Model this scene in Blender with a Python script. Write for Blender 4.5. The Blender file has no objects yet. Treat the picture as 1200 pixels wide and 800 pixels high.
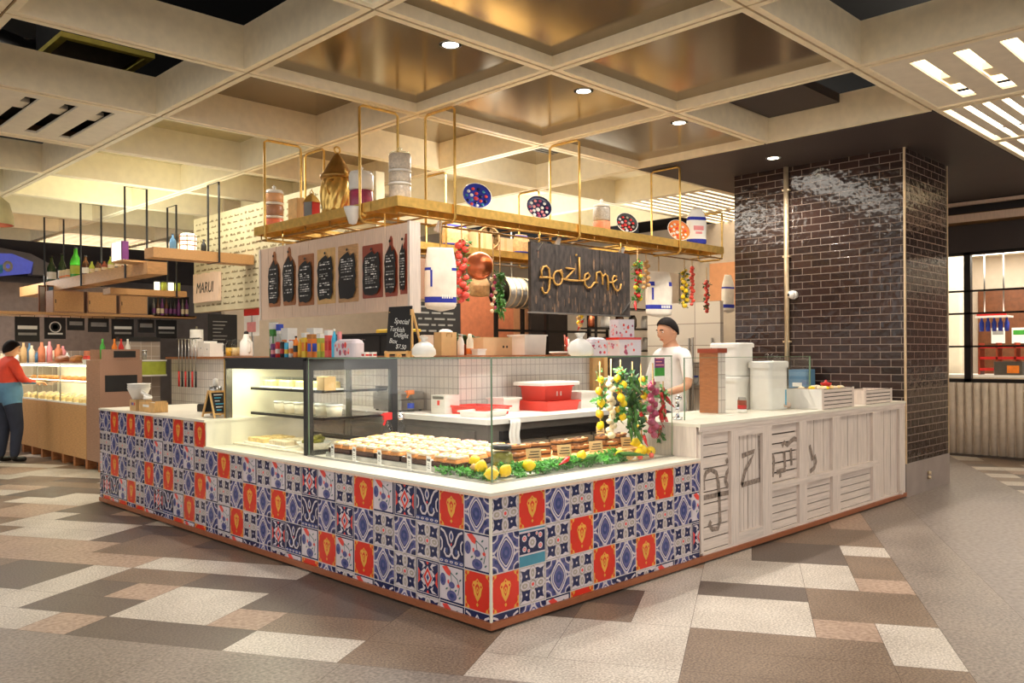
import bpy, math, random
from mathutils import Vector, Matrix
random.seed(7)
S = bpy.context.scene
COL = S.collection
PI = math.pi
R = math.radians

# ------------------------------------------------------------------ materials
def lin(c):
    f = lambda v: v / 12.92 if v <= 0.04045 else ((v + 0.055) / 1.055) ** 2.4
    return tuple(f(x / 255.0) for x in c[:3])

MATS = {}
def mat(name, col, rough=0.5, metal=0.0, var=0.12, scale=12.0, stretch=None, bump=0.0, emit=0.0, emitcol=None, spec=0.5, detail=3.0, trans=0.0):
    m = bpy.data.materials.new(name); m.use_nodes = True
    nt = m.node_tree; b = nt.nodes['Principled BSDF']
    c = lin(col)
    b.inputs['Roughness'].default_value = rough
    b.inputs['Metallic'].default_value = metal
    b.inputs['Specular IOR Level'].default_value = spec
    if trans: b.inputs['Transmission Weight'].default_value = trans
    tc = nt.nodes.new('ShaderNodeTexCoord'); mp = nt.nodes.new('ShaderNodeMapping')
    nt.links.new(tc.outputs['Object'], mp.inputs['Vector'])
    if stretch: mp.inputs['Scale'].default_value = stretch
    no = nt.nodes.new('ShaderNodeTexNoise'); no.inputs['Scale'].default_value = scale; no.inputs['Detail'].default_value = detail
    nt.links.new(mp.outputs['Vector'], no.inputs['Vector'])
    rp = nt.nodes.new('ShaderNodeValToRGB')
    rp.color_ramp.elements[0].position = 0.3; rp.color_ramp.elements[1].position = 0.7
    rp.color_ramp.elements[0].color = tuple(max(0, x * (1 - var)) for x in c) + (1,)
    rp.color_ramp.elements[1].color = tuple(min(1, x * (1 + var)) for x in c) + (1,)
    nt.links.new(no.outputs['Fac'], rp.inputs['Fac'])
    nt.links.new(rp.outputs['Color'], b.inputs['Base Color'])
    if bump:
        bp = nt.nodes.new('ShaderNodeBump'); bp.inputs['Strength'].default_value = bump; bp.inputs['Distance'].default_value = 0.01
        nt.links.new(no.outputs['Fac'], bp.inputs['Height']); nt.links.new(bp.outputs['Normal'], b.inputs['Normal'])
    if emit:
        b.inputs['Emission Color'].default_value = lin(emitcol or col) + (1,)
        b.inputs['Emission Strength'].default_value = emit
    MATS[name] = m
    return m

def brick_mat(name, col, col2, mortar, w, h, ms=0.004, rough=0.15, offset=0.5, bump=0.3, wav=0.0):
    m = bpy.data.materials.new(name); m.use_nodes = True
    nt = m.node_tree; b = nt.nodes['Principled BSDF']; L = nt.links.new
    tc = nt.nodes.new('ShaderNodeTexCoord'); sp = nt.nodes.new('ShaderNodeSeparateXYZ'); L(tc.outputs['Object'], sp.inputs[0])
    ad = nt.nodes.new('ShaderNodeMath'); ad.operation = 'ADD'; L(sp.outputs[0], ad.inputs[0]); L(sp.outputs[1], ad.inputs[1])
    cb = nt.nodes.new('ShaderNodeCombineXYZ'); L(ad.outputs[0], cb.inputs[0]); L(sp.outputs[2], cb.inputs[1])
    br = nt.nodes.new('ShaderNodeTexBrick'); L(cb.outputs[0], br.inputs['Vector'])
    br.offset = offset; br.inputs['Scale'].default_value = 1.0
    br.inputs['Color1'].default_value = lin(col) + (1,); br.inputs['Color2'].default_value = lin(col2) + (1,)
    br.inputs['Mortar'].default_value = lin(mortar) + (1,)
    br.inputs['Mortar Size'].default_value = ms; br.inputs['Mortar Smooth'].default_value = 0.1
    br.inputs['Brick Width'].default_value = w; br.inputs['Row Height'].default_value = h
    L(br.outputs['Color'], b.inputs['Base Color'])
    b.inputs['Roughness'].default_value = rough
    bp = nt.nodes.new('ShaderNodeBump'); bp.inputs['Strength'].default_value = bump; bp.inputs['Distance'].default_value = 0.004; bp.invert = True
    L(br.outputs['Fac'], bp.inputs['Height'])
    if wav:
        no = nt.nodes.new('ShaderNodeTexNoise'); no.inputs['Scale'].default_value = 14.0; no.inputs['Detail'].default_value = 1.0
        L(cb.outputs[0], no.inputs['Vector'])
        b2 = nt.nodes.new('ShaderNodeBump'); b2.inputs['Strength'].default_value = wav; b2.inputs['Distance'].default_value = 0.02
        L(no.outputs['Fac'], b2.inputs['Height']); L(b2.outputs['Normal'], bp.inputs['Normal'])
    L(bp.outputs['Normal'], b.inputs['Normal'])
    MATS[name] = m

def granite(name, col, col2, rough=0.35, scale=90.0):
    m = bpy.data.materials.new(name); m.use_nodes = True
    nt = m.node_tree; b = nt.nodes['Principled BSDF']; L = nt.links.new
    tc = nt.nodes.new('ShaderNodeTexCoord')
    n1 = nt.nodes.new('ShaderNodeTexNoise'); n1.inputs['Scale'].default_value = scale; n1.inputs['Detail'].default_value = 4
    n2 = nt.nodes.new('ShaderNodeTexNoise'); n2.inputs['Scale'].default_value = 2.2; n2.inputs['Detail'].default_value = 3
    L(tc.outputs['Object'], n1.inputs['Vector']); L(tc.outputs['Object'], n2.inputs['Vector'])
    mx = nt.nodes.new('ShaderNodeMath'); mx.operation = 'MULTIPLY_ADD'; mx.inputs[1].default_value = 0.35; L(n2.outputs['Fac'], mx.inputs[0]); L(n1.outputs['Fac'], mx.inputs[2])
    rp = nt.nodes.new('ShaderNodeValToRGB'); rp.color_ramp.elements[0].position = 0.52; rp.color_ramp.elements[1].position = 0.84
    rp.color_ramp.elements[0].color = lin(col) + (1,); rp.color_ramp.elements[1].color = lin(col2) + (1,)
    L(mx.outputs[0], rp.inputs['Fac']); L(rp.outputs['Color'], b.inputs['Base Color'])
    r2 = nt.nodes.new('ShaderNodeMapRange'); r2.inputs['To Min'].default_value = rough - 0.06; r2.inputs['To Max'].default_value = rough + 0.1
    L(n2.outputs['Fac'], r2.inputs['Value']); L(r2.outputs[0], b.inputs['Roughness'])
    b.inputs['Specular IOR Level'].default_value = 0.35
    MATS[name] = m

def glass(name, tint=(0.955, 0.985, 0.965), refl=0.55):
    m = bpy.data.materials.new(name); m.use_nodes = True
    nt = m.node_tree; L = nt.links.new
    for n in list(nt.nodes): nt.nodes.remove(n)
    o = nt.nodes.new('ShaderNodeOutputMaterial'); mx = nt.nodes.new('ShaderNodeMixShader')
    t = nt.nodes.new('ShaderNodeBsdfTransparent'); t.inputs[0].default_value = tint + (1,)
    g = nt.nodes.new('ShaderNodeBsdfGlossy'); g.inputs['Roughness'].default_value = 0.02
    ge = nt.nodes.new('ShaderNodeNewGeometry'); dt = nt.nodes.new('ShaderNodeVectorMath'); dt.operation = 'DOT_PRODUCT'
    L(ge.outputs['Incoming'], dt.inputs[0]); L(ge.outputs['Normal'], dt.inputs[1])
    def ma(op, a, b=None, c=None):
        n = nt.nodes.new('ShaderNodeMath'); n.operation = op
        for k, v in enumerate((a, b, c)):
            if v is None: continue
            if isinstance(v, (int, float)): n.inputs[k].default_value = v
            else: L(v, n.inputs[k])
        return n.outputs[0]
    sch = ma('MULTIPLY_ADD', ma('POWER', ma('SUBTRACT', 1.0, ma('ABSOLUTE', dt.outputs['Value'])), 5.0), 0.96, 0.04)   # Schlick reflectance, the same from both sides
    mu = nt.nodes.new('ShaderNodeMath'); mu.operation = 'MULTIPLY'; mu.inputs[1].default_value = refl
    L(sch, mu.inputs[0]); L(mu.outputs[0], mx.inputs[0]); L(t.outputs[0], mx.inputs[1]); L(g.outputs[0], mx.inputs[2]); L(mx.outputs[0], o.inputs[0])
    MATS[name] = m

glass('glass', (0.985, 0.994, 0.989), 0.7); glass('jar_glass', (0.93, 0.95, 0.92), 0.8); glass('plastic_clear', (0.9, 0.92, 0.93), 0.9)
mat('stone_cream', (226, 219, 202), 0.35, var=0.05, scale=5)
mat('plinth', (150, 86, 52), 0.4, var=0.15, scale=8, stretch=(3, 3, 30))
mat('white_wood', (216, 201, 189), 0.55, var=0.12, scale=5, stretch=(14, 14, 1), bump=0.05)
mat('white_wood_h', (216, 201, 189), 0.55, var=0.12, scale=5, stretch=(1, 14, 14), bump=0.05)
mat('gap_dark', (70, 58, 50), 0.8)
mat('charcoal_and_edge_shade', (138, 122, 110), 0.8, var=0.5, scale=45, detail=5)
mat('grout', (218, 208, 205), 0.7, var=0.05)
mat('t_red', (214, 44, 24), 0.28, var=0.06); mat('t_gold', (228, 166, 66), 0.3); mat('t_navy', (25, 33, 76), 0.25); mat('t_lav', (88, 88, 138), 0.25, var=0.2, scale=60)
mat('t_white', (212, 200, 205), 0.25, var=0.04); mat('t_taupe', (160, 150, 136), 0.3, var=0.25, scale=60); mat('t_teal', (62, 134, 156), 0.25); mat('t_blue', (52, 66, 118), 0.25, var=0.2, scale=50); mat('t_coral', (226, 70, 60), 0.3); mat('t_green', (50, 96, 92), 0.3)
mat('brass', (226, 186, 104), 0.3, metal=0.75, var=0.15, scale=20)
mat('brass_dark', (170, 130, 70), 0.35, metal=0.8, var=0.2, scale=20)
mat('bronze_panel', (150, 134, 108), 0.17, metal=0.8, var=0.06, scale=2.5)
mat('beam_cream', (248, 232, 198), 0.5, var=0.05, scale=14, stretch=(1, 1, 1))
mat('beam_groove', (120, 84, 40), 0.6)
mat('coffer_cream', (248, 240, 214), 0.6, var=0.04)
mat('coffer_olive', (196, 184, 140), 0.35, metal=0.2, var=0.06)
mat('void_black', (14, 12, 12), 0.9, var=0.3)
mat('soffit_dark', (62, 52, 50), 0.6, var=0.06, scale=3)
mat('slat_white', (238, 228, 208), 0.55, var=0.04)
brick_mat('black_brick', (40, 29, 26), (56, 39, 34), (128, 112, 102), 0.2, 0.0735, 0.0038, 0.14, 0.5, 0.35, 0.25)
brick_mat('mosaic_white', (226, 218, 208), (218, 210, 202), (170, 160, 152), 0.062, 0.1, 0.003, 0.2, 0.0, 0.2)
brick_mat('mosaic_taupe', (176, 160, 146), (168, 152, 140), (205, 192, 180), 0.14, 0.14, 0.004, 0.25, 0.0, 0.2)
brick_mat('terrazzo_tile', (214, 204, 190), (206, 196, 184), (150, 135, 125), 0.5, 0.3, 0.006, 0.3, 0.0, 0.2)
granite('fl_light', (158, 146, 133), (222, 211, 198)); granite('fl_mid', (98, 80, 66), (152, 130, 110)); granite('fl_dark', (80, 68, 60), (116, 102, 92)); granite('fl_pink', (150, 124, 106), (186, 160, 140), scale=40); granite('fl_grey', (112, 100, 92), (158, 144, 132), scale=60); granite('fl_slate', (118, 106, 98), (146, 134, 126), scale=30)
mat('fl_joint', (92, 78, 68), 0.7)
mat('concrete', (150, 136, 128), 0.5, var=0.12, scale=4)
mat('oak', (196, 148, 98), 0.45, var=0.18, scale=6, stretch=(2, 2, 22), bump=0.03)
mat('oak_h', (190, 142, 92), 0.45, var=0.18, scale=6, stretch=(14, 2, 22))
mat('oak_y', (160, 122, 100), 0.45, var=0.18, scale=6, stretch=(22, 2, 22))
mat('pine', (222, 176, 112), 0.5, var=0.14, scale=8, stretch=(12, 2, 2))
mat('wood_dark', (112, 66, 38), 0.45, var=0.2, scale=8, stretch=(8, 2, 2))
mat('wood_mid', (166, 104, 60), 0.45, var=0.2, scale=8, stretch=(2, 2, 10))
mat('wood_red', (150, 62, 34), 0.4, var=0.15, scale=8)
mat('wood_pale', (226, 196, 172), 0.5, var=0.1, scale=10, stretch=(2, 12, 1))
mat('black', (24, 22, 22), 0.4, var=0.2); mat('black_matte', (34, 31, 30), 0.8, var=0.15); mat('black_metal', (44, 40, 38), 0.4, metal=0.6)
mat('chalkboard', (44, 42, 42), 0.85, var=0.2, scale=4); mat('chalk', (236, 234, 228), 0.9, var=0.05); mat('chalk_grey', (150, 148, 144), 0.9)
mat('steel', (176, 174, 170), 0.3, metal=1.0, var=0.08); mat('steel_dark', (112, 108, 102), 0.35, metal=0.9); mat('chrome', (220, 222, 226), 0.1, metal=1.0)
mat('white_plastic', (238, 234, 226), 0.4, var=0.03); mat('white_paper', (242, 238, 230), 0.7, var=0.03); mat('cream_plastic', (236, 224, 200), 0.4, var=0.04)
mat('kraft', (208, 170, 118), 0.7, var=0.06); mat('cardboard', (222, 184, 140), 0.75, var=0.05)
mat('red', (206, 36, 32), 0.4); mat('red_tray', (232, 72, 58), 0.35, var=0.05); mat('orange', (240, 130, 36), 0.4); mat('yellow', (246, 204, 52), 0.4); mat('blue', (44, 72, 190), 0.4); mat('green', (60, 150, 50), 0.4); mat('pink', (236, 150, 150), 0.5); mat('purple', (112, 48, 110), 0.4); mat('teal', (60, 170, 190), 0.4); mat('cyan', (70, 180, 220), 0.4); mat('lime', (180, 190, 70), 0.5)
mat('lemon', (250, 208, 20), 0.4, var=0.1, scale=40, bump=0.1); mat('lemon_d', (240, 180, 30), 0.4, var=0.12, scale=40, bump=0.1)
mat('leaf', (66, 130, 44), 0.5, var=0.35, scale=30); mat('leaf_d', (40, 84, 36), 0.5, var=0.35, scale=30); mat('parsley', (74, 156, 40), 0.6, var=0.4, scale=40)
mat('jar_peach', (232, 178, 128), 0.3); mat('jar_brown', (178, 132, 104), 0.3); mat('jar_coral', (232, 128, 98), 0.3); mat('jar_lace', (208, 192, 172), 0.3, var=0.2, scale=60)
mat('chili', (200, 28, 30), 0.25, var=0.15); mat('chili_green', (70, 116, 48), 0.3, var=0.25); mat('onion', (168, 62, 96), 0.3, var=0.25, scale=20); mat('garlic', (226, 206, 168), 0.6, var=0.15, scale=20); mat('tomato', (232, 84, 70), 0.3, var=0.12); mat('potato', (206, 160, 100), 0.7, var=0.2, scale=20); mat('rope', (190, 150, 96), 0.8, var=0.2, scale=60)
mat('crust', (150, 96, 48), 0.7, var=0.4, scale=16, bump=0.3)
mat('prep_grey', (122, 114, 106), 0.35, metal=0.2, var=0.08)
mat('bread', (196, 130, 66), 0.7, var=0.25, scale=18, bump=0.2); mat('bread_dark', (70, 38, 22), 0.6, var=0.35, scale=20); mat('cream', (224, 204, 172), 0.6, var=0.1, scale=12); mat('pastry', (240, 204, 140), 0.6, var=0.2, scale=30); mat('filling', (232, 150, 110), 0.6, var=0.35, scale=30); mat('pickle', (140, 132, 52), 0.35, var=0.4, scale=22)
mat('sack', (232, 222, 206), 0.85, var=0.07, scale=14, bump=0.15); mat('sack_tan', (196, 160, 112), 0.9, var=0.2, scale=40, bump=0.2); mat('sack_blue', (40, 52, 160), 0.8, var=0.12, scale=40)
mat('skin', (214, 158, 124), 0.5, var=0.06); mat('skin_l', (234, 176, 130), 0.5, var=0.05); mat('hair', (26, 19, 17), 0.75, var=0.4, scale=90, spec=0.2); mat('shirt_white', (240, 236, 230), 0.8, var=0.04); mat('shirt_red', (214, 66, 42), 0.75, var=0.1); mat('jacket_blue', (86, 128, 160), 0.75, var=0.15, scale=8); mat('trousers', (34, 38, 56), 0.8, var=0.12)
mat('copper', (206, 120, 84), 0.3, metal=0.9); mat('terracotta', (206, 122, 84), 0.6)
mat('aluminium', (220, 196, 160), 0.35, metal=0.6)
mat('light_white', (255, 246, 226), 0.5, emit=9.0, emitcol=(255, 244, 222)); mat('louvre_glow', (255, 246, 230), 0.5, emit=5.0, emitcol=(255, 244, 226)); mat('slot_glow', (255, 236, 200), 0.5, emit=2.6, emitcol=(255, 234, 196)); mat('tube_glow', (255, 255, 225), 0.5, emit=5.0, emitcol=(252, 255, 215)); mat('sign_blue', (92, 96, 172), 0.4, emit=0.5, emitcol=(84, 92, 190)); mat('sign_glow', (250, 245, 215), 0.4, emit=1.6, emitcol=(252, 246, 216)); mat('screen', (60, 120, 130), 0.3, emit=0.4)
mat('cloth_tan', (200, 186, 130), 0.7)
mat('plaster', (205, 190, 172), 0.8, var=0.04); mat('plaster_orange', (232, 166, 118), 0.8, var=0.05); mat('plaster_dark', (56, 46, 42), 0.7, var=0.1)
mat('stone_text', (196, 184, 152), 0.8, var=0.08, scale=6); mat('stone_ink', (134, 120, 92), 0.9)
mat('flute', (206, 188, 168), 0.6, var=0.08)

# ------------------------------------------------------------------ mesh builder
class MB:
    def __init__(s):
        s.v = []; s.f = []; s.mi = []; s.mats = []; s.M = Matrix.Identity(4); s.sm = []
    def m(s, name):
        if name not in s.mats: s.mats.append(name)
        return s.mats.index(name)
    def add(s, vs, fs, mt, smooth=False):
        k = len(s.v); i = s.m(mt); M = s.M
        s.v += [tuple(M @ Vector(p)) for p in vs]
        for f in fs: s.f.append(tuple(k + a for a in f)); s.mi.append(i); s.sm.append(smooth)
        return s
    def at(s, loc=(0, 0, 0), rot=(0, 0, 0), sc=(1, 1, 1)):
        from mathutils import Euler
        s.M = Matrix.Translation(loc) @ Euler(rot).to_matrix().to_4x4() @ Matrix.Diagonal(tuple(sc) + (1,)); return s
    def box(s, x0, y0, z0, x1, y1, z1, mt):
        vs = [(x, y, z) for x in (x0, x1) for y in (y0, y1) for z in (z0, z1)]
        return s.add(vs, [(0, 1, 3, 2), (4, 6, 7, 5), (0, 4, 5, 1), (2, 3, 7, 6), (0, 2, 6, 4), (1, 5, 7, 3)], mt)
    def rbox(s, x0, y0, z0, x1, y1, z1, mt, r=0.01, n=3, top=0.0):
        # box with rounded vertical edges; top > 0 eases the top edge too
        P = []
        for cx, cy, a0 in ((x1 - r, y1 - r, 0), (x0 + r, y1 - r, 90), (x0 + r, y0 + r, 180), (x1 - r, y0 + r, 270)):
            for k in range(n + 1):
                a = R(a0 + 90 * k / n); P.append((cx + r * math.cos(a), cy + r * math.sin(a)))
        N = len(P); cx, cy = (x0 + x1) / 2, (y0 + y1) / 2
        rings = [(0.0, z0), (0.0, z1 - top)] + ([(top * 0.35, z1 - top * 0.35), (top, z1)] if top else [])
        vs = []
        for ins, z in rings:
            kx = 1 - ins / max(1e-6, (x1 - x0) / 2); ky = 1 - ins / max(1e-6, (y1 - y0) / 2)
            vs += [(cx + (p[0] - cx) * kx, cy + (p[1] - cy) * ky, z) for p in P]
        fs = [tuple(range(N - 1, -1, -1)), tuple(range((len(rings) - 1) * N, len(rings) * N))]
        for j in range(len(rings) - 1):
            for i in range(N): fs.append((j * N + i, j * N + (i + 1) % N, (j + 1) * N + (i + 1) % N, (j + 1) * N + i))
        return s.add(vs, fs, mt)
    def lathe(s, prof, mt, c=(0, 0, 0), n=16, smooth=True, sx=1, sy=1, cap=True):
        vs = []; fs = []; m = len(prof)
        for r, z in prof:
            for k in range(n):
                a = 2 * PI * k / n; vs.append((c[0] + r * sx * math.cos(a), c[1] + r * sy * math.sin(a), c[2] + z))
        for j in range(m - 1):
            for k in range(n): fs.append((j * n + k, j * n + (k + 1) % n, (j + 1) * n + (k + 1) % n, (j + 1) * n + k))
        if cap and prof[0][0] > 1e-5: fs.append(tuple(range(n - 1, -1, -1)))
        if cap and prof[-1][0] > 1e-5: fs.append(tuple((m - 1) * n + k for k in range(n)))
        return s.add(vs, fs, mt, smooth)
    def ball(s, c, r, mt, n=12, m=8, sc=(1, 1, 1), wob=0.0):
        vs = []; fs = []
        for j in range(1, m):
            t = PI * j / m
            for k in range(n):
                a = 2 * PI * k / n; w = 1 + wob * math.sin(3 * a + 2 * t + c[0] * 50) if wob else 1
                vs.append((c[0] + r * sc[0] * w * math.sin(t) * math.cos(a), c[1] + r * sc[1] * w * math.sin(t) * math.sin(a), c[2] + r * sc[2] * w * math.cos(t)))
        a0 = len(vs); vs += [(c[0], c[1], c[2] + r * sc[2]), (c[0], c[1], c[2] - r * sc[2])]
        for j in range(m - 2):
            for k in range(n): fs.append((j * n + k, (j + 1) * n + k, (j + 1) * n + (k + 1) % n, j * n + (k + 1) % n))
        for k in range(n):
            fs.append((a0, k, (k + 1) % n)); fs.append((a0 + 1, (m - 2) * n + (k + 1) % n, (m - 2) * n + k))
        return s.add(vs, fs, mt, True)
    def tube(s, pts, r, mt, n=8, closed=False, smooth=True):
        pts = [Vector(p) for p in pts]; N = len(pts); rs = r if isinstance(r, (list, tuple)) else [r] * N
        vs = []; fs = []; up = None
        for i, p in enumerate(pts):
            a = pts[(i - 1) % N] if (i or closed) else p; b = pts[(i + 1) % N] if (i < N - 1 or closed) else p
            d = (b - a).normalized()
            if up is None:
                up = Vector((0, 0, 1)) if abs(d.z) < 0.9 else Vector((1, 0, 0))
            sd = d.cross(up)
            if sd.length < 1e-5: sd = d.orthogonal()
            sd.normalize(); up = sd.cross(d).normalized()
            for k in range(n):
                t = 2 * PI * k / n; vs.append(tuple(p + rs[i] * (math.cos(t) * sd + math.sin(t) * up)))
        for i in range(N if closed else N - 1):
            j = (i + 1) % N
            for k in range(n): fs.append((i * n + k, i * n + (k + 1) % n, j * n + (k + 1) % n, j * n + k))
        if not closed: fs += [tuple(range(n - 1, -1, -1)), tuple((N - 1) * n + k for k in range(n))]
        return s.add(vs, fs, mt, smooth)
    def cyl(s, p0, p1, r, mt, n=12): return s.tube([p0, p1], r, mt, n)
    def bar(s, p0, p1, w, h, mt):
        # square-section bar from p0 to p1
        p0, p1 = Vector(p0), Vector(p1); d = (p1 - p0).normalized()
        up = Vector((0, 0, 1)) if abs(d.z) < 0.95 else Vector((0, 1, 0))
        sd = d.cross(up).normalized(); up = sd.cross(d)
        vs = [tuple(p + sd * a * w / 2 + up * b * h / 2) for p in (p0, p1) for a, b in ((-1, -1), (1, -1), (1, 1), (-1, 1))]
        return s.add(vs, [(3, 2, 1, 0), (4, 5, 6, 7), (0, 1, 5, 4), (1, 2, 6, 5), (2, 3, 7, 6), (3, 0, 4, 7)], mt)
    def prism(s, poly, o, u, v, t, mt, smooth=False):
        # 2-D outline (in the frame o,u,v) thickened by t along u x v
        o, u, v = Vector(o), Vector(u), Vector(v); n = u.cross(v).normalized(); N = len(poly)
        vs = [tuple(o + u * a + v * b) for a, b in poly] + [tuple(o + u * a + v * b + n * t) for a, b in poly]
        fs = [tuple(range(N - 1, -1, -1)), tuple(range(N, 2 * N))] + [(i, (i + 1) % N, N + (i + 1) % N, N + i) for i in range(N)]
        return s.add(vs, fs, mt, smooth)
    def build(s, name, parent=None, loc=None, rot=None, label=None, cat=None, group=None, kind=None):
        me = bpy.data.meshes.new(name); me.from_pydata(s.v, [], s.f)
        for m in s.mats: me.materials.append(MATS[m])
        me.polygons.foreach_set('material_index', s.mi); me.polygons.foreach_set('use_smooth', s.sm); me.update()
        o = bpy.data.objects.new(name, me); COL.objects.link(o)
        if parent: o.parent = parent
        if loc is not None: o.location = loc
        if rot is not None: o.rotation_euler = rot
        tag(o, label, cat, group, kind)
        return o

def tag(o, label=None, cat=None, group=None, kind=None):
    if label: o['label'] = label
    if cat: o['category'] = cat
    if group: o['group'] = group
    if kind: o['kind'] = kind
    return o
def T(name, label, cat, loc=(0, 0, 0), rz=0.0, group=None):
    o = bpy.data.objects.new(name, None); COL.objects.link(o); o.empty_display_size = 0.1
    o.location = loc; o.rotation_euler = (0, 0, rz)
    return tag(o, label, cat, group)
KIDS = lambda o: [c for c in COL.objects if c.parent is o]
def dup(o, loc=None, rz=None, label=None, group=None, parent=None, sc=None):
    c = o.copy(); COL.objects.link(c)
    if parent: c.parent = parent
    for k in KIDS(o): dup(k, parent=c)
    if loc is not None: c.location = loc
    if rz is not None: c.rotation_euler = (0, 0, rz) if not isinstance(rz, tuple) else rz
    if sc is not None: c.scale = (sc, sc, sc) if not isinstance(sc, tuple) else sc
    if label: c['label'] = label
    if group: c['group'] = group
    return c
def struct(mb, name): return mb.build(name, kind='structure')
def text(body, size, mt, parent, loc, rot, name='lettering', ext=0.0006, shear=0.0, align='LEFT', sx=1.0):
    cu = bpy.data.curves.new(name, 'FONT'); cu.body = body; cu.size = size; cu.extrude = ext; cu.shear = shear; cu.align_x = align
    tmp = bpy.data.objects.new(name, cu); COL.objects.link(tmp); bpy.context.view_layer.update()
    me = bpy.data.meshes.new_from_object(tmp.evaluated_get(bpy.context.evaluated_depsgraph_get()))
    bpy.data.objects.remove(tmp); me.materials.clear(); me.materials.append(MATS[mt]); o = bpy.data.objects.new(name, me); COL.objects.link(o)
    o.parent = parent; o.location = loc; o.rotation_euler = rot; o.scale = (sx, 1, 1)
    return o
FX = (PI / 2, 0, -PI / 2)   # text that reads on a face looking towards -X
FY = (PI / 2, 0, 0)         # text that reads on a face looking towards -Y

# ------------------------------------------------------------------ camera
cd = bpy.data.cameras.new('camera'); cam = bpy.data.objects.new('camera', cd); COL.objects.link(cam)
cd.sensor_width = 36.0; cd.lens = 987.97 / 1200 * 36.0; cd.shift_y = 14.74 / 1200; cd.clip_end = 200
yaw, roll = 0.7888, 0.0063
cam.location = (-2.9043, -3.0838, 1.397)
cam.rotation_euler = (Matrix.Rotation(yaw - PI / 2, 3, 'Z') @ Matrix.Rotation(PI / 2, 3, 'X') @ Matrix.Rotation(-roll, 3, 'Z')).to_euler()
S.camera = cam
S.view_settings.view_transform = 'Standard'; S.view_settings.look = 'None'; S.view_settings.gamma = 1.0; S.view_settings.use_curve_mapping = False
S.view_settings.exposure = 0.12
w = bpy.data.worlds.new('world'); S.world = w; w.use_nodes = True
w.node_tree.nodes['Background'].inputs[0].default_value = (1.0, 0.96, 0.91, 1); w.node_tree.nodes['Background'].inputs[1].default_value = 1.62
# a pixel of the 1200x800 photograph, taken on a known plane of the room
_C = Vector((-2.9043, -3.0838, 1.397)); _d = Vector((math.cos(yaw), math.sin(yaw), 0)); _r = Vector((math.sin(yaw), -math.cos(yaw), 0))
def W(px, py, X=None, Y=None, Z=None, D=None):
    a, b = px - 600, 414.74 - py; c, s = math.cos(roll), math.sin(roll)
    v = _d + _r * ((c * a + s * b) / 987.97) + Vector((0, 0, 1)) * ((-s * a + c * b) / 987.97)
    t = (X - _C.x) / v.x if X is not None else (Y - _C.y) / v.y if Y is not None else (Z - _C.z) / v.z if Z is not None else D
    return _C + v * t

# ------------------------------------------------------------------ floor (tile grid turned 29.4 degrees to the stall)
TH = R(29.4)
fl = MB(); fl.at(rot=(0, 0, TH))
A0, B0, U = 0.03, -2.17, 0.303
occ = {}
def ftile(i, j, ni, nj, mt):
    g = 0.0012
    a, b = A0 + i * U, B0 + j * U
    fl.add([(a + g, b + g, 0), (a + ni * U - g, b + g, 0), (a + ni * U - g, b + nj * U - g, 0), (a + g, b + nj * U - g, 0)], [(0, 1, 2, 3)], mt)
    for x in range(i, i + ni):
        for y in range(j, j + nj): occ[(x, y)] = 1
expl = [(-1, 4, 2, 2, 'fl_light'), (1, 2, 2, 2, 'fl_light'), (1, 1, 1, 1, 'fl_pink'), (0, 0, 2, 1, 'fl_light'), (4, 1, 2, 1, 'fl_light'), (4, 0, 1, 1, 'fl_pink'),
        (-1, 1, 1, 3, 'fl_mid'), (0, 1, 1, 3, 'fl_mid'), (2, 0, 2, 2, 'fl_mid'), (3, 2, 1, 2, 'fl_dark'), (4, 2, 2, 2, 'fl_light'), (5, 0, 2, 1, 'fl_mid'), (6, 1, 2, 2, 'fl_dark'), (7, 0, 1, 1, 'fl_light'),
        (-1, 12, 2, 2, 'fl_light'), (-2, 9, 1, 2, 'fl_light'), (0, 16, 2, 1, 'fl_light'), (2, 15, 1, 1, 'fl_light'), (0, 14, 1, 1, 'fl_pink'), (1, 14, 1, 2, 'fl_mid'), (1, 12, 1, 2, 'fl_dark'), (-1, 11, 1, 1, 'fl_pink'), (2, 12, 1, 3, 'fl_light'), (3, 13, 1, 3, 'fl_mid'),
        (0, 11, 2, 1, 'fl_dark'), (0, 9, 2, 2, 'fl_dark'), (-2, 7, 1, 2, 'fl_mid'), (-1, 7, 2, 2, 'fl_mid'), (-1, 9, 1, 2, 'fl_mid')]
for e in expl: ftile(*e)
rng = random.Random(21)
for j in range(0, 52):
    for i in range(-2, 44):
        if (i, j) in occ: continue
        a, b = A0 + i * U, B0 + j * U
        ni, nj = rng.choice(((2, 2), (2, 1), (1, 2), (1, 1), (2, 2), (1, 3)))
        while any((x, y) in occ or x > 43 or y > 51 for x in range(i, i + ni) for y in range(j, j + nj)):
            if ni > 1: ni -= 1
            elif nj > 1: nj -= 1
        ftile(i, j, ni, nj, rng.choice(('fl_light', 'fl_light', 'fl_mid', 'fl_mid', 'fl_dark', 'fl_dark', 'fl_pink')))
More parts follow.
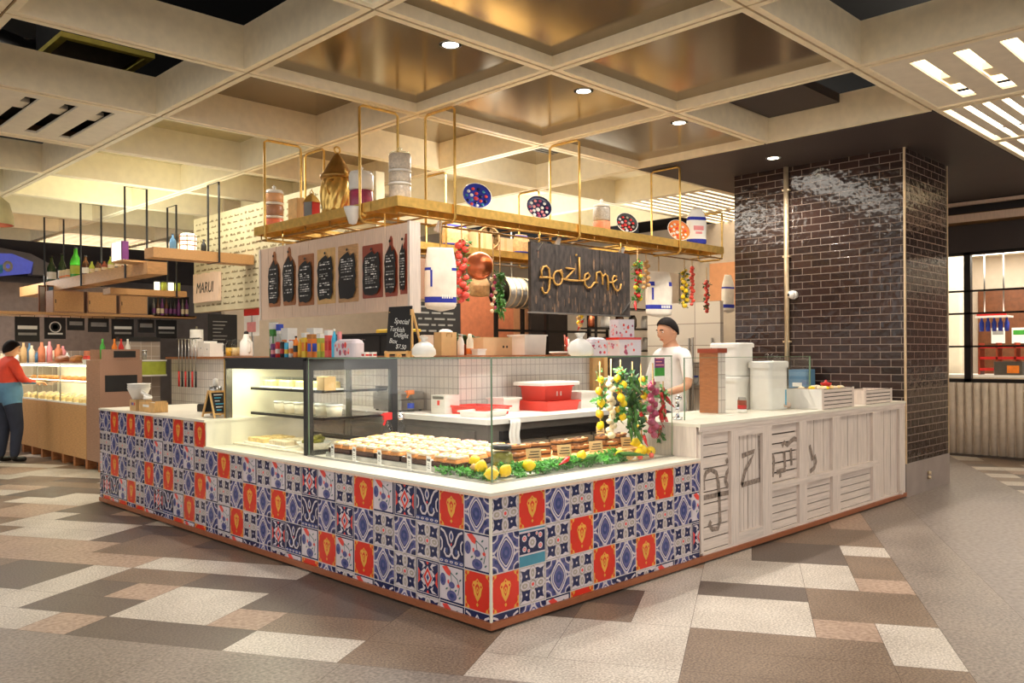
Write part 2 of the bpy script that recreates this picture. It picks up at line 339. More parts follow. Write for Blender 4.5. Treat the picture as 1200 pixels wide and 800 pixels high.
# plain border strips, and the pattern again towards the shop windows
def ptile(a, b, a2, b2, mt='fl_slate', g=0.001):
    fl.add([(a + g, b + g, 0), (a2 - g, b + g, 0), (a2 - g, b2 - g, 0), (a + g, b2 - g, 0)], [(0, 1, 2, 3)], mt)
b_hi = B0 + 52 * U
for k in range(-4, 24): ptile(A0 - 2 * U - 0.9, B0 + 0.9 * k, A0 - 2 * U, B0 + 0.9 * (k + 1), 'fl_grey'); ptile(A0 - 2 * U - 3.2, B0 + 1.2 * k - 0.4, A0 - 2 * U - 0.9, B0 + 1.2 * (k + 1) - 0.4, 'fl_slate')
for k in range(-1, 14):
    ptile(A0 - 2 * U + 1.2 * k, B0 - 0.45, A0 - 2 * U + 1.2 * (k + 1), B0, 'fl_grey')
    ptile(A0 - 2 * U + 1.2 * k - 0.5, B0 - 1.65, A0 - 2 * U + 1.2 * (k + 1) - 0.5, B0 - 0.45, 'fl_slate')
for j in range(0, 22):
    for i in range(-4, 44):
        b = B0 - 1.65 - (j + 1) * U; a = A0 + i * U
        ptile(a, b, a + U, b + U, rng.choice(('fl_light', 'fl_light', 'fl_mid', 'fl_dark', 'fl_pink', 'fl_mid')) if (i + j) % 2 else rng.choice(('fl_mid', 'fl_dark', 'fl_light')))
fl.at()
fl.box(-12, -12, -0.06, 22, 24, -0.0015, 'fl_joint')
struct(fl, 'floor')

# ------------------------------------------------------------------ ceiling grid
ZC, OX, OY, SC = 3.356, -0.0779, 0.8561, 1.4907
def coffer(i, j, kind):
    x0, y0 = OX + SC * i, OY + SC * j; x1, y1 = x0 + SC, y0 + SC
    g = 0.009; t = 0.045
    hgt = dict(bronze=0.075, open=0.30, deep=0.30, olive=0.30, brown=0.28, slat=0.05, louvre=0.05, vent=0.28)[kind]
    m = MB(); bm = 'beam_cream' if kind in ('bronze', 'open', 'slat', 'louvre', 'brown') else 'coffer_cream'
    for a in ((x0 + g, y0 + g, x1 - g, y0 + g + t), (x0 + g, y1 - g - t, x1 - g, y1 - g), (x0 + g, y0 + g + t, x0 + g + t, y1 - g - t), (x1 - g - t, y0 + g + t, x1 - g, y1 - g - t)):
        m.box(a[0], a[1], ZC, a[2], a[3], ZC + hgt, bm)
    m.box(x0, y0, ZC + 0.02, x0 + g, y1, ZC + hgt, 'beam_groove'); m.box(x1 - g, y0, ZC + 0.02, x1, y1, ZC + hgt, 'beam_groove')
    m.box(x0 + g, y0, ZC + 0.02, x1 - g, y0 + g, ZC + hgt, 'beam_groove'); m.box(x0 + g, y1 - g, ZC + 0.02, x1 - g, y1, ZC + hgt, 'beam_groove')
    a, b, c, d = x0 + g + t, y0 + g + t, x1 - g - t, y1 - g - t
    z = ZC + hgt
    pm = dict(bronze='bronze_panel', deep='coffer_cream', olive='coffer_olive', brown='bronze_panel', vent='bronze_panel').get(kind)
    if pm: m.box(a - t, b - t, z, c + t, d + t, z + 0.02, pm)
    if kind in ('slat', 'louvre'):
        lit = kind == 'louvre' or (i, j) == (2, -2)
        n = 10 if kind == 'louvre' else 5
        zz = ZC + 0.012
        if kind == 'slat':                      # wide white boards with short slots between them, cross blocks in the slots
            L = d - b
            for k in range(n):
                if lit:
                    y = b + L * k / n; m.box(a, y + .05, zz, c, y + L / n - .05, zz + .02, 'slat_white'); m.box(a, y - .05 if k else y, zz, a + .14, y + .05, zz + .02, 'slat_white'); m.box(c - .14, y - .05 if k else y, zz, c, y + .05, zz + .02, 'slat_white'); m.box(a + .75, y - .05 if k else y, zz + .03, a + .95, y + .05, zz + .08, 'slat_white')
                    if k == n - 1: m.box(a, y + L / n - .05, zz, c, y + L / n, zz + .02, 'slat_white')
                else:
                    x = a + (c - a) * k / n; m.box(x + .05, b, zz, x + (c - a) / n - .05, d, zz + .02, 'slat_white'); m.box(x - .05 if k else x, b, zz, x + .05, b + .14, zz + .02, 'slat_white'); m.box(x - .05 if k else x, d - .14, zz, x + .05, d, zz + .02, 'slat_white'); m.box(x - .05 if k else x, b + .4, zz + .03, x + .05, b + .6, zz + .06, 'slat_white')
                    if k == n - 1: m.box(x + (c - a) / n - .05, b, zz, c, d, zz + .02, 'slat_white')
        else:
            for k in range(n): m.box(a, b + k * (d - b) / n, zz, c, b + (k + 0.6) * (d - b) / n, zz + 0.03, 'slat_white')
        m.box(a, b, ZC + 0.12, c, d, ZC + 0.13, ('louvre_glow' if kind == 'louvre' else 'slot_glow') if lit else 'void_black')
    if kind == 'vent':
        m.box(a + 0.3, b + 0.5, z - 0.02, c - 0.3, d - 0.5, z - 0.001, 'black_matte')
        for k in range(6): m.box(a + 0.32, b + 0.52 + k * 0.06, z - 0.028, c - 0.32, b + 0.55 + k * 0.06, z - 0.02, 'steel_dark')
    struct(m, 'ceiling')
KIND = {(-1, -1): 'deep', (0, 0): 'bronze', (1, 0): 'bronze', (2, 0): 'bronze', (0, -1): 'bronze', (1, -1): 'bronze', (2, -1): 'open', (-1, 0): 'open', (-1, 1): 'open', (-1, 2): 'slat', (-1, 3): 'open', (-1, 4): 'olive',
        (0, 1): 'brown', (1, 1): 'brown', (0, 2): 'olive', (1, 2): 'brown', (0, 3): 'olive', (1, 3): 'olive', (2, 1): 'vent', (2, 2): 'deep', (1, -2): 'open', (2, -2): 'slat', (3, -2): 'louvre', (0, -2): 'bronze', (4, -2): 'louvre', (5, -2): 'louvre',
        (0, -3): 'open', (1, -3): 'bronze', (2, -3): 'open', (3, -3): 'slat', (-2, 0): 'bronze', (-2, 1): 'bronze', (-2, 2): 'open', (-2, 3): 'slat', (-2, -1): 'bronze', (3, 1): 'deep', (4, 1): 'louvre', (4, 2): 'deep', (3, 2): 'deep', (2, 3): 'deep', (5, 1): 'louvre',
        (0, 4): 'deep', (1, 4): 'deep', (0, 5): 'olive', (1, 5): 'deep', (-1, 5): 'deep', (0, 6): 'deep', (1, 6): 'deep', (1, 7): 'louvre', (2, 7): 'louvre', (0, 7): 'deep', (2, 4): 'deep', (2, 5): 'deep', (2, 6): 'deep', (3, 3): 'deep', (3, 4): 'deep', (-1, 6): 'olive'}
for (i, j), k in KIND.items(): coffer(i, j, k)
m = MB(); m.box(-12, -12, 4.5, 22, 24, 4.6, 'void_black'); struct(m, 'ceiling')
# dark plasterboard soffit on the right, round the brick pillar
sx0 = OX + 3 * SC; sy0 = OY - SC; sy1 = OY + SC
m = MB(); m.box(sx0 + 0.002, sy0 + 0.002, ZC, 9.28, sy1 - 0.002, ZC + 0.3, 'soffit_dark'); struct(m, 'ceiling')
m = MB(); m.box(OX + 2 * SC + 0.3, OY - SC + 0.75, ZC + 0.22, sx0 - 0.07, OY - 0.07, ZC + 0.3, 'soffit_dark'); struct(m, 'ceiling')
# things up in the open coffers
mat('frame_yellow', (226, 206, 96), 0.5)
a = T('air_conditioner', 'square ceiling air vent cassette with pale yellow frame up in the open dark coffer', 'air conditioner', (-0.42, 4.33, 3.87))
m = MB()
for q in ((-.36, -.36, .36, -.30), (-.36, .30, .36, .36), (-.36, -.3, -.30, .3), (.30, -.3, .36, .3)): m.box(q[0], q[1], 0, q[2], q[3], .04, 'frame_yellow')
m.build('frame', a)
m = MB()
for k in range(8): m.at((-.25 + k * .07, 0, .03), (0, .6, 0)).box(-.03, -.29, -.004, .03, .29, .004, 'steel_dark')
m.build('vent_louvre', a); m = MB(); m.box(-.34, -.34, .06, .34, .34, .3, 'black_matte'); m.build('housing', a)
m = MB(); pts = [(-1.35 + 0.1 * k, 5.0 + 0.04 * math.sin(k), 4.0 + 0.03 * math.sin(2 * k)) for k in range(13)]
m.tube(pts, [0.13 + 0.018 * (k % 2) for k in range(13)], 'steel', 12); m.build('duct', label='crinkled silver air duct beside the yellow framed vent cassette', cat='duct')
m = MB(); m.box(2.1, -1.6, 4.05, 2.2, 0.4, 4.2, 'steel_dark'); m.box(2.1, -0.65, 4.0, 2.2, -0.55, 4.05, 'black'); m.build('cable_tray', label='dark cable tray up in the open black coffer at top right', cat='cable tray')
# recessed downlights: (x, y, z)
LIGHTS = [(0.72, 1.12, ZC + .075, 1.0), (2.1, 1.15, ZC + .075, 1.0), (3.4, 1.15, ZC + .075, 1.0), (4.96, 1.08, ZC, 0.8), (0.62, 4.6, ZC + .3, .8), (0.62, 6.1, ZC + .3, .8), (2.1, 2.9, ZC + .28, .8)]
names = ['downlight in the bronze coffer nearest the tiled corner', 'downlight in the middle bronze coffer above the glass case', 'downlight in the bronze coffer next to the dark soffit', 'downlight in the dark soffit before the brick pillar', 'downlight in the olive coffer above the fridge case', 'farther downlight in the olive coffers at left', 'downlight above the corner of the brass shelf rack']
for (x, y, z, e), nm in zip(LIGHTS, names):
    t = T('downlight', 'round recessed ' + nm, 'ceiling light', (x, y, z), 0, 'recessed downlights')
    m = MB(); m.lathe([(0.075, -0.004), (0.075, 0.0), (0.055, 0.0), (0.055, -0.004)], 'white_plastic', n=20, cap=False); m.build('trim_ring', t)
    m = MB(); m.lathe([(0.0, -0.003), (0.055, -0.003)], 'light_white', n=20); m.build('lamp', t)
def spot(loc, e, ang=125, blend=0.6, col=(1, 0.94, 0.86), r=0.05, tgt=None):
    l = bpy.data.lights.new('downlight_and_fill_spot', 'SPOT'); l.energy = e; l.spot_size = R(ang); l.spot_blend = blend; l.color = col; l.shadow_soft_size = r
    o = bpy.data.objects.new('downlight_and_fill_spot', l); COL.objects.link(o); o.location = loc
    if tgt: o.rotation_euler = (Vector(tgt) - Vector(loc)).to_track_quat('-Z', 'Y').to_euler()
    return o
def area(loc, e, sx, sy, rot=(0, 0, 0), col=(1, 0.92, 0.8)):
    l = bpy.data.lights.new('fixture_and_fill_area', 'AREA'); l.energy = e; l.shape = 'RECTANGLE'; l.size = sx; l.size_y = sy; l.color = col
    o = bpy.data.objects.new('fixture_and_fill_area', l); COL.objects.link(o); o.location = loc; o.rotation_euler = rot
    return o
for x, y, z, e in LIGHTS: spot((x, y, z - 0.02), 112 * e)
for x, y in ((-0.8, -0.4), (-2.2, 2.6), (-2.2, 0.2), (0.7, -1.9), (2.2, -1.9), (4.0, -2.2), (-0.8, 6.0), (6.6, -1.6), (-3.6, -3.0), (-1.2, -3.2), (2.0, -4.0)): spot((x, y, ZC + 0.02), 66, 130)
area((2.9, 3.2, 3.32), 60, 1.2, 1.2); area((1.3, 5.4, 3.32), 30, 1.0, 2.5, (0, 0, 0), (1, .96, .8)); area((.3, 10.6, 2.55), 60, 2.5, 1.2, (0, 0, 0), (1, .95, .85)); area((5.0, 4.8, 3.3), 90, 3, 3); area((3.6, 1.2, 3.3), 30, 3, .5)  # unseen area lamps added under the ceilings to brighten kitchens and stall

area((1.2, 7.6, 2.62), 30, .8, 3.0, (PI, 0, 0), (1, .97, .74)); spot((3.0, 3.1, 2.6), 45, 150, .8, (1, .95, .82), .1, (3.0, 3.1, 4)); area((5.6, 5.0, 2.7), 40, 2, 2, (PI, 0, 0), (1, .95, .8))  # unseen uplights added over shelves and kitchen to lift the ceiling brightness
spot((-.8, 7.5, ZC), 110, 110, .5, (1, 1, .62))

# ------------------------------------------------------------------ brick pillar, facade and back walls
m = MB(); m.box(5.47, -0.004, 0.32, 6.66, 1.82, ZC, 'black_brick'); struct(m, 'column')
m = MB(); m.box(5.462, -0.012, 0.0, 6.668, 1.828, 0.32, 'concrete'); struct(m, 'baseboard_right')
m = MB(); m.box(5.458, -0.016, 0.32, 5.474, 0.002, ZC, 'aluminium'); m.box(6.652, -0.012, 0.32, 6.664, 0.0, ZC, 'aluminium'); struct(m, 'trim_1')
m = MB()
for z0 in (0.17, 0.215): m.lathe([(0.018, 0), (0.018, 0.03), (0.0, 0.036)], 'aluminium', (6.02, -0.03, z0 - 0.05), 10)
m.build('wall_spigot', label='small brushed metal spigot on the concrete base of the brick pillar', cat='tap')
m = MB(); m.cyl((5.44, 1.19, 0.95), (5.44, 1.19, ZC - 0.002), 0.026, 'aluminium', 12)
for z in (1.5, 2.4, 3.1): m.box(5.425, 1.15, z, 5.468, 1.23, z + 0.02, 'aluminium')
m.build('conduit_pipe', label='cream vertical conduit pipe fixed on the black brick pillar', cat='pipe')
t = T('security_camera', 'round white dome security camera beside the conduit on brick', 'security camera', (5.44, 1.12, 2.0))
m = MB(); m.at(rot=(0, -PI / 2, 0)).lathe([(0.0, -0.03), (0.045, -0.03), (0.045, 0.02), (0.0, 0.02)], 'white_plastic', n=16); m.build('mount', t)
m = MB(); m.ball((-0.035, 0, 0), 0.042, 'white_plastic', 14, 10); m.build('ball_housing', t); m = MB(); m.ball((-0.062, 0.012, 0.0), 0.018, 'black', 10, 8); m.build('lens', t)
# right facade at x = 9.3 : fluted dado, dark frames, windows
FXW = 9.30
m = MB(); m.box(FXW + .03, -9, 0.0, FXW + .2, 6, 0.98, 'flute')
for k in range(150):
    y = -8.9 + k * 0.1; m.lathe([(0.042, 0.02), (0.042, 0.98)], 'flute', (FXW + .03, y, 0), 8)
m.box(FXW - 0.03, -9, 0.0, FXW + 0.05, 6, 0.03, 'gap_dark')
struct(m, 'wall_right')
m = MB(); m.box(FXW + .03, -9, 2.72, FXW + .2, 6, 3.9, 'soffit_dark'); m.box(FXW - .2, -9, 3.08, FXW + .02, 6, 3.2, 'beam_groove'); m.box(FXW - .28, -9, 3.3, FXW - .2, 6, 3.34, 'wood_pale'); m.box(FXW - .21, -9, 3.09, FXW - .2, 6, 3.19, 'wood_pale'); struct(m, 'trim_2')
ys = [1.6, 0.62, -1.2, -3.0, -4.8]
for k in range(len(ys) - 1):
    y1, y0 = ys[k], ys[k + 1]
    m = MB(); x = FXW + 0.05
    for z in (0.98, 2.68): m.box(x, y0, z, x + 0.09, y1, z + 0.05, 'black_metal')
    for z in (1.46, 1.9, 2.2): m.box(x, y0, z - .012, x + 0.06, y1, z + 0.012, 'black_metal')
    m.box(x, y0 - 0.04, 0.98, x + 0.09, y0 + 0.04, 2.73, 'black_metal')
    f = struct(m, 'window_%d' % (k + 1))
    g = MB(); g.box(x + 0.05, y0 + .03, 1.0, x + 0.054, y1 - .03, 2.7, 'glass'); g.build('pane', f)
# the shop behind those windows
def V(px, py, x): p = W(px, py, X=x); return p.y, p.z
m = MB(); m.box(12.95, -10, 0, 13.1, 6, 3.4, 'plaster'); struct(m, 'wall_back')
m = MB(); m.box(12.9, -9.0, 0.9, 12.94, V(1146, 340, 12.9)[0], 2.42, 'wood_dark'); struct(m, 'wall_back')
m = MB(); m.box(9.5, -10, 3.0, 13.1, 6, 3.05, 'coffer_cream')
for k in range(4): m.box(10.0 + .8 * k, -9, 2.985, 10.12 + .8 * k, 6, 2.999, 'louvre_glow')
struct(m, 'ceiling')
t = T('shop_counter', 'pale counter inside the shop behind the right windows', 'counter', (11.4, -1.6, 0))
m = MB(); m.box(-.3, -3.2, 0, .3, 3.6, 1.0, 'cream_plastic'); m.build('body', t); m = MB(); m.box(-.36, -3.3, 1.0, .36, 3.7, 1.04, 'white_plastic'); m.build('worktop', t)
y, z = V(1165, 370, 11.2)
t = T('bottle_rack', 'blue and white bottle rack hanging from the shop ceiling behind glass', 'hanging rack', (11.2, y, z))
m = MB()
for s in (-.13, .13): m.cyl((0, s, .0), (0, s, 2.99 - z), .012, 'steel', 8)
m.box(-.15, -.22, -.03, .15, .22, 0, 'white_plastic'); m.box(-.14, -.2, .0, -.12, .2, .05, 'red'); m.build('frame', t)
for k in range(5): m = MB(); m.lathe([(.03, -.2), (.035, -.08), (.015, -.03), (.015, 0)], 'blue', (0, -.17 + .085 * k, -.03), 10); m.build('bottle', t)
y0, y1 = V(1200, 405, 11.3)[0] - .4, V(1150, 405, 11.3)[0]
t = T('crate_shelf', 'red crate shelf standing on the shop counter behind the right windows', 'shelf', (11.3, (y0 + y1) / 2, 1.041)); h = (y1 - y0) / 2
for k in range(3): m = MB(); m.box(-.12, -h, .17 * k + .06, .12, h, .17 * k + .10, 'red'); m.build('shelf', t)
for k in range(5): y = -h + 2 * h * k / 4; m = MB(); m.box(-.12, y - .012, 0, .12, y + .012, .48, 'wood_red'); m.build('upright', t)
for k, ((pa, pb), lb) in enumerate((((1162, 1178), 'white notice on the brown wall behind the right windows'), ((1186, 1204), 'green headed notice on the brown wall behind right windows'))):
    (ya, za), (yb, zb) = V(pa, 384, 12.9), V(pb, 402, 12.9); t = T('notice', lb, 'notice', (12.88, (ya + yb) / 2, zb)); w = (ya - yb) / 2
    m = MB(); m.box(0, -w, 0, .019, w, za - zb, 'white_paper'); m.build('sheet', t); m = MB(); m.box(-.004, -w * .8, (za - zb) * .55, 0, w * .8, (za - zb) * .85, 'green' if k else 'chalk_grey'); m.build('heading', t)
y, z = V(1180, 435, 11.15)
t = T('till', 'grey till with an orange label on the shop counter behind the windows', 'till', (11.12, y - .05, 1.041)); m = MB(); m.rbox(-.08, -.2, 0, .1, .2, .2, 'steel_dark', .02); m.build('body', t); m = MB(); m.box(-.084, -.14, .03, -.08, .02, .14, 'orange'); m.build('label', t)
t = T('cream_pillar', 'cream column inside the shop behind the narrow window', 'column', (12.2, 1.75, 0)); m = MB(); m.rbox(-.2, -.25, 0, .2, .25, 2.98, 'cream_plastic', .05); m.build('shaft', t); m = MB(); m.rbox(-.23, -.28, 0, .23, .28, .1, 'white_plastic', .05); m.build('base', t)
area((11.2, .5, 2.97), 120, 2.5, 3)

# kitchen back: pale tiled half wall with timber cap (the hob wall), dark rear wall and openings
m = MB(); m.box(1.88, 2.38, 0.0, 2.0, 8.3, 1.36, 'mosaic_white'); m.box(2.0, 2.38, 0.0, 3.62, 2.5, 1.36, 'mosaic_white'); struct(m, 'wall_partition')
m = MB(); m.box(1.80, 2.30, 1.36, 2.24, 8.3, 1.388, 'wood_mid'); m.box(2.24, 2.30, 1.36, 3.66, 2.74, 1.388, 'wood_mid'); struct(m, 'trim_3')
m = MB(); m.box(3.62, 2.34, 0.0, 3.70, 2.46, 1.36, 'pine'); m.box(3.80, 2.34, 0.0, 3.86, 2.46, 1.36, 'pine'); m.box(3.70, 2.36, 1.28, 3.80, 2.44, 1.36, 'pine'); m.build('doorway_post', label='pine post pair at the end of the white tiled half wall', cat='post')
m = MB(); m.box(2.6, 8.2, 0, 9.3, 8.3, 3.6, 'plaster'); struct(m, 'wall_back')
m = MB(); m.box(8.3, 1.83, 0, 8.4, 8.2, 3.36, 'plaster'); m.box(8.28, 1.83, 2.1, 8.3, 3.9, 2.75, 'plaster_orange'); struct(m, 'wall_back')
m = MB(); m.box(7.1, 3.0, 0, 7.18, 4.2, 2.1, 'terrazzo_tile'); struct(m, 'wall_back')
# ------------------------------------------------------------------ patterned tiles
def clip(poly, ax, lo, hi):
    for sgn, lim in ((1, lo), (-1, hi)):
        out = []
        for k in range(len(poly)):
            p, q = poly[k - 1], poly[k]; a, b = sgn * (p[ax] - lim), sgn * (q[ax] - lim)
            if (a >= 0) != (b >= 0):
                t = a / (a - b); out.append((p[0] + t * (q[0] - p[0]), p[1] + t * (q[1] - p[1])))
            if b >= 0: out.append(q)
        poly = out
        if not poly: break
    return poly
def ell(cx, cy, rx, ry, n=14, a0=0.0, tilt=0.0):
    P = []
    for k in range(n):
        t = 2 * PI * k / n + a0; x, y = rx * math.cos(t), ry * math.sin(t)
        P.append((cx + x * math.cos(tilt) - y * math.sin(tilt), cy + x * math.sin(tilt) + y * math.cos(tilt)))
    return P
def ogee(cx, cy, rx, ry):
    return [(cx + rx * math.copysign(abs(math.cos(t)) ** 1.3, math.cos(t)), cy + ry * math.sin(t) * (1 + 0.25 * abs(math.sin(t)) ** 6)) for t in [2 * PI * k / 18 for k in range(18)]]
def strip2(pts, w):
    L, Rr = [], []
    for i, p in enumerate(pts):
        a = pts[max(0, i - 1)]; b = pts[min(len(pts) - 1, i + 1)]; dx, dy = b[0] - a[0], b[1] - a[1]; l = math.hypot(dx, dy) or 1
        L.append((p[0] - dy / l * w / 2, p[1] + dx / l * w / 2)); Rr.append((p[0] + dy / l * w / 2, p[1] - dx / l * w / 2))
    return [[L[i], L[i + 1], Rr[i + 1], Rr[i]] for i in range(len(pts) - 1)]
def fl_(P, fx=False, fy=False): return [((1 - x) if fx else x, (1 - y) if fy else y) for x, y in P]
SQ = [(0.012, 0.012), (0.988, 0.012), (0.988, 0.988), (0.012, 0.988)]
def four(L, mt, P): 
    for fx in (0, 1):
        for fy in (0, 1): L.append((mt, fl_(P, fx, fy)))
def design(kind):
    L = []; A = lambda mt, P: L.append((mt, P)); E = lambda mt, pts, w: [L.append((mt, q)) for q in strip2(pts, w)]
    if kind == 'red':
        A('t_red', SQ)
        four(L, 't_gold', [(0.02, 0.02), (0.2, 0.02), (0.17, 0.1), (0.1, 0.13), (0.06, 0.2), (0.07, 0.3), (0.02, 0.33)])
        four(L, 't_red', ell(0.075, 0.085, 0.04, 0.05, 8))
        A('t_gold', [(.5, .84), (.57, .77), (.66, .74), (.7, .64), (.66, .55), (.63, .42), (.55, .3), (.5, .24), (.45, .3), (.37, .42), (.34, .55), (.3, .64), (.34, .74), (.43, .77)])
        A('t_red', [(.5, .71), (.58, .62), (.55, .48), (.5, .38), (.45, .48), (.42, .62)])
        A('t_red', ell(.36, .645, .03, .035, 8)); A('t_red', ell(.64, .645, .03, .035, 8))
        A('t_gold', ell(.5, .54, .045, .09, 8)); A('t_red', ell(.5, .54, .018, .04, 6)); A('t_red', ell(.5, .765, .025, .03, 6))
        A('t_gold', [(.5, .22), (.545, .17), (.5, .11), (.455, .17)])
    elif kind == 'cross':
        A('t_taupe', SQ); A('t_white', [(.03, .03), (.97, .03), (.97, .97), (.03, .97)])
        four(L, 't_navy', [(.07, .09), (.2, .13), (.3, .08), (.41, .09), (.38, .24), (.42, .38), (.3, .37), (.2, .42), (.08, .40), (.12, .25)])
        four(L, 't_white', ell(.27, .26, .035, .035, 6))
        for cx, cy, rx, ry in ((.5, .2, .11, .17), (.5, .8, .11, .17), (.2, .5, .17, .11), (.8, .5, .17, .11)):
            A('t_taupe', ell(cx, cy, rx + .02, ry + .02)); A('t_white', ell(cx, cy, rx, ry)); A('t_taupe', ell(cx, cy, rx * .62, ry * .68)); A('t_white', ell(cx, cy, rx * .2, ry * .25, 8))
        A('t_taupe', ell(.5, .5, .13, .13, 8)); A('t_white', ell(.5, .5, .085, .085, 8)); A('t_coral', ell(.5, .5, .05, .05, 8))
        for k in range(4): four(L, 't_taupe', ell(.05, .1 + k * .11, .018, .035, 6))
    elif kind == 'lav':
        A('t_white', SQ); A('t_lav', [(.025, .02), (.975, .02), (.975, .98), (.025, .98)])
        for fx in (0, 1):
            for fy in (0, 1):
                E('t_white', fl_([(.0, .46), (.12, .45), (.22, .38), (.3, .27), (.4, .16), (.44, .08), (.46, .0)], fx, fy), .055)
                E('t_white', fl_([(.0, .2), (.1, .19), (.2, .13), (.24, .0)], fx, fy), .04); A('t_navy', fl_([(.02, .02), (.19, .02), (.15, .1), (.02, .15)], fx, fy))
                A('t_blue', fl_(ell(.17, .30, .07, .035, 8, 0, -.9), fx, fy)); A('t_blue', fl_(ell(.33, .11, .05, .025, 8, 0, -.9), fx, fy))
            E('t_white', fl_([(.0, .56), (.1, .52), (.1, .48), (.0, .44)], fx), .03)
        A('t_white', ogee(.5, .5, .32, .39)); A('t_lav', ogee(.5, .5, .275, .335)); A('t_white', ogee(.5, .5, .245, .30)); A('t_navy', ogee(.5, .5, .215, .265)); A('t_lav', ogee(.5, .5, .195, .24)); A('t_blue', ell(.5, .5, .13, .16)); A('t_lav', ell(.5, .5, .055, .07, 8))
    elif kind == 'geo':
        A('t_navy', SQ); A('t_white', [(.05, .05), (.95, .05), (.95, .95), (.05, .95)]); A('t_navy', [(.07, .07), (.93, .07), (.93, .93), (.07, .93)])
        four(L, 't_white', [(.12, .1), (.32, .1), (.4, .2), (.26, .3), (.3, .18)]); four(L, 't_white', [(.2, .4), (.34, .28), (.42, .3), (.3, .44), (.24, .46)])
        for fx in (0, 1): A('t_coral', fl_([(.08, .72), (.18, .62), (.15, .5), (.18, .38), (.08, .28), (.1, .5)], fx)); 
        A('t_white', [(.5, .82), (.72, .5), (.5, .18), (.28, .5)]); A('t_red', [(.5, .78), (.69, .5), (.5, .22), (.31, .5)]); A('t_white', [(.5, .66), (.61, .5), (.5, .34), (.39, .5)]); A('t_blue', [(.5, .6), (.56, .5), (.5, .4), (.44, .5)])
        for fy in (0, 1): A('t_coral', fl_([(.44, .08), (.56, .08), (.5, .16)], 0, fy))
    elif kind == 'flower':
        A('t_navy', SQ); A('t_white', [(.02, .06), (.93, .06), (.93, .95), (.02, .95)])
        E('t_green', [(.2, .94), (.45, .8), (.72, .66), (.8, .45), (.74, .25)], .03); E('t_green', [(.45, .8), (.5, .55), (.42, .3)], .025)
        A('t_coral', [(.1, .92), (.3, .96), (.46, .84), (.42, .7), (.3, .74), (.2, .82)])
        A('t_lav', ell(.14, .58, .12, .17)); A('t_blue', ell(.12, .56, .05, .08, 8)); A('t_lav', ell(.5, .2, .2, .14)); A('t_blue', ell(.5, .2, .09, .06, 8)); A('t_lav', ell(.5, .48, .12, .09)); A('t_coral', ell(.76, .5, .06, .05, 8)); A('t_coral', ell(.36, .55, .035, .06, 8))
        for p in ((.7, .82), (.84, .66), (.66, .36), (.3, .36), (.82, .2)): A('t_green', ell(p[0], p[1], .055, .025, 6, 0, .6))
    elif kind == 'wave':
        A('t_navy', SQ); A('t_white', [(.03, .0), (.97, .0), (.97, .03), (.03, .03)])
        for fx in (0, 1):
            E('t_white', fl_([(.06, .92), (.2, .86), (.3, .72), (.36, .56), (.46, .46), (.48, .32), (.4, .22), (.28, .22), (.2, .32), (.24, .42)], fx), .06)
            E('t_white', fl_([(.05, .7), (.12, .6), (.12, .44), (.06, .34)], fx), .05); A('t_blue', fl_(ell(.3, .38, .06, .08, 8), fx))
        A('t_white', ogee(.5, .76, .09, .13)); A('t_blue', ogee(.5, .76, .05, .08)); A('t_coral', ell(.5, .55, .03, .04, 6))
        A('t_blue', [(.02, .02), (.98, .02), (.98, .16), (.02, .16)])
        for k in range(5): A('t_white', ell(.1 + .2 * k, .09, .07, .035, 8)); A('t_blue', ell(.1 + .2 * k, .09, .04, .015, 6))
    elif kind == 'dark':
        A('t_navy', SQ); A('t_white', [(.012, .88), (.988, .88), (.988, .988), (.012, .988)]); A('t_teal', [(.012, .93), (.988, .93), (.988, .97), (.012, .97)])
        A('t_teal', [(.012, .012), (.988, .012), (.988, .29), (.012, .29)]); A('t_white', [(.012, .29), (.988, .29), (.988, .33), (.012, .33)])
        for x, y, r in ((.5, .6, .15), (.2, .74, .09), (.2, .46, .08), (.8, .76, .08), (.8, .48, .09), (.36, .82, .05), (.66, .82, .05), (.35, .4, .05)):
            A('t_white', ell(x, y, r, r, 9)); A('t_coral' if r < .12 else 't_taupe', ell(x, y, r * .6, r * .6, 8)); A('t_white', ell(x, y, r * .25, r * .25, 6))
    return L
DES = {k: design(k) for k in ('red', 'cross', 'lav', 'geo', 'flower', 'wave', 'dark')}
def tile(mb, kind, o, u, n, w=0.2, v0=0.0, v1=1.0, u0=0.0, u1=1.0):
    # o = lower image-left corner of the full tile, u along the face, n outwards
    o, u, n = Vector(o), Vector(u), Vector(n)
    for k, (mt, P) in enumerate(DES[kind]):
        P = clip(P, 1, v0, v1) if (v0 > 0 or v1 < 1) else P
        if P and (u0 > 0 or u1 < 1): P = clip(P, 0, u0, u1)
        if len(P) < 3: continue
        off = n * (0.001 + 0.0001 * k)
        mb.add([tuple(o + u * (a * w) + Vector((0, 0, b * w)) + off) for a, b in P], [tuple(range(len(P)))], mt)
rg = random.Random(5)
def pick(a, b):
    return rg.choice(('cross', 'lav', 'cross', 'lav', 'flower', 'geo', 'wave')) if a > 8 else rg.choice(('cross', 'lav', 'cross', 'lav', 'flower'))
Z1 = 0.685
c = T('tiled_counter', 'long L shaped serving counter clad in blue and red patterned tiles with cream stone top', 'counter', (0, 0, 0))
m = MB(); m.box(0.0, 0.0, 0.05, 0.9, 3.2, Z1, 'grout'); m.box(0.9, 0.0, 0.05, 1.89, 0.72, Z1, 'grout'); m.box(0.0, 3.2, 0.05, 0.9, 5.46, Z1 + 0.2, 'grout')
m.box(0.004, 3.196, Z1 + .012, 0.9, 3.2, Z1 + .2, 'stone_cream'); m.build('body', c)
m = MB()
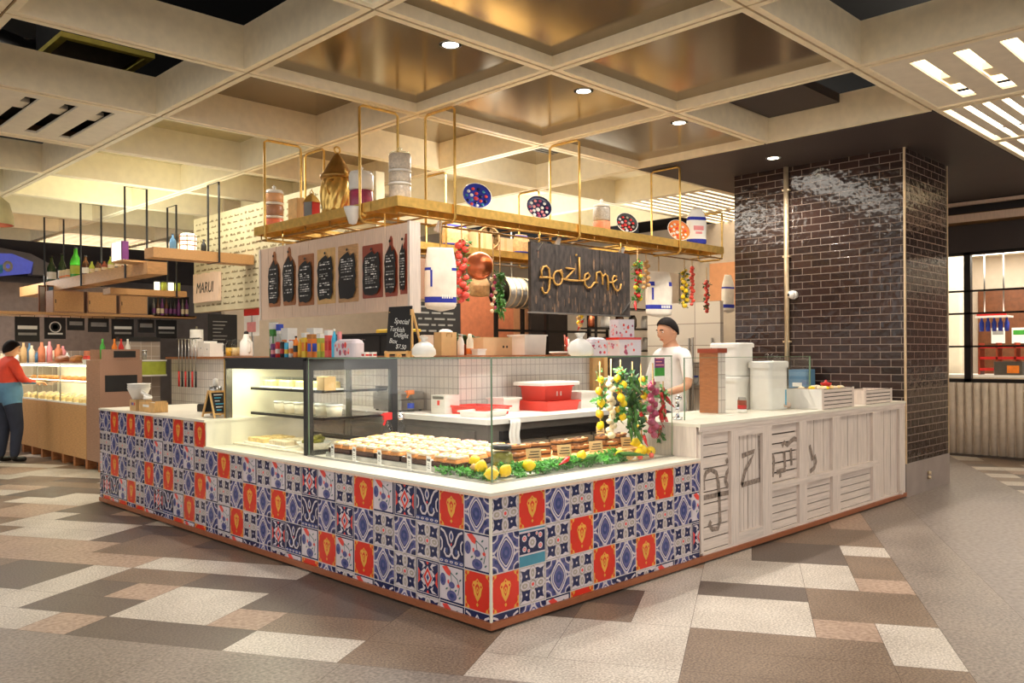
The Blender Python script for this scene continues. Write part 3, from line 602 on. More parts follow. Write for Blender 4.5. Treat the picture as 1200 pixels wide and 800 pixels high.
ROW = {0: {16: 'red', 17: 'cross', 18: 'red', 19: 'lav', 20: 'cross', 21: 'red', 22: 'lav', 23: 'red', 24: 'lav', 25: 'red', 26: 'lav'},
       1: {0: 'lav', 1: 'red', 2: 'wave', 3: 'geo', 4: 'flower', 5: 'red', 6: 'cross', 7: 'flower', 8: 'geo', 9: 'cross', 10: 'flower', 11: 'cross', 12: 'flower', 13: 'cross', 14: 'red', 15: 'lav', 16: 'cross', 17: 'flower', 18: 'lav', 19: 'cross', 20: 'flower', 21: 'lav', 22: 'cross', 23: 'lav', 24: 'cross', 25: 'lav', 26: 'cross'},
       2: {0: 'flower', 1: 'wave', 2: 'cross', 3: 'lav', 4: 'cross', 5: 'lav', 6: 'geo', 7: 'lav', 8: 'wave', 9: 'lav', 10: 'red', 11: 'lav', 12: 'red', 13: 'lav', 14: 'cross', 15: 'flower', 16: 'red', 17: 'lav', 18: 'cross', 19: 'red', 20: 'lav', 21: 'red', 22: 'lav', 23: 'cross', 24: 'lav', 25: 'red', 26: 'lav'},
       3: {0: 'red', 1: 'flower', 2: 'geo', 3: 'cross', 4: 'lav', 5: 'red', 6: 'flower', 7: 'red', 8: 'flower', 9: 'wave', 10: 'geo', 11: 'lav', 12: 'cross', 13: 'red', 14: 'flower', 15: 'lav', 16: 'cross', 17: 'red', 18: 'flower', 19: 'wave', 20: 'geo', 21: 'lav', 22: 'cross', 23: 'red', 24: 'flower', 25: 'wave', 26: 'geo'},
       4: {8: 'red', 16: 'red', 18: 'red', 22: 'red', 24: 'red', 26: 'red'}}
for r in range(5):
    for n in range(28):
        if r == 0 and n < 16: continue
        k = ROW[r].get(n) or (('wave', 'lav', 'cross', 'flower')[(n * 3 + r) % 4])
        y1 = 0.2 * (n + 1); u0 = 0.0
        if n == 27: u0 = 0.62
        tile(m, k, (0, y1, Z1 - 0.2 * r), (0, -1, 0), (-1, 0, 0), v0=0.82 if r == 4 else 0, u0=u0)
m.box(-0.0075, -0.0075, 0.05, 0.004, 0.004, Z1, 'stone_cream')
m.build('tile_facing', c)
m = MB()
RR = {1: ['cross', 'red', 'lav', 'cross', 'red', 'lav', 'cross', 'red', 'cross', 'lav'], 2: ['lav', 'dark', 'cross', 'red', 'lav', 'cross', 'lav', 'cross', 'lav', 'flower'], 3: ['red', 'cross', 'lav', 'cross', 'red', 'lav', 'red', 'lav', 'cross', 'geo'], 4: ['wave', 'lav', 'flower', 'red', 'lav', 'wave', 'cross', 'flower', 'lav', 'wave']}
for r, row in RR.items():
    for n, k in enumerate(row): tile(m, k, (0.2 * n, 0, Z1 - 0.2 * r), (1, 0, 0), (0, -1, 0), v0=0.82 if r == 4 else 0, u1=0.45 if n == 9 else 1)
m.build('tile_facing', c)
m = MB()
m.box(-0.014, -0.014, Z1, 0.9, 3.2, Z1 + 0.016, 'stone_cream'); m.box(0.9, -0.014, Z1, 1.89, 0.72, Z1 + 0.016, 'stone_cream')
m.box(-0.013, -0.013, Z1 - 0.012, 0.0, 3.2, Z1, 'wood_pale'); m.box(0.0, -0.013, Z1 - .012, 1.89, 0.0, Z1, 'wood_pale'); m.build('ledge', c)
m = MB(); m.box(-0.014, 3.19, Z1 + 0.2, 0.92, 5.475, Z1 + 0.218, 'stone_cream'); m.build('upper_worktop', c)
m = MB(); m.box(-0.016, -0.016, 0.014, 0.9, 5.47, 0.05, 'plinth'); m.box(0.9, -0.016, 0.014, 1.89, 0.7, 0.05, 'plinth'); m.box(0.012, 0.012, 0.0, 0.88, 5.44, 0.014, 'black'); m.box(0.88, 0.012, 0, 1.89, 0.68, 0.014, 'black'); m.build('plinth', c)  # black set-back boxes paint the shadow gap below the plinth

# ------------------------------------------------------------------ white panelled counter on the right
c = T('panelled_counter', 'white painted timber counter with mixed slatted panels and dark brushed lettering', 'counter', (0, 0, 0))
m = MB(); m.box(1.93, 0.034, 0.05, 5.455, 0.74, 0.905, 'gap_dark'); m.box(1.892, 0.02, 0.05, 1.93, 0.74, 0.905, 'white_wood'); m.build('carcass', c)
m = MB(); m.box(1.89, -0.012, 0.905, 5.458, 0.76, 0.925, 'stone_cream'); m.box(1.89, -0.008, 0.875, 5.458, 0.0, 0.905, 'white_wood_h'); m.build('worktop', c)
m = MB(); m.box(1.892, -0.016, 0.014, 5.462, 0.7, 0.05, 'plinth'); m.box(1.9, 0.012, 0, 5.44, 0.6, .014, 'black'); m.build('plinth', c)  # black box under this plinth stands in for shade in the gap
m = MB(); V = 'white_wood'; H = 'white_wood_h'
m.box(1.93, -0.003, 0.855, 5.455, 0.02, 0.878, H); m.box(1.93, -0.003, 0.05, 5.455, 0.02, 0.068, H)
for a, b in ((1.905, 1.94), (2.29, 2.385), (2.73, 2.865), (3.30, 3.425), (3.885, 4.03), (4.70, 4.85), (5.32, 5.455)): m.box(a, -0.004, 0.068, b, 0.034, 0.855, V)
m.box(2.865, -0.006, 0.372, 4.85, 0.034, 0.42, H); m.box(2.385, -0.004, 0.068, 2.73, 0.034, 0.13, H); m.box(2.385, -0.004, 0.81, 2.73, 0.034, 0.855, H); m.box(5.3, -0.03, 0.05, 5.33, -0.004, .09, H)
m.build('frame', c)
def hslats(x0, x1, z0, z1, n, gap=0.006):
    p = MB(); h = (z1 - z0) / n
    for k in range(n): p.box(x0, 0.020 + 0.0015 * (k % 3), z0 + k * h + gap / 2, x1, 0.036, z0 + (k + 1) * h - gap / 2, 'white_wood_h')
    p.build('slat_panel', c)
def vslats(x0, x1, z0, z1, n, gap=0.008):
    p = MB(); h = (x1 - x0) / n
    for k in range(n): p.box(x0 + k * h + gap / 2, 0.020 + 0.0015 * (k % 3), z0, x0 + (k + 1) * h - gap / 2, 0.036, z1, 'white_wood')
    p.build('board_panel', c)
hslats(1.94, 2.29, 0.068, 0.855, 10, .008); vslats(2.385, 2.73, 0.13, 0.81, 6); hslats(2.865, 3.30, 0.42, 0.855, 6, .012); vslats(3.425, 3.885, 0.42, 0.855, 8, .006)
vslats(4.03, 4.70, 0.42, 0.855, 10, .006); hslats(2.865, 3.885, 0.068, 0.372, 5, .007); hslats(4.03, 4.70, 0.068, 0.372, 5, .007); vslats(4.85, 5.32, 0.068, 0.855, 9, .006)
def brush(strokes, ox, oy, sc, y, wid, name):
    p = MB()
    for st in strokes:
        q = [W(ox + a / sc, oy + b / sc, Y=y) for a, b in st]
        for quad in strip2([(v.x, v.z) for v in q], wid): p.add([(a, y, b) for a, b in quad], [(0, 1, 2, 3)], 'charcoal_and_edge_shade')
    p.build(name, c)
gs = [[(22, 420), (19, 370), (32, 328), (58, 310), (86, 328), (98, 380), (101, 450), (104, 520), (107, 580), (95, 618), (66, 622), (52, 600), (60, 580)], [(12, 460), (60, 450), (100, 440), (155, 430)], [(138, 255), (146, 278)], [(158, 300), (140, 330), (135, 370), (148, 405)]]
brush(gs, 820, 480, 4.443, 0.0185, .034, 'lettering')
brush([[(220, 240), (285, 215), (262, 270), (236, 320), (218, 395)], [(218, 392), (320, 362)], [(312, 135), (318, 370)]], 820, 480, 4.443, 0.0185, .036, 'lettering')  # the lone upright is the frame-edge shadow, painted in as a stroke
brush([[(380, 230), (386, 265), (380, 350)], [(440, 215), (445, 300)], [(475, 200), (478, 290)], [(428, 190), (440, 170), (456, 184), (474, 164), (492, 150), (508, 156), (512, 180)], [(400, 326), (420, 318), (448, 312)], [(418, 330), (420, 352)]], 820, 480, 4.443, 0.0185, .036, 'lettering')
brush([[(572, 185), (582, 225), (590, 262)], [(598, 235), (606, 270), (598, 300), (574, 322)]], 820, 480, 4.443, 0.0185, .036, 'lettering')

# ------------------------------------------------------------------ glass case on the ledge and the upright fridge beside it
ZL = Z1 + 0.016; ZG = 1.372
c = T('glass_display_case', 'frameless glass counter case holding breads, lemons and parsley at the corner', 'display case', (0.2, 0.2, ZL))
mat('glass_edge', (112, 138, 108), 0.15, var=0.05)
m = MB(); m.box(0, 0.002, 0, .008, 1.84, ZG - ZL, 'glass'); m.build('glass_pane', c)
m = MB(); m.box(.01, 0, 0, 1.68, .008, ZG - ZL, 'glass'); m.build('glass_pane', c)
m = MB(); m.box(1.672, .01, 0, 1.68, .5, ZG - ZL, 'glass'); m.build('glass_pane', c)
m = MB(); m.box(0, 0, ZG - ZL + .0005, .56, 1.84, ZG - ZL + .009, 'glass'); m.box(.56, 0, ZG - ZL + .0005, 1.68, .5, ZG - ZL + .009, 'glass'); m.build('glass_top', c)
m = MB()
m.box(-.0015, -.0015, 0, .006, .006, ZG - ZL, 'glass_edge'); m.box(1.677, -.001, 0, 1.681, .004, ZG - ZL, 'glass_edge'); m.box(-.001, 1.837, 0, .004, 1.84, ZG - ZL, 'glass_edge')
m.box(-.003, -.003, ZG - ZL + .0005, 0.0, 1.84, ZG - ZL + .0095, 'glass_edge'); m.box(0, -.003, ZG - ZL + .0005, 1.682, 0.0, ZG - ZL + .0095, 'glass_edge'); m.build('glass_edge', c, label='green polished glass edges')
m = MB(); m.box(-.012, -.012, 0, .012, 1.84, .008, 'steel'); m.box(.012, -.012, 0, 1.68, .012, .008, 'steel'); m.build('base_channel', c)
t = MB(); t.box(1.68, 0.196, 1.30, 1.79, 0.199, 1.366, 'purple'); t.box(1.68, 0.196, 1.245, 1.79, 0.199, 1.30, 'green'); t.box(1.68, .196, 1.21, 1.79, .199, 1.245, 'white_paper')
for k in range(3): t.box(1.69, 0.195, 1.285 + .022 * k + .03, 1.78 - .02 * (k % 2), 0.196, 1.292 + .022 * k + .03, 'pink')
t.build('sticker', label='purple and green sticker on the glass case by the chilli string', cat='sticker')
area((0.55, 1.2, 1.366), 13, 0.25, 1.5, (0, 0, 0), (1, .97, .86)); area((1.1, 0.42, 1.366), 14, 1.2, 0.2, (0, 0, 0), (1, .97, .86))

c = T('display_fridge', 'black framed upright cake fridge with lit glass shelves on the tiled counter', 'fridge', (0.2, 2.06, ZL))
LX, LY, LZ = 0.78, 1.24, ZG - ZL
m = MB(); K = 'black'
for x in (0, LX - .05):
    m.box(x, 0, 0, x + .05, .045, LZ, K); m.box(x, LY - .04, 0, x + .05, LY, LZ, 'steel_dark' if x == 0 else K)
m.box(0, 0, LZ - .012, LX, LY, LZ + .01, K); m.box(0, .04, LZ - .075, .03, LY - .04, LZ - .012, K); m.box(.05, 0, LZ - .08, LX - .05, .03, LZ - .012, K); m.box(.05, 0, 0, LX, .04, .03, K); m.box(LX - .03, .045, 0, LX, LY, .05, K); m.box(LX - .03, .045, LZ - .08, LX, LY, LZ, K)
m.box(-.002, LY - .02, 0, .02, LY, LZ, 'brass'); m.build('frame', c)
m = MB(); m.box(.006, .046, .012, .012, LY - .042, LZ - .08, 'glass'); m.build('glass_pane', c)
m = MB(); m.box(.05, .01, .03, LX - .05, .016, LZ - .085, 'glass'); m.build('glass_pane', c)
m = MB(); m.box(.02, LY - .012, .0, LX - .02, LY - .004, LZ - .02, 'coffer_cream'); m.build('end_panel', c)
m = MB(); m.box(.02, .04, 0.002, LX - .03, LY - .02, .012, 'cream_plastic'); m.build('floor_panel', c)
for k, z in enumerate((.235, .43)):
    m = MB(); m.box(.16, .05, z, LX - .06, LY - .14, z + .012, 'glass'); m.box(.155, .05, z - .004, .175, LY - .14, z + .016, 'black_metal'); m.box(.16, .05, z - .003, LX - .06, .06, z + .014, 'black_metal'); m.box(.4, .05, z - .006, .42, LY - .14, z, 'black_metal'); m.build('shelf', c)
m = MB()
for y in (.05, .62): m.box(LX - .028, y, .05, LX - .02, y + .56, LZ - .08, 'glass'); m.box(LX - .03, y, .05, LX - .012, y + .03, LZ - .08, 'steel_dark'); m.box(LX - .03, y + .54, .05, LX - .012, y + .57, LZ - .08, 'steel_dark')
m.build('sliding_door', c)
m = MB(); m.cyl((.12, .08, LZ - .03), (.12, LY - .08, LZ - .03), .012, 'tube_glow', 10); m.build('light_tube', c)
area((0.36, 2.68, ZG - .045), 9, 0.2, 1.0, (0, 0, 0), (1, 1, .72))
# right-hand sneeze guard on the white counter
c = T('sneeze_guard', 'clear glass sneeze guard on the white panelled counter', 'glass screen', (2.12, 0.26, 0.925))
m = MB(); m.box(0, 0, 0.0, 1.92, .008, .435, 'glass'); m.build('glass_pane', c)
m = MB(); m.box(1.912, .01, 0.12, 1.92, .35, .435, 'glass'); m.build('glass_pane', c)
m = MB(); m.box(-.002, -.002, 0, .003, .006, .435, 'glass_edge'); m.box(0, -.0015, .4355, 1.92, .0095, .439, 'glass_edge'); m.box(1.915, -.002, 0, 1.922, .01, .435, 'glass_edge'); m.build('glass_edge', c, label='pale green polished glass edge')
m = MB()
for x in (0.0,): m.cyl((x, .06, .0), (x, .06, .02), .035, 'chrome', 14); m.cyl((x, .06, .02), (x, .06, .14), .014, 'chrome', 12); m.ball((x, .05, .15), .026, 'chrome')
m.build('clamp_post', c)
# ------------------------------------------------------------------ small shared shapes
def loc(px, py, **k):
    p = W(px, py, **k); return p, (p - _C).dot(_d) / 987.97
def leaves(mb, c, r, n, mt, size=0.03, rn=None, flat=1.0):
    rn = rn or random
    for _ in range(n):
        th, ph = rn.uniform(0, 2 * PI), math.acos(rn.uniform(-1, 1)); rr = r * rn.uniform(.35, 1)
        p = Vector((c[0] + rr * math.sin(ph) * math.cos(th), c[1] + rr * math.sin(ph) * math.sin(th), c[2] + rr * math.cos(ph) * flat))
        a = Vector((rn.gauss(0, 1), rn.gauss(0, 1), rn.gauss(0, 1))).normalized(); b = a.orthogonal().normalized(); nn = a.cross(b)
        s = size * rn.uniform(.6, 1.3)
        mb.add([tuple(p), tuple(p + a * s * .5 + b * s * .32 + nn * s * .1), tuple(p + a * s), tuple(p + a * s * .5 - b * s * .32 + nn * s * .1)], [(0, 1, 2, 3)], mt)
def inst(o, parent, loc=(0, 0, 0), rot=(0, 0, 0), sc=1.0):
    c = o.copy(); COL.objects.link(c); c.parent = parent; c.location = loc; c.rotation_euler = rot; c.scale = (sc, sc, sc) if not isinstance(sc, tuple) else sc
    for k in KIDS(o): q = k.copy(); COL.objects.link(q); q.parent = c
    return c
def chili_mb(L, r, mt, bend=0.25):
    m = MB(); n = 8
    m.tube([(bend * L * (k / n) ** 2, 0, -L * k / n) for k in range(n + 1)], [r * (0.75 + .35 * math.sin(PI * min(1, k / n * 1.3))) * (1 - (k / n) ** 3) + .0008 for k in range(n + 1)], mt, 8)
    m.tube([(0, 0, 0.02), (0, 0, -0.004)], [r * .25, r * .6], 'leaf_d', 6); return m
def sack_mb(w, d, h, bands=(), mt='sack', neck=0.55, bmt='sack_blue', lean=0.0):
    m = MB(); N = 24; J = 22; vs = []
    for j in range(J + 1):
        t = j / J; z = -h + h * t
        k = min(1, (t / .06) ** .5) if t < .06 else 1.0
        k *= 1 - (1 - neck) * max(0, (t - .72) / .28) ** 1.3; dk = k * (1 - .75 * max(0, (t - .6) / .4))
        for i in range(N):
            a = 2 * PI * i / N; ca, sa = math.cos(a), math.sin(a)
            x = w / 2 * k * math.copysign(abs(ca) ** .6, ca); y = d / 2 * dk * math.copysign(abs(sa) ** .8, sa)
            x += .012 * math.sin(5 * t + 3 * a) * w; y += .03 * d * math.sin(7 * t + 2 * a)
            vs.append((x + lean * (t) * w, y, z))
    m.v = vs; mats = {}
    for j in range(J):
        t = (j + .5) / J; mm = mt
        for i in range(N):
            mm = mt
            for b in bands:
                if b[0] <= t <= b[1] and (len(b) < 3 or not (b[2] <= i % N <= b[3])): mm = bmt
            m.f.append((j * N + i, j * N + (i + 1) % N, (j + 1) * N + (i + 1) % N, (j + 1) * N + i)); m.mi.append(m.m(mm)); m.sm.append(True)
    m.f.append(tuple(range(N - 1, -1, -1))); m.mi.append(m.m(mt)); m.sm.append(False)
    m.f.append(tuple(J * N + k for k in range(N))); m.mi.append(m.m(mt)); m.sm.append(False)
    return m

# ------------------------------------------------------------------ brass shelf rack hung from the ceiling
rk = T('shelf_rack', 'hanging brass rail shelf rack carrying jars, bowls and sacks over the counters', 'hanging rack', (0.9, 1.94, 2.44))
def rl(p): return (p[0] - .9, p[1] - 1.94, p[2] - 2.44)
ZT = 2.576
def tray(x0, y0, x1, y1, nm):
    m = MB(); a, b = rl((x0, y0, ZT)), rl((x1, y1, ZT))
    m.box(a[0], a[1], a[2] - .006, b[0], b[1], a[2], 'brass'); t = .006; h = -.072
    m.box(a[0], a[1] - .001, a[2] + h, b[0], a[1] + t, a[2] + .003, 'brass'); m.box(a[0], b[1] - t, a[2] + h, b[0], b[1] + .001, a[2] + .003, 'brass')
    m.box(a[0] - .001, a[1], a[2] + h, a[0] + t, b[1], a[2] + .003, 'brass'); m.box(b[0] - t, a[1], a[2] + h, b[0] + .001, b[1], a[2] + .003, 'brass')
    m.build(nm, rk)
tray(0.90, 2.28, 1.24, 4.12, 'shelf_tray'); tray(0.90, 1.94, 5.44, 2.272, 'shelf_tray'); tray(1.25, 3.82, 4.74, 4.12, 'shelf_tray'); tray(4.40, 2.28, 4.74, 3.81, 'shelf_tray')
def hanger(p0, p1, z0=2.44, top=ZC):
    a, b = rl(p0 + (top,)), rl(p1 + (top,)); z = z0 - 2.44; m = MB(); r = .011; e = .03
    d = Vector((b[0] - a[0], b[1] - a[1], 0)).normalized() * e
    A, B = Vector(a), Vector(b)
    m.tube([(A.x, A.y, z + e), (A.x, A.y, A.z - e), tuple(A + d - Vector((0, 0, .012))), tuple(B - d - Vector((0, 0, .012))), (B.x, B.y, B.z - e), (B.x, B.y, z + e), (B.x - d.x, B.y - d.y, z), (A.x + d.x, A.y + d.y, z)], r, 'brass', 8, closed=True)
    m.build('hanger', rk)
for y in (2.40, 3.89): hanger((0.885, y), (1.255, y))
for x in (1.45, 2.95, 4.56): hanger((x, 1.925), (x, 2.287))
hanger((5.42, 1.95), (5.42, 2.26), top=2.98)
for x in (1.45, 2.95, 4.40): hanger((x, 3.80), (x, 4.135))
m = MB()
for y in (1.96, 2.25): m.cyl(rl((.92, y, 2.452)), rl((5.44, y, 2.452)), .008, 'brass_dark', 8)
for x in (.92, 1.22): m.cyl(rl((x, 2.27, 2.452)), rl((x, 4.1, 2.452)), .008, 'brass_dark', 8)
for y in (3.85, 4.1): m.cyl(rl((1.25, y, 2.452)), rl((4.74, y, 2.452)), .008, 'brass_dark', 8)
for k in range(9):
    x = 1.2 + k * .5; m.cyl(rl((x, 1.96, 2.452)), rl((x, 2.25, 2.452)), .007, 'brass_dark', 6)
    m.cyl(rl((x, 1.96, 2.452)), rl((x, 1.96, 2.50)), .006, 'brass_dark', 6)
for k in range(5):
    y = 2.5 + k * .38; m.cyl(rl((.92, y, 2.452)), rl((1.22, y, 2.452)), .007, 'brass_dark', 6); m.cyl(rl((.92, y, 2.452)), rl((.92, y, 2.50)), .006, 'brass_dark', 6)
m.build('lower_rail', rk)
for px, py, lb in ((660, 268, 'between the blue and purple bowls'), (735, 276, 'below the black bowl'), (520, 214, 'near the jar stack at the rack corner')):
    p, s = loc(px, py, Y=2.0)
    t = T('spotlight', 'small white spotlight on the brass rack ' + lb, 'spotlight', (p.x, 2.06, 2.452))
    m = MB(); m.at((0, 0, -.03), (.5, 0, 0)).lathe([(.018, .03), (.02, 0), (.032, -.05), (.03, -.05), (.0, -.03)], 'white_plastic', n=14); m.build('shade', t); m = MB(); m.cyl((0, 0, -.002), (0, 0, -.03), .006, 'white_plastic', 8); m.build('stem', t)
t = T('spotlight', 'large white cone spotlight clipped on the brass rack above menu board', 'spotlight', (0.865, 2.47, 2.5))
m = MB(); m.at((0, 0, 0)).lathe([(.0, -.085), (.03, -.075), (.065, .03), (.07, .055), (.066, .055), (.0, .05)], 'white_plastic', n=18); m.build('shade', t); m = MB(); m.bar((.035, 0, .03), (.035, -.12, -.02), .02, .02, 'brass'); m.build('bracket', t)

# things standing on the rack
def stack(name, label, cat, p, layers, lid=None):
    t = T(name, label, cat, p); z = 0
    for r, h, mt, nm in layers:
        m = MB(); m.lathe([(r * .93, z + .001), (r, z + h * .12), (r, z + h * .88), (r * .93, z + h)], mt, n=18); m.build(nm, t); z += h
    if lid: m = MB(); m.lathe([(lid[0], z), (lid[0] * .9, z + .012), (.018, z + .022), (.01, z + .03), (.02, z + .045), (.0, z + .062)], lid[1], n=18); m.build('lid', t)
    return t
stack('storage_jar', 'tall tiered jar of orange and red spices at left end of brass rack', 'jar', (1.03, 3.98, ZT), ((.085, .08, 'jar_coral', 'tier'), (.085, .025, 'white_plastic', 'collar'), (.085, .10, 'jar_brown', 'tier'), (.085, .025, 'white_plastic', 'collar'), (.085, .08, 'jar_peach', 'tier'), (.085, .02, 'white_plastic', 'collar')), (.08, 'white_plastic'))
stack('storage_jar', 'tall tiered clear jar with patterned taupe bands at the rack corner', 'jar', (1.06, 2.12, ZT), ((.085, .12, 'jar_lace', 'tier'), (.088, .02, 'white_plastic', 'collar'), (.085, .08, 'jar_lace', 'tier'), (.088, .02, 'white_plastic', 'collar'), (.085, .12, 'jar_lace', 'tier')), (.085, 'jar_glass'))
stack('canister', 'white canister with red lace pattern beside the brass lantern', 'canister', (1.05, 2.62, ZT), ((.095, .15, 'onion', 'patterned_base'), (.1, .14, 'white_plastic', 'body')), (.095, 'white_plastic'))
p, s = loc(705, 250, Y=2.1)
stack('storage_jar', 'patterned dark glass jar with red base between purple and black bowls', 'jar', (p.x, 2.1, ZT), ((.085, .1, 'terracotta', 'base'), (.085, .14, 't_taupe', 'patterned_band'), (.08, .02, 'white_plastic', 'collar')), (.05, 'white_plastic'))
t = T('brass_lantern', 'ornate fluted brass lantern with pointed lid standing on the rack', 'lantern', (1.06, 2.98, ZT))
m = MB(); n = 48; prof = [(.10, .0), (.125, .02), (.12, .05), (.135, .09), (.14, .2), (.125, .27), (.105, .30)]; vs = []
for j, (r, z) in enumerate(prof):
    for k in range(n): a = 2 * PI * k / n + z * 2.2; q = r * (1 + .06 * math.cos(12 * 2 * PI * k / n)); vs.append((q * math.cos(a), q * math.sin(a), z))
m.add(vs, [(j * n + k, j * n + (k + 1) % n, (j + 1) * n + (k + 1) % n, (j + 1) * n + k) for j in range(len(prof) - 1) for k in range(n)], 'brass', True); m.build('fluted_body', t)
m = MB(); m.lathe([(.14, .30), (.145, .33), (.125, .34), (.08, .42), (.035, .49), (.012, .52)], 'brass_dark', n=24)
m.build('lid', t); m = MB(); m.tube([(.028 * math.cos(a), 0, .545 + .028 * math.sin(a)) for a in [2 * PI * k / 14 for k in range(14)]], .008, 'brass', 8, closed=True); m.ball((0, 0, .51), .018, 'brass'); m.build('ring_handle', t)
m = MB(); m.tube([(-.1, -.09, .27), (-.17, -.12, .25), (-.19, -.12, .2), (-.14, -.1, .14)], .008, 'brass', 8); m.tube([(.0, -.14, .31), (-.03, -.16, .36)], [.02, .005], 'brass', 8); m.build('spout', t)
t = T('toy_house', 'small red and grey striped lantern with pitched top beside brass lantern', 'ornament', (1.02, 3.32, ZT))
m = MB()
for k in range(6): a = 2 * PI * k / 6; a2 = a + PI / 3; m.prism([(0, 0), (.075, 0), (.075, .14), (0, .14)], (.075 * math.cos(a), .075 * math.sin(a), 0), (math.cos(a2) - math.cos(a), math.sin(a2) - math.sin(a), 0), (0, 0, 1), .003, ('red', 'steel_dark')[k % 2])
m.lathe([(.075, 0.001), (.07, .138)], 'red', n=6, smooth=False); m.build('panels', t); m = MB(); m.lathe([(.085, .14), (.05, .19), (.0, .23)], 'brass', n=6, smooth=False); m.tube([(-.02, 0, .22), (0, 0, .26), (.02, 0, .22)], .005, 'brass', 6); m.build('top', t)
m = MB(); m.rbox(.96, 3.46, ZT, 1.16, 3.62, ZT + .2, 'pine', .008); m.build('wooden_box', label='plain pale wooden box on the brass rack behind the red lantern', cat='box')
def bowl(px, py, col, pat, lb, r=.12, tilt=1.15, yawz=-.5):
    p, s = loc(px, py, Y=2.06)
    t = T('bowl', lb, 'bowl', (p.x, 2.06, ZT + .012), yawz, 'painted bowls on the brass rack')
    m = MB(); m.at((0, .03, r), (tilt, 0, 0)).lathe([(r * .35, -.06), (r * .8, -.035), (r, .0), (r * .97, .004), (r * .75, -.022), (.0, -.045)], col, n=24); m.build('body', t)
    m = MB(); m.at((0, .03, r), (tilt, 0, 0)); rn = random.Random(px)
    m.lathe([(r * 1.0, .001), (r * 1.015, .005), (r * .96, .0065)], 'white_plastic', n=24, cap=False)
    for ring, cnt, q in ((.0, 1, .022), (.38, 6, .018), (.68, 11, .016)):
        for k in range(cnt):
            a = 2 * PI * k / cnt + ring; x, y = r * ring * math.cos(a), r * ring * math.sin(a); z = -.042 + .045 * ring ** 2
            m.ball((x, y, z + .002), q, pat[(k + int(ring * 10)) % len(pat)], 8, 5, (1, 1, .3))
    m.build('pattern', t)
bowl(560, 224, 'sack_blue', ('t_coral', 'white_paper', 't_teal', 't_navy'), 'blue bowl with red and white pattern tilted up on the brass rack', .125)
bowl(633, 238, 't_navy', ('white_paper', 'onion', 'pink'), 'purple bowl with white dots tilted up on the brass rack', .12)
bowl(736, 257, 'black', ('red', 't_white', 'chili', 't_taupe'), 'black bowl with red rim pattern tilted up on the brass rack', .115)
bowl(797, 268, 'orange', ('white_paper', 'red_tray', 'white_paper'), 'orange bowl with white dots tilted up beside the sack', .13)
p, s = loc(818, 268, Y=2.1)
m = sack_mb(.22, .14, .42, ((.05, .16), (.66, .75)), 'white_paper', .6); m.at()
t = T('flour_sack', 'white flour sack with blue bands and pink print standing on the brass rack', 'sack', (p.x, 2.12, ZT + .425), -.5); m.build('bag', t)
m = MB(); m.box(-.07, -.072, -.25, .05, -.066, -.2, 'pink'); m.box(-.05, -.074, -.29, .03, -.067, -.265, 'pink'); m.build('lettering', t)
# things on the rear arm of the rack
for px, py, w, h, lb in ((535, 268, .34, .26, 'tan printed sack lying on the rear rack arm, left of the drum'), (612, 270, .22, .24, 'tan sack with a blue stripe on rear rack arm beyond the drum')):
    p, s = loc(px, py, Y=3.95)
    m = sack_mb(w, .16, h, ((.0, .15), (.85, .95)), 'sack_tan', .85); t = T('flour_sack', lb, 'sack', (p.x, 3.97, ZT + h + .004)); m.build('bag', t)
p, s = loc(572, 278, Y=3.92)
t = T('hand_drum', 'round hand drum with pale skin on the rear arm of the rack', 'drum', (p.x, 3.92, ZT + .14), -.6)
m = MB(); m.at(rot=(PI / 2, 0, 0)).lathe([(.13, -.04), (.135, -.03), (.135, .03), (.13, .04), (.12, .04), (.12, -.04), (.13, -.04)], 'sack_tan', n=24, cap=False); m.build('hoop', t); m = MB(); m.at(rot=(PI / 2, 0, 0)).lathe([(.0, .03), (.125, .03)], 'potato', n=24); m.build('skin', t)
for k, (x, h) in enumerate(((3.45, .2), (3.78, .16))):
    m = MB(); m.rbox(x, 3.86, ZT, x + .24, 4.06, ZT + h, 'cardboard', .004); m.box(x + .1, 3.858, ZT, x + .14, 3.862, ZT + h, 'kraft'); m.build('cardboard_box', label=('taller' if not k else 'lower') + ' tan carton on the rear arm of the brass rack', cat='box', group='cartons on the rear rack arm')

# ------------------------------------------------------------------ wooden menu board with chopping boards
XB = 0.85
t = T('menu_board', 'pale whitewashed menu board hung under the rack with eight chopping boards', 'menu board', (XB, 2.85, 1.72))
def ml(y, z): return (y - 2.85, z - 1.72)
m = MB(); y0, y1, zb, zt = 1.76, 3.9, 1.72, 2.352; n = 32
for k in range(n):
    a = y0 + (y1 - y0) * k / n; b = y0 + (y1 - y0) * (k + 1) / n
    m.box(0.001 * (k % 2), a - 2.85 + .001, 0, .03, b - 2.85 - .001, zt - zb, 'wood_pale')
m.box(.03, y0 - 2.85, .01, .05, y1 - 2.85, zt - zb - .01, 'wood_pale'); m.build('backing', t)
m = MB(); m.box(0.0, y0 - .025 - 2.85, -.02, .10, y0 - 2.85, zt - zb + .01, 'white_wood'); m.build('end_plank', t); m = MB(); m.box(-.004, y1 - 2.85, -.004, .06, y1 + .03 - 2.85, zt - zb, 'white_wood'); m.build('end_plank', t)
m = MB()
for y in (2.1, 3.6): m.cyl((.05, y - 2.85, .62), (.05, y - 2.85, .74), .006, 'brass', 8); m.box(.03, y - 2.87, .6, .07, y - 2.83, .63, 'brass')
m.build('hanging_bracket', t)
def mb2(px, py): p = W(px, py, X=XB - .004); return ml(p.y, p.z)
def bp(x, y): return mb2(290 + x / 5.714, 250 + y / 5.714)
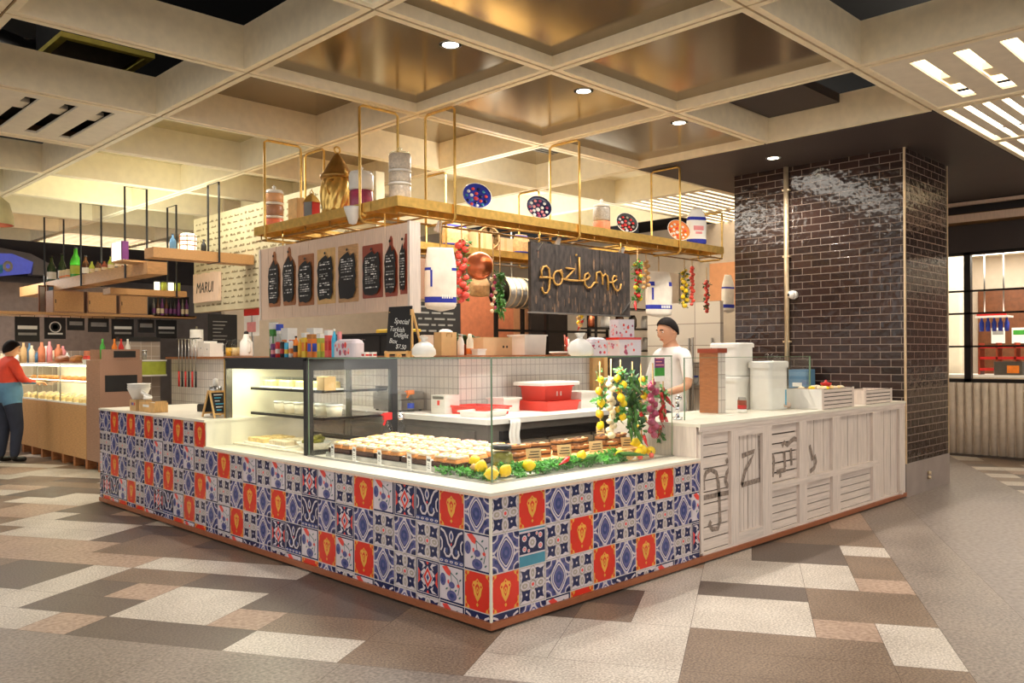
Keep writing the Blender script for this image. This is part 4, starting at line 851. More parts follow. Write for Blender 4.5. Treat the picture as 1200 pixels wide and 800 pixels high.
boards = [('wood_mid', 'bottle', 140, 220, 262, 622), ('wood_mid', 'bottle', 236, 322, 232, 612), ('wood_mid', 'rect', 338, 445, 282, 612), ('pine', 'rect', 465, 588, 245, 600), ('oak', 'rect', 606, 742, 222, 588), ('wood_red', 'rect', 768, 905, 220, 560), ('wood_red', 'bottle', 918, 1004, 158, 552), ('wood_red', 'half', 1020, 1068, 142, 538)]
rn = random.Random(3)
for bi, (mt, sh, xa, xb, ya, yb) in enumerate(boards):
    P0, P1 = bp(xa, ya), bp(xb, yb); ya_, yb_ = P0[0], P1[0]; zt_, zb_ = P0[1], P1[1]; wv = ya_ - yb_; cy = (ya_ + yb_) / 2; h = zt_ - zb_
    q = lambda u, v: (cy - u * wv / 2, zb_ + v * h)          # u to the right in the picture
    if sh == 'bottle': o = [q(-.9, 0), q(.9, 0), q(1, .05), q(1, .66), q(.7, .76), q(.3, .84), q(.25, .95), q(.1, 1), q(-.1, 1), q(-.25, .95), q(-.3, .84), q(-.7, .76), q(-1, .66), q(-1, .05)]
    elif sh == 'half': o = [q(-1, 0), q(1, 0), q(1, 1), q(.5, 1), q(.35, .88), q(-.2, .8), q(-.9, .7), q(-1, .6)]
    else: o = [q(-.95, 0), q(.95, 0), q(1, .02), q(1, .98), q(.95, 1), q(-.95, 1), q(-1, .98), q(-1, .02)]
    cb = MB(); cb.prism([(-a, b) for a, b in o], (-.003, 0, 0), (0, -1, 0), (0, 0, 1), -.012, mt); cbo = cb.build('chopping_board', t, label='%s wood chopping board in the menu' % ('dark red' if mt == 'wood_red' else 'pale' if mt == 'pine' else 'brown'))
    top = .78 if sh != 'rect' else .86
    kx = .92 if sh == 'rect' else .95
    q0 = q; q = lambda u, v, q0=q0, kx=kx: q0(u * kx, .05 + v * .93)
    e = [q(-.8 + .1 * rn.random(), .02), q(-.3, .0 + .04 * rn.random()), q(.1, .05 if bi == 3 else .0), q(.6, .03), q(.92, .16), q(.84, .3), q(.95, .42), q(.86, .55), q(.95, top * .72), q(.75, top), q(.35, top - .05), q(.1, top + (.03 if sh == 'rect' else .08)), q(-.35, top - .02), q(-.75, top - .08), q(-.95, top * .7), q(-.85, .45), q(-.95, .3), q(-.88, .12)]
    k = MB(); k.prism([(-a, b) for a, b in e], (-.0155, 0, 0), (0, -1, 0), (0, 0, 1), -.0012, 'chalkboard'); k.build('chalk_panel', cbo)
    k = MB(); v = top - .12
    while v > .1:
        if not (bi == 4 and v < .33):
            x = -.62
            while x < .55:
                l = rn.uniform(.12, .34); hh = rn.uniform(.016, .026)
                if rn.random() < .85:
                    a, b = q(x, v), q(min(x + l, .66), v + hh); k.box(-.0175, min(a[0], b[0]), a[1], -.0168, max(a[0], b[0]), b[1], 'chalk_grey' if rn.random() < .6 else 'chalk')
                x += l + .07
        v -= rn.choice((.042, .05, .09))
    if k.v: k.build('lettering', cbo)
    k = MB(); a = q(0, .93); k.at((-.016, a[0], a[1]), (0, PI / 2, 0)).lathe([(.0, 0), (.011, 0), (.011, .002)], 'black', n=12); k.build('hole', cbo)

# ------------------------------------------------------------------ dark sign with rope lettering
t = T('hanging_sign', 'dark distressed timber sign with golden rope lettering hung under the rack', 'sign', (2.96, 1.9, 1.76))
YS = 1.9
def sg(x, y): p = W(610 + x / 8, 270 + y / 8, Y=YS); return (p.x - 2.96, p.z - 1.76)
m = MB(); m.box(-.68, .0, .0, .70, .035, .598, 'black_matte'); rn = random.Random(8)
mat('sign_black', (56, 48, 44), 0.55, var=0.75, scale=9, stretch=(3, 3, 1.2), detail=6); mat('sign_scuff', (112, 88, 68), 0.6, var=0.4, scale=30)
m.v = []; m.f = []; m.mi = []; m.sm = []; m.mats = []
for k in range(9): a = -.68 + 1.38 * k / 9; m.box(a + .001, 0.001 * (k % 2), 0, a + 1.38 / 9 - .001, .035, .598, 'sign_black')
for _ in range(60):
    x = rn.uniform(-.64, .66); z = rn.uniform(.01, .25) if rn.random() < .8 else rn.uniform(.2, .55); h = rn.uniform(.01, .06)
    m.prism(ell(x, z, rn.uniform(.003, .014), h, 7), (0, -.0006, 0), (1, 0, 0), (0, 0, 1), .0004, 'sign_scuff')
m.build('board', t)
m = MB(); m.box(-.69, -.006, -.012, .705, .04, .0, 'steel'); m.build('bottom_edge', t)
m = MB()
for a, b in ((sg(945, 780), sg(1030, 660)), (sg(155, 185), sg(205, 105))): m.bar((a[0], -.008, a[1]), (b[0], -.008, b[1]), .012, .006, 'steel')
m.build('corner_brace', t)
mat('rope_gold', (182, 136, 62), 0.6, var=0.25, scale=120)
rope = [[(190, 440), (188, 375), (205, 340), (232, 335), (256, 360), (263, 410), (263, 470), (258, 545), (240, 585), (212, 588), (196, 560), (192, 530)], [(172, 440), (240, 440), (300, 452)],
        [(300 + 40 + 42 * math.cos(a), 445 + 66 * math.sin(a)) for a in [2 * PI * k / 18 for k in range(19)]], [(340, 385), (372, 372), (385, 410)], [(395, 455), (440, 465), (500, 470), (580, 472)],
        [(418, 353), (460, 358), (498, 360), (470, 395), (425, 440), (412, 462)], [(512, 225), (512, 240)], [(540, 250), (542, 360), (545, 468)],
        [(580, 470), (622, 455), (640, 425), (622, 398), (596, 412), (588, 450), (594, 505), (620, 538), (650, 535), (672, 505), (682, 488)], [(682, 490), (712, 488)], [(700, 490), (704, 395), (735, 388), (752, 410), (760, 460), (762, 510)], [(758, 440), (785, 408), (806, 430), (812, 480), (812, 560)],
        [(812, 485), (855, 488), (893, 462), (890, 432), (868, 425), (852, 450), (856, 505), (875, 552), (900, 568), (925, 545), (932, 500)]]
m = MB()
for st in rope:
    q = [sg(*p) for p in st]; m.tube([(a, -.012, b) for a, b in q], .009, 'rope_gold', 8)
m.build('lettering', t, label='golden rope lettering')
m = MB()
for x in (-.55, .58): m.cyl((x, .017, .6), (x, .017, .70), .005, 'brass', 8)
m.build('hanging_rod', t)

# ------------------------------------------------------------------ strings, sacks and pans hanging from the rack
def hang_sack(px, py0, py1, wpx, Y, lb, bands, rz=0.0, mt='sack', d=.10, neck=.86, txt=True):
    p, s = loc(px, py0, Y=Y); q = W(px, py1, Y=Y); h = p.z - q.z; w = wpx * s
    t = T('flour_sack', lb, 'sack', (p.x, p.y, p.z), rz); m = sack_mb(w, d, h, bands, mt, neck); m.build('bag', t)
    m = MB(); m.tube([(0, 0, -.02), (0, 0, max(.02, 2.45 - p.z))], .005, 'rope', 6); m.build('cord', t)
    if txt:
        m = MB()
        for k in range(5): m.box(-.0 + k * w * .075, -d / 2 - .003, -h * .80, k * w * .075 + w * .045, -d / 2 + .004, -h * .74, 'white_paper')
        m.box(-w * .36, -d / 2 - .002, -h * .62, -w * .30, -d / 2 + .01, -h * .36, 'sack_blue'); m.build('lettering', t)
    return t
hang_sack(516, 290, 365, 37, 2.0, 'tall cream flour sack with blue bands hanging beside the menu board', ((.15, .22), (.62, .69, 16, 19)), -.5)
hang_sack(772, 318, 372, 34, 2.3, 'white flour sack with blue bands hanging right of the dark sign', ((.16, .26), (.68, .77, 17, 19)), -.4)
hang_sack(853, 322, 367, 18, 3.2, 'grey flour sack with blue bands hanging beside the brick pillar', ((.15, .24), (.62, .70)), -.2, 'sack', .1, .6, False)
def cord(t, L, up): m = MB(); m.tube([(0, 0, up), (0, 0, -L * .5), (0.004, 0, -L)], .005, 'rope', 6); m.build('cord', t)
def garland(name, lb, px, py0, py1, Y, fruit, rows, wid, leaf=None, nl=0, cat='garland', seed=1, rfr=.022, extra=None, up=None):
    rn = random.Random(seed); p, s = loc(px, py0, Y=Y); L = p.z - W(px, py1, Y=Y).z
    t = T(name, lb, cat, (p.x, p.y, p.z)); cord(t, L, (up if up is not None else max(.03, 2.45 - p.z)))
    protos = {}
    for f in fruit:
        m = MB()
        if f in ('chili', 'chili_green'): m = chili_mb(.10, .012, f)
        elif f == 'garlic': m.lathe([(.0, -.85), (.6, -.75), (.98, -.2), (.95, .2), (.5, .65), (.15, .9), (.1, 1.3), (.0, 1.3)], 'garlic', n=10); m.v = [tuple(a * rfr for a in v) for v in m.v]
        elif f == 'onion': m.lathe([(.0, -.95), (.5, -.85), (.98, -.2), (.95, .2), (.5, .75), (.12, 1.1), (.05, 1.5)], 'onion', n=12); m.v = [tuple(a * rfr for a in v) for v in m.v]
        elif f in ('lemon', 'lemon_d'): m.lathe([(.0, -1.28), (.12, -1.2), (.25, -1.02), (.75, -.65), (.98, -.1), (.92, .3), (.55, .85), (.2, 1.1), (.0, 1.2)], f, n=12); m.v = [tuple(a * rfr for a in v) for v in m.v]
        else: m.ball((0, 0, 0), rfr, f, 12, 8, (1, 1, .88)); m.lathe([(.0, rfr * .8), (rfr * .35, rfr * .9), (0, rfr)], 'leaf', n=6)
        protos[f] = m
    first = {}
    for k in range(rows):
        f = fruit[k % len(fruit)]; z = -L * (k + .5) / rows; a = k * 2.4 + rn.random(); x, y = wid * math.cos(a), wid * math.sin(a) * .7
        rot = (rn.uniform(-.5, .5), rn.uniform(-.5, .5), rn.uniform(0, 6)); sc = rn.uniform(.85, 1.12)
        nm = {'lemon_d': 'lemon', 'chili_green': 'chili', 'pink': 'tomato', 'yellow': 'pepper', 'red': 'pepper'}.get(f, f)
        if f not in first: o = protos[f].build(nm, t, (x, y, z), rot); first[f] = o; o.scale = (sc, sc, sc)
        else: inst(first[f], t, (x, y, z), rot, sc)
    if leaf:
        m = MB()
        for k in range(nl):
            z = -L * rn.random() * 1.0; leaves(m, (rn.uniform(-wid, wid) * 1.3, rn.uniform(-wid, wid) * .8, z), .022, 5, leaf, .045, rn)
        m.build('leaf', t, kind='stuff')
    return t
garland('tomato_string', 'string of pale red tomatoes with green leaves hanging beside the flour sack', 541, 282, 352, 2.0, ('tomato',), 17, .035, 'leaf', 26, seed=2, rfr=.032)
garland('chili_string', 'red and yellow chilli string hanging at right edge of the dark sign', 747, 305, 355, 1.96, ('red', 'yellow', 'chili', 'red'), 15, .03, 'leaf', 26, seed=3, rfr=.024)
garland('lemon_string', 'yellow lemon string hanging left of the pink tomato string', 802, 315, 360, 2.25, ('yellow', 'lemon'), 13, .03, 'leaf_d', 20, seed=4, rfr=.026)
garland('tomato_string', 'pink tomato string hanging right beside the lemon string', 811, 312, 358, 2.28, ('tomato',), 12, .012, None, 0, seed=5, rfr=.026)
garland('tomato_string', 'deep red tomato string hanging farthest right near the brick pillar', 828, 328, 366, 2.6, ('tomato',), 14, .018, 'leaf_d', 10, seed=6, rfr=.026)
garland('onion_string', 'purple onion and green leaf string hanging before the copper pan', 578, 322, 366, 2.4, ('onion', 'garlic'), 12, .02, None, 0, seed=7, rfr=.02)
garland('herb_bunch', 'long green chilli bunch hanging beside the purple onion string', 586, 318, 368, 2.4, ('chili_green',), 16, .02, 'leaf', 40, seed=8, rfr=.02)
garland('pepper_string', 'dried brown pepper string hanging between dark sign and white sack', 757, 305, 338, 2.2, ('potato',), 12, .03, None, 0, seed=9, rfr=.025)
garland('vegetable_bunch', 'small bunch of lemon and chilli hanging below the dark sign', 680, 369, 382, 2.1, ('lemon', 'potato', 'chili'), 5, .035, None, 0, seed=10, rfr=.022, up=.3)
p, s = loc(562, 311, Y=2.75)
t = T('copper_pan', 'round copper pan hanging behind the tomato string', 'pan', (p.x, p.y, p.z), -.7)
m = MB(); m.at(rot=(PI / 2, 0, 0)).lathe([(.0, .02), (.11, .02), (.125, .0), (.135, -.04), (.13, -.04), (.118, .005), (.0, .01)], 'copper', n=24); m.build('bowl', t); m = MB(); m.bar((0, 0, .13), (0, 0, .3), .02, .008, 'brass'); m.tube([(.012 * math.cos(a), 0, .315 + .015 * math.sin(a)) for a in [2 * PI * k / 10 for k in range(10)]], .004, 'brass', 6, closed=True); m.build('handle', t)
p, s = loc(560, 331, Y=2.9)
t = hang_sack(562, 326, 348, 24, 2.9, 'brown net bag hanging below the copper pan', (), -.3, 'sack_tan', .12, .8, False)
# ------------------------------------------------------------------ food on the left deck of the case
DZ = .735
m = MB(); m.prism([(0, 0), (.62, 0), (.62, .07), (0, .03)], (.28, 1.95, ZL), (1, 0, 0), (0, 0, 1), 1.42, 'steel'); m.build('display_riser', label='sloping steel riser under the bread trays in the glass case', cat='riser')
slope = math.atan2(.04, .62)
tray_lb = ('nearest the fridge', 'second from the fridge', 'in the middle of the glass case', 'second from the parsley', 'next to the parsley and lemons')
for k in range(5):
    y = 1.80 - .272 * k
    t = T('bread_tray', 'shallow tray of filled flatbread ' + tray_lb[k], 'tray', (.29, y, ZL + .031)); t.rotation_euler = (0, -slope, 0); t['group'] = 'flatbread trays in the glass case'
    m = MB(); m.box(0, -.128, 0, .56, .128, .006, 'bread_dark'); m.box(0, -.128, 0, .008, .128, .03, 'bread_dark'); m.box(.552, -.128, 0, .56, .128, .03, 'bread_dark'); m.box(0, -.128, 0, .56, -.12, .03, 'bread_dark'); m.box(0, .12, 0, .56, .128, .03, 'bread_dark'); m.build('tray_base', t)
    m = MB(); n = 8; vs = []; rn = random.Random(k)
    for a in range(n + 1):
        for b in range(n + 1): vs.append((.002 + .556 * a / n, -.126 + .252 * b / n, .009 + .003 * rn.random() + (.024 if b in (0, n) or a in (0, n) else 0)))
    m.add(vs, [(a * (n + 1) + b, (a + 1) * (n + 1) + b, (a + 1) * (n + 1) + b + 1, a * (n + 1) + b + 1) for a in range(n) for b in range(n)], 'white_paper', True); m.build('paper_liner', t)
    first = None
    for r in range(2):
        for q in range(4):
            if first is None:
                p = MB(); p.rbox(-.058, -.052, 0, .058, .052, .042, 'bread', .012, 3, .012); p.rbox(-.052, -.046, .042, .052, .046, .056, 'cream' , .012, 3, .006)
                for z in range(14): p.ball((rn.uniform(-.045, .045), rn.uniform(-.04, .04), .056), .010, rn.choice(('filling', 'pastry', 'filling', 'pink', 'lemon_d')), 6, 4, (1.2, 1, .35))
                s = p.build('flatbread', None); proto_fb = s; first = s
            else: s = first.copy(); COL.objects.link(s)
            lx, ly = .07 + .138 * q, -.058 + .116 * r; ca, sa = math.cos(slope), math.sin(slope)
            s.location = (.29 + lx * ca - .012 * sa, y + ly, ZL + .031 + lx * sa + .012 * ca); s.rotation_euler = (0, -slope, rng.uniform(-.06, .06))
            tag(s, 'square filled flatbread in the tray ' + tray_lb[k], 'flatbread', 'filled flatbreads in the tray ' + tray_lb[k])
for k, (px, py) in enumerate(((392, 537), (417.5, 542), (447, 545), (482, 551), (505, 554))):
    p = W(px, py, X=.262)
    t = T('price_card', 'white price card with dark heading standing ' + ('closest to the fridge', 'second from the fridge', 'in the middle of the row', 'second from the parsley', 'closest to the parsley')[k], 'price card', (.245, p.y, ZL), -.25, 'price cards along the glass')
    m = MB(); m.box(0, -.032, 0, .002, .032, .096, 'white_paper'); m.bar((.002, 0, .0), (.025, 0, .001), .03, .002, 'white_paper'); m.build('card', t)
    m = MB(); m.box(-.0006, -.022, .068, 0, .022, .082, 'steel_dark')
    for r in range(3): m.box(-.0006, -.018 + .004 * r, .026 + .012 * r, 0, .018, .030 + .012 * r, 'steel_dark')
    m.build('printing', t)
def spray(name, lb, p, body, head, liq=None, h=.2, r=.035):
    t = T(name, lb, 'bottle', p); m = MB(); m.lathe([(r * .95, 0), (r, .006), (r, h * .55), (r * .7, h * .75), (r * .35, h * .82), (r * .35, h * .9)], body, n=16); m.build('body', t)
    if liq: m = MB(); m.lathe([(r * 1.004, h * .2), (r * 1.004, h * .45)], liq, n=16, cap=False); m.build('label_band', t)
    m = MB(); m.box(-.04, -.012, h * .9, .03, .012, h * 1.12, head); m.cyl((-.04, 0, h * 1.06), (-.06, 0, h * 1.06), .006, head, 8); m.bar((-.02, 0, h * .9), (-.04, 0, h * .74), .008, .014, head); m.build('trigger', t)
    return t
spray('spray_bottle', 'clear spray bottle with red trigger behind the bread trays', (.845, 2.0, ZL), 'plastic_clear', 'red', 'yellow', .24, .036)
t = T('pepper_grinder', 'tall clear bottle with silver top standing behind the bread trays', 'bottle', (.86, 1.86, ZL))
m = MB(); m.lathe([(.03, 0), (.032, .02), (.03, .16), (.016, .2), (.016, .22)], 'plastic_clear', n=16); m.build('body', t); m = MB(); m.lathe([(.02, .22), (.024, .23), (.02, .26), (.0, .28)], 'chrome', n=16); m.build('cap', t)
m = MB(); m.box(.83, 1.8, ZL - .0005, .9, 2.05, ZL, 'steel'); 
# ------------------------------------------------------------------ corner and right-hand deck: jar, parsley, fruit, breads on boards
t = T('pickle_jar', 'big glass jar of green pickles with black lid behind the corner parsley', 'jar', (.47, .40, ZL))
m = MB(); m.lathe([(.05, .0), (.062, .012), (.066, .07), (.06, .12), (.048, .135)], 'pickle', n=20); m.build('pickles', t, label='green pickles inside the jar'); m = MB(); m.lathe([(.053, -.0), (.066, .01), (.07, .07), (.064, .125), (.05, .145), (.05, .155)], 'jar_glass', n=20, cap=False); m.build('glass_body', t); m = MB(); m.lathe([(.054, .15), (.056, .155), (.056, .172), (.05, .176)], 'black', n=20); m.build('lid', t)
m = MB(); m.box(.42, .36, ZL, .54, .46, ZL + .0, 'steel')
rp = random.Random(4)
def parsley(lb, pts, r, n):
    m = MB()
    for (x, y, z) in pts: leaves(m, (x, y, z), r, n, rp.choice(('parsley', 'parsley', 'leaf')), .026, rp, .55)
    m.build('parsley', label=lb, cat='parsley', kind='stuff')
parsley('curly green parsley along the glass left of the corner lemons', [(.265 + .05 * rp.random(), .30 + .025 * k, ZL + .02 + .014 * rp.random()) for k in range(18)], .038, 60)
parsley('bed of green parsley along the glass right of the corner lemons', [(.37 + .017 * k, .245 + .10 * rp.random(), ZL + .02 + .045 * rp.random()) for k in range(62)], .04, 60)
m = MB(); m.lathe([(.0, -1.28), (.12, -1.2), (.25, -1.02), (.75, -.65), (.98, -.1), (.92, .3), (.55, .85), (.2, 1.1), (.0, 1.2)], 'lemon', n=16); m.v = [tuple(a * .034 for a in v) for v in m.v]
lem = m.build('lemon', None, (0, 0, -5), label='x', cat='lemon')
def lemon(p, rot, lb, gr, sc=1.0, o=lem): c = o.copy(); COL.objects.link(c); c.location = p; c.rotation_euler = rot; c.scale = (sc,) * 3; return tag(c, lb, 'lemon', gr)
A = 'lemons at the glass corner'
lemon((.262, .27, ZL + .042), (1.4, 0, .6), 'yellow lemon lying right behind the corner edge of the glass', None, 1.08)
lemon((.36, .26, ZL + .05), (.5, .4, 0), 'yellow lemon right of the corner edge, lower of two by the parsley', None, 1.03)
lemon((.305, .40, ZL + .062), (.2, .2, 0), 'tall upright yellow lemon left of the corner edge', None, 1.1)
lemon((.545, .26, ZL + .062), (1.5, 0, .5), 'yellow lemon in parsley in front of the leftmost bread sign', None, 1.05)
lemon((.40, .56, ZL + .078), (1.2, 0, 1.2), 'half hidden yellow lemon beside the bread tray', None, .9)
lemon((1.03, .28, ZL + .07), (.4, .1, 0), 'yellow lemon in parsley beside the red chilli', None, .95)
lemon((1.40, .27, ZL + .045), (1.2, .1, 0), 'yellow lemon left of the yellow potato under the hanging strings', None, .95)
for k, (x, y, z, q) in enumerate(((1.60, .27, .04, 0), (1.67, .29, .05, 1), (1.73, .27, .042, 2), (1.66, .34, .10, .5), (1.74, .35, .05, 1.5))): lemon((x, y, ZL + z), (1.2, q, q), 'yellow lemon in the pile at right end of the glass case', 'lemons piled at the right end', .95)
lem.name = 'lemon'; bpy.data.objects.remove(lem)
def potato(p, r, lb): m = MB(); m.ball((0, 0, 0), r, 'potato', 12, 8, (1.2, 1, .95), .06); m.build('potato', None, p, (0, 0, 1), label=lb, cat='potato')
potato((.335, .335, ZL + .045), .03, 'brown potato tucked behind the corner lemons'); potato((.31, .46, ZL + .05), .028, 'brown potato left of the upright lemon'); potato((1.50, .27, ZL + .036), .034, 'yellow brown potato beside the lemon under the hanging strings')
for k, (x, y, lb) in enumerate(((1.565, .235, 'pink radish left of the lemon pile'), (1.685, .232, 'pink radish in front of the lemon pile'))): m = MB(); m.ball((0, 0, 0), .018, 'tomato', 12, 8); m.lathe([(.004, .015), (.002, .03)], 'leaf', n=6); m.build('radish', None, (x, y, ZL + .02), label=lb, cat='radish')
o = chili_mb(.13, .014, 'chili'); o.build('chilli', None, (.90, .27, ZL + .075), (PI / 2 - .25, 0, PI / 2 + .5), label='long red chilli lying on the parsley', cat='chilli')
for k, (x, z, rz, lb) in enumerate(((1.12, .066, 1.4, 'long dark green chilli lying on parsley, left one'), (1.36, .06, -1.9, 'long dark green chilli lying on parsley near the yellow potato'))):
    o = chili_mb(.2, .013, 'chili_green', .2); o.build('chilli', None, (x, .24, ZL + z), (PI / 2 - .1, 0, rz), label=lb, cat='chilli')
# wooden boards with rolled breads
m = MB(); m.box(.60, .37, ZL, 1.84, .74, ZL + .04, 'steel'); m.build('display_riser', label='low steel riser under the breads on the wooden boards', cat='riser')
ZB = ZL + .04
bd = []
for k, (x0, x1, lb) in enumerate(((.62, 1.02, 'leftmost wooden board under the folded breads'), (1.05, 1.42, 'middle wooden board under the folded breads'), (1.45, 1.83, 'rightmost wooden board under the folded breads'))):
    m = MB(); m.rbox(x0, .38, ZB, x1, .72, ZB + .016, 'pine', .03, 4, .004); m.build('serving_board', label=lb, cat='board', group=None)
ZB += .016
rb = random.Random(6)
def fold_bread(p, rz, rx, lb, gr, o=[None]):
    if o[0] is None:
        m = MB(); N = 8
        m.prism([(-.085, -.032), (-.07, -.04), (.07, -.04), (.085, -.03), (.088, .0), (.085, .03), (.07, .04), (-.07, .04), (-.088, .02)], (0, 0, 0), (1, 0, 0), (0, 1, 0), .016, 'crust')
        m.prism([(-.082, -.034), (.082, -.034), (.084, .03), (-.084, .03)], (0, 0, .016), (1, 0, 0), (0, 1, 0), .012, 'bread_dark')
        m.prism([(-.088, -.03), (-.07, -.042), (.07, -.042), (.088, -.03), (.09, .03), (-.085, .036)], (0, 0, .028), (1, 0, 0), (0, 1, 0), .014, 'crust')
        for q in range(8): m.ball((rb.uniform(-.07, .07), rb.uniform(-.03, .03), .042), .017, rb.choice(('bread_dark', 'pastry', 'bread_dark', 'crust')), 8, 5, (1.5, .8, .35))
        o[0] = m.build('folded_bread', None); c = o[0]
    else: c = o[0].copy(); COL.objects.link(c)
    c.location = p; c.rotation_euler = (rx, 0, rz); tag(c, lb, 'bread', gr)
for bi, (xs, nm) in enumerate(((.72, 'leftmost'), (1.13, 'middle'), (1.55, 'rightmost'))):
    for lv in range(2):
        for q in range(2): fold_bread((xs + .17 * q + .02 * lv, .52 + .03 * lv, ZB + .042 * lv), rb.uniform(-.6, .6), 0, 'browned folded bread stacked on the %s wooden board' % nm, 'folded breads on the %s board' % nm)
for k, (px, py, wp, lb) in enumerate(((626, 537, 20, 'leftmost in front of the dark bread'), (662, 532, 19, 'second from left among the breads'), (699, 527, 18.6, 'third from left among the breads'), (735, 522, 15, 'rightmost on the right wooden board'), (704, 514, 11, 'small one standing behind the third sign'))):
    Y = .405 if k < 4 else .62
    p, s = loc(px, py, Y=Y); h = .075 if k < 4 else .055
    t = T('bread_sign', 'kraft paper bread sign, ' + lb, 'sign', (p.x, Y, ZB if k < 4 else ZB + .086), -.3, 'kraft signs on the bread boards')
    w = wp * s; m = MB(); m.at(rot=(-.15, 0, 0)).box(-w / 2, 0, 0, w / 2, .002, h, 'kraft'); m.box(-w / 2 + .005, .002, 0, -w / 2 + .012, .02, .004, 'kraft'); m.build('card', t)
    m = MB(); m.at(rot=(-.15, 0, 0))
    for r in range(3): m.box(-w * (.38 - .08 * r), -.0006, h * (.25 + .22 * r), w * (.38 - .05 * (r % 2)), 0, h * (.25 + .22 * r) + .006, 'gap_dark')
    m.build('printing', t)
# strings hanging inside the right end of the case
GY = .33
garland('lemon_string', 'lemon and leaf string hanging farthest left inside the glass case', 703, 438, 505, GY, ('lemon', 'lemon_d'), 5, .012, 'leaf', 12, seed=21, rfr=.026, up=.08)
garland('garlic_braid', 'cream garlic braid hanging inside the glass case', 716, 442, 512, GY + .03, ('garlic',), 13, .016, None, 0, seed=22, rfr=.026, up=.12)
garland('lemon_string', 'lemon string with dark leaves hanging between garlic braid and green chillies', 727, 432, 492, GY, ('lemon_d', 'lemon', 'lemon'), 8, .026, 'leaf', 20, seed=23, rfr=.026, up=.06)
garland('chilli_bunch', 'bunch of long green chillies hanging in the middle of the glass case strings', 741, 436, 505, GY, ('chili_green',), 24, .034, 'leaf_d', 42, seed=24, up=.07)
garland('lemon_string', 'lemon string with leaves hanging right of the green chillies', 751, 440, 515, GY + .05, ('lemon_d', 'chili', 'lemon'), 8, .028, 'leaf', 22, seed=25, rfr=.024, up=.08)
garland('onion_braid', 'purple onion braid hanging inside the glass case', 765, 446, 512, GY - .03, ('onion',), 13, .022, None, 0, seed=26, rfr=.027, up=.12)
garland('chilli_string', 'red chilli and leaf string hanging farthest right inside the glass case', 777, 452, 520, GY - .03, ('chili',), 14, .022, 'leaf', 16, seed=27, up=.1)
# ------------------------------------------------------------------ inside the fridge
FX0, FY0 = .2, 2.06
def tub(x, y, z, r, h, lb, gr, mt='cream_plastic', lid='white_plastic'):
    t = T('tub', lb, 'tub', (x, y, z), 0, gr); m = MB(); m.lathe([(r * .85, 0), (r, h)], mt, n=16); m.build('cup', t); m = MB(); m.lathe([(r * 1.05, h), (r * 1.05, h + .008), (r * .9, h + .012)], lid, n=16); m.build('lid', t)
for k in range(6): tub(.50, 2.18 + .15 * k, ZL + .448 - .195 + .0, .062, .075, 'cream dessert tub in the row on the middle fridge shelf', 'dessert tubs on the middle fridge shelf')
for k in range(4):
    z = ZL + .443; t = T('pastry_box', 'clear lidded box of pastries on the top fridge shelf', 'box', (.50, 2.28 + .25 * k, z), 0, 'pastry boxes on the top fridge shelf')
    m = MB(); m.rbox(-.09, -.1, 0, .09, .1, .012, 'white_plastic', .02); m.build('base', t)
    for q in range(4): m = MB(); m.rbox(-.07 + .075 * (q // 2), -.08 + .085 * (q % 2), .013, -.005 + .075 * (q // 2), -.005 + .085 * (q % 2), .06, 'pastry', .012, 3, .01); m.build('pastry', t)
    m = MB(); m.rbox(-.088, -.098, .013, .088, .098, .085, 'plastic_clear', .02); m.build('lid', t)
t = T('kraft_carton', 'olive kraft carton at the right end of the top fridge shelf', 'carton', (.42, 2.16, ZL + .443)); m = MB(); m.rbox(-.05, -.05, 0, .05, .05, .1, 'kraft', .006); m.build('box', t)
for k, (y, mt, lb) in enumerate(((2.95, 'pastry', 'tray of pale custard slices at the left of the fridge floor'), (2.62, 'cream', 'tray of white cream cakes in the middle of the fridge floor'))):
    t = T('cake_tray', lb, 'tray', (.42, y, ZL + .0125)); m = MB(); m.rbox(-.17, -.14, 0, .17, .14, .015, 'white_plastic', .02); m.build('platter', t)
    for q in range(9): m = MB(); m.rbox(-.14 + .1 * (q // 3), -.12 + .085 * (q % 3), .015, -.055 + .1 * (q // 3), -.05 + .085 * (q % 3), .05, mt, .01, 3, .008); m.build('cake_slice', t)
t = T('salad_bowl', 'bowl of wrapped green vine leaf rolls on the fridge floor', 'bowl', (.40, 2.30, ZL + .0125)); m = MB(); m.lathe([(.07, 0), (.12, .05), (.125, .055), (.11, .05), (.0, .02)], 'white_plastic', n=20); m.build('bowl', t)
m = MB()
for q in range(9): a = q * 2.4; m.tube([(.05 * math.cos(a) - .03, .05 * math.sin(a), .05 + .004 * q), (.05 * math.cos(a) + .035, .05 * math.sin(a) + .02, .055 + .004 * q)], .016, 'pickle', 8)
m.build('leaf_rolls', t)
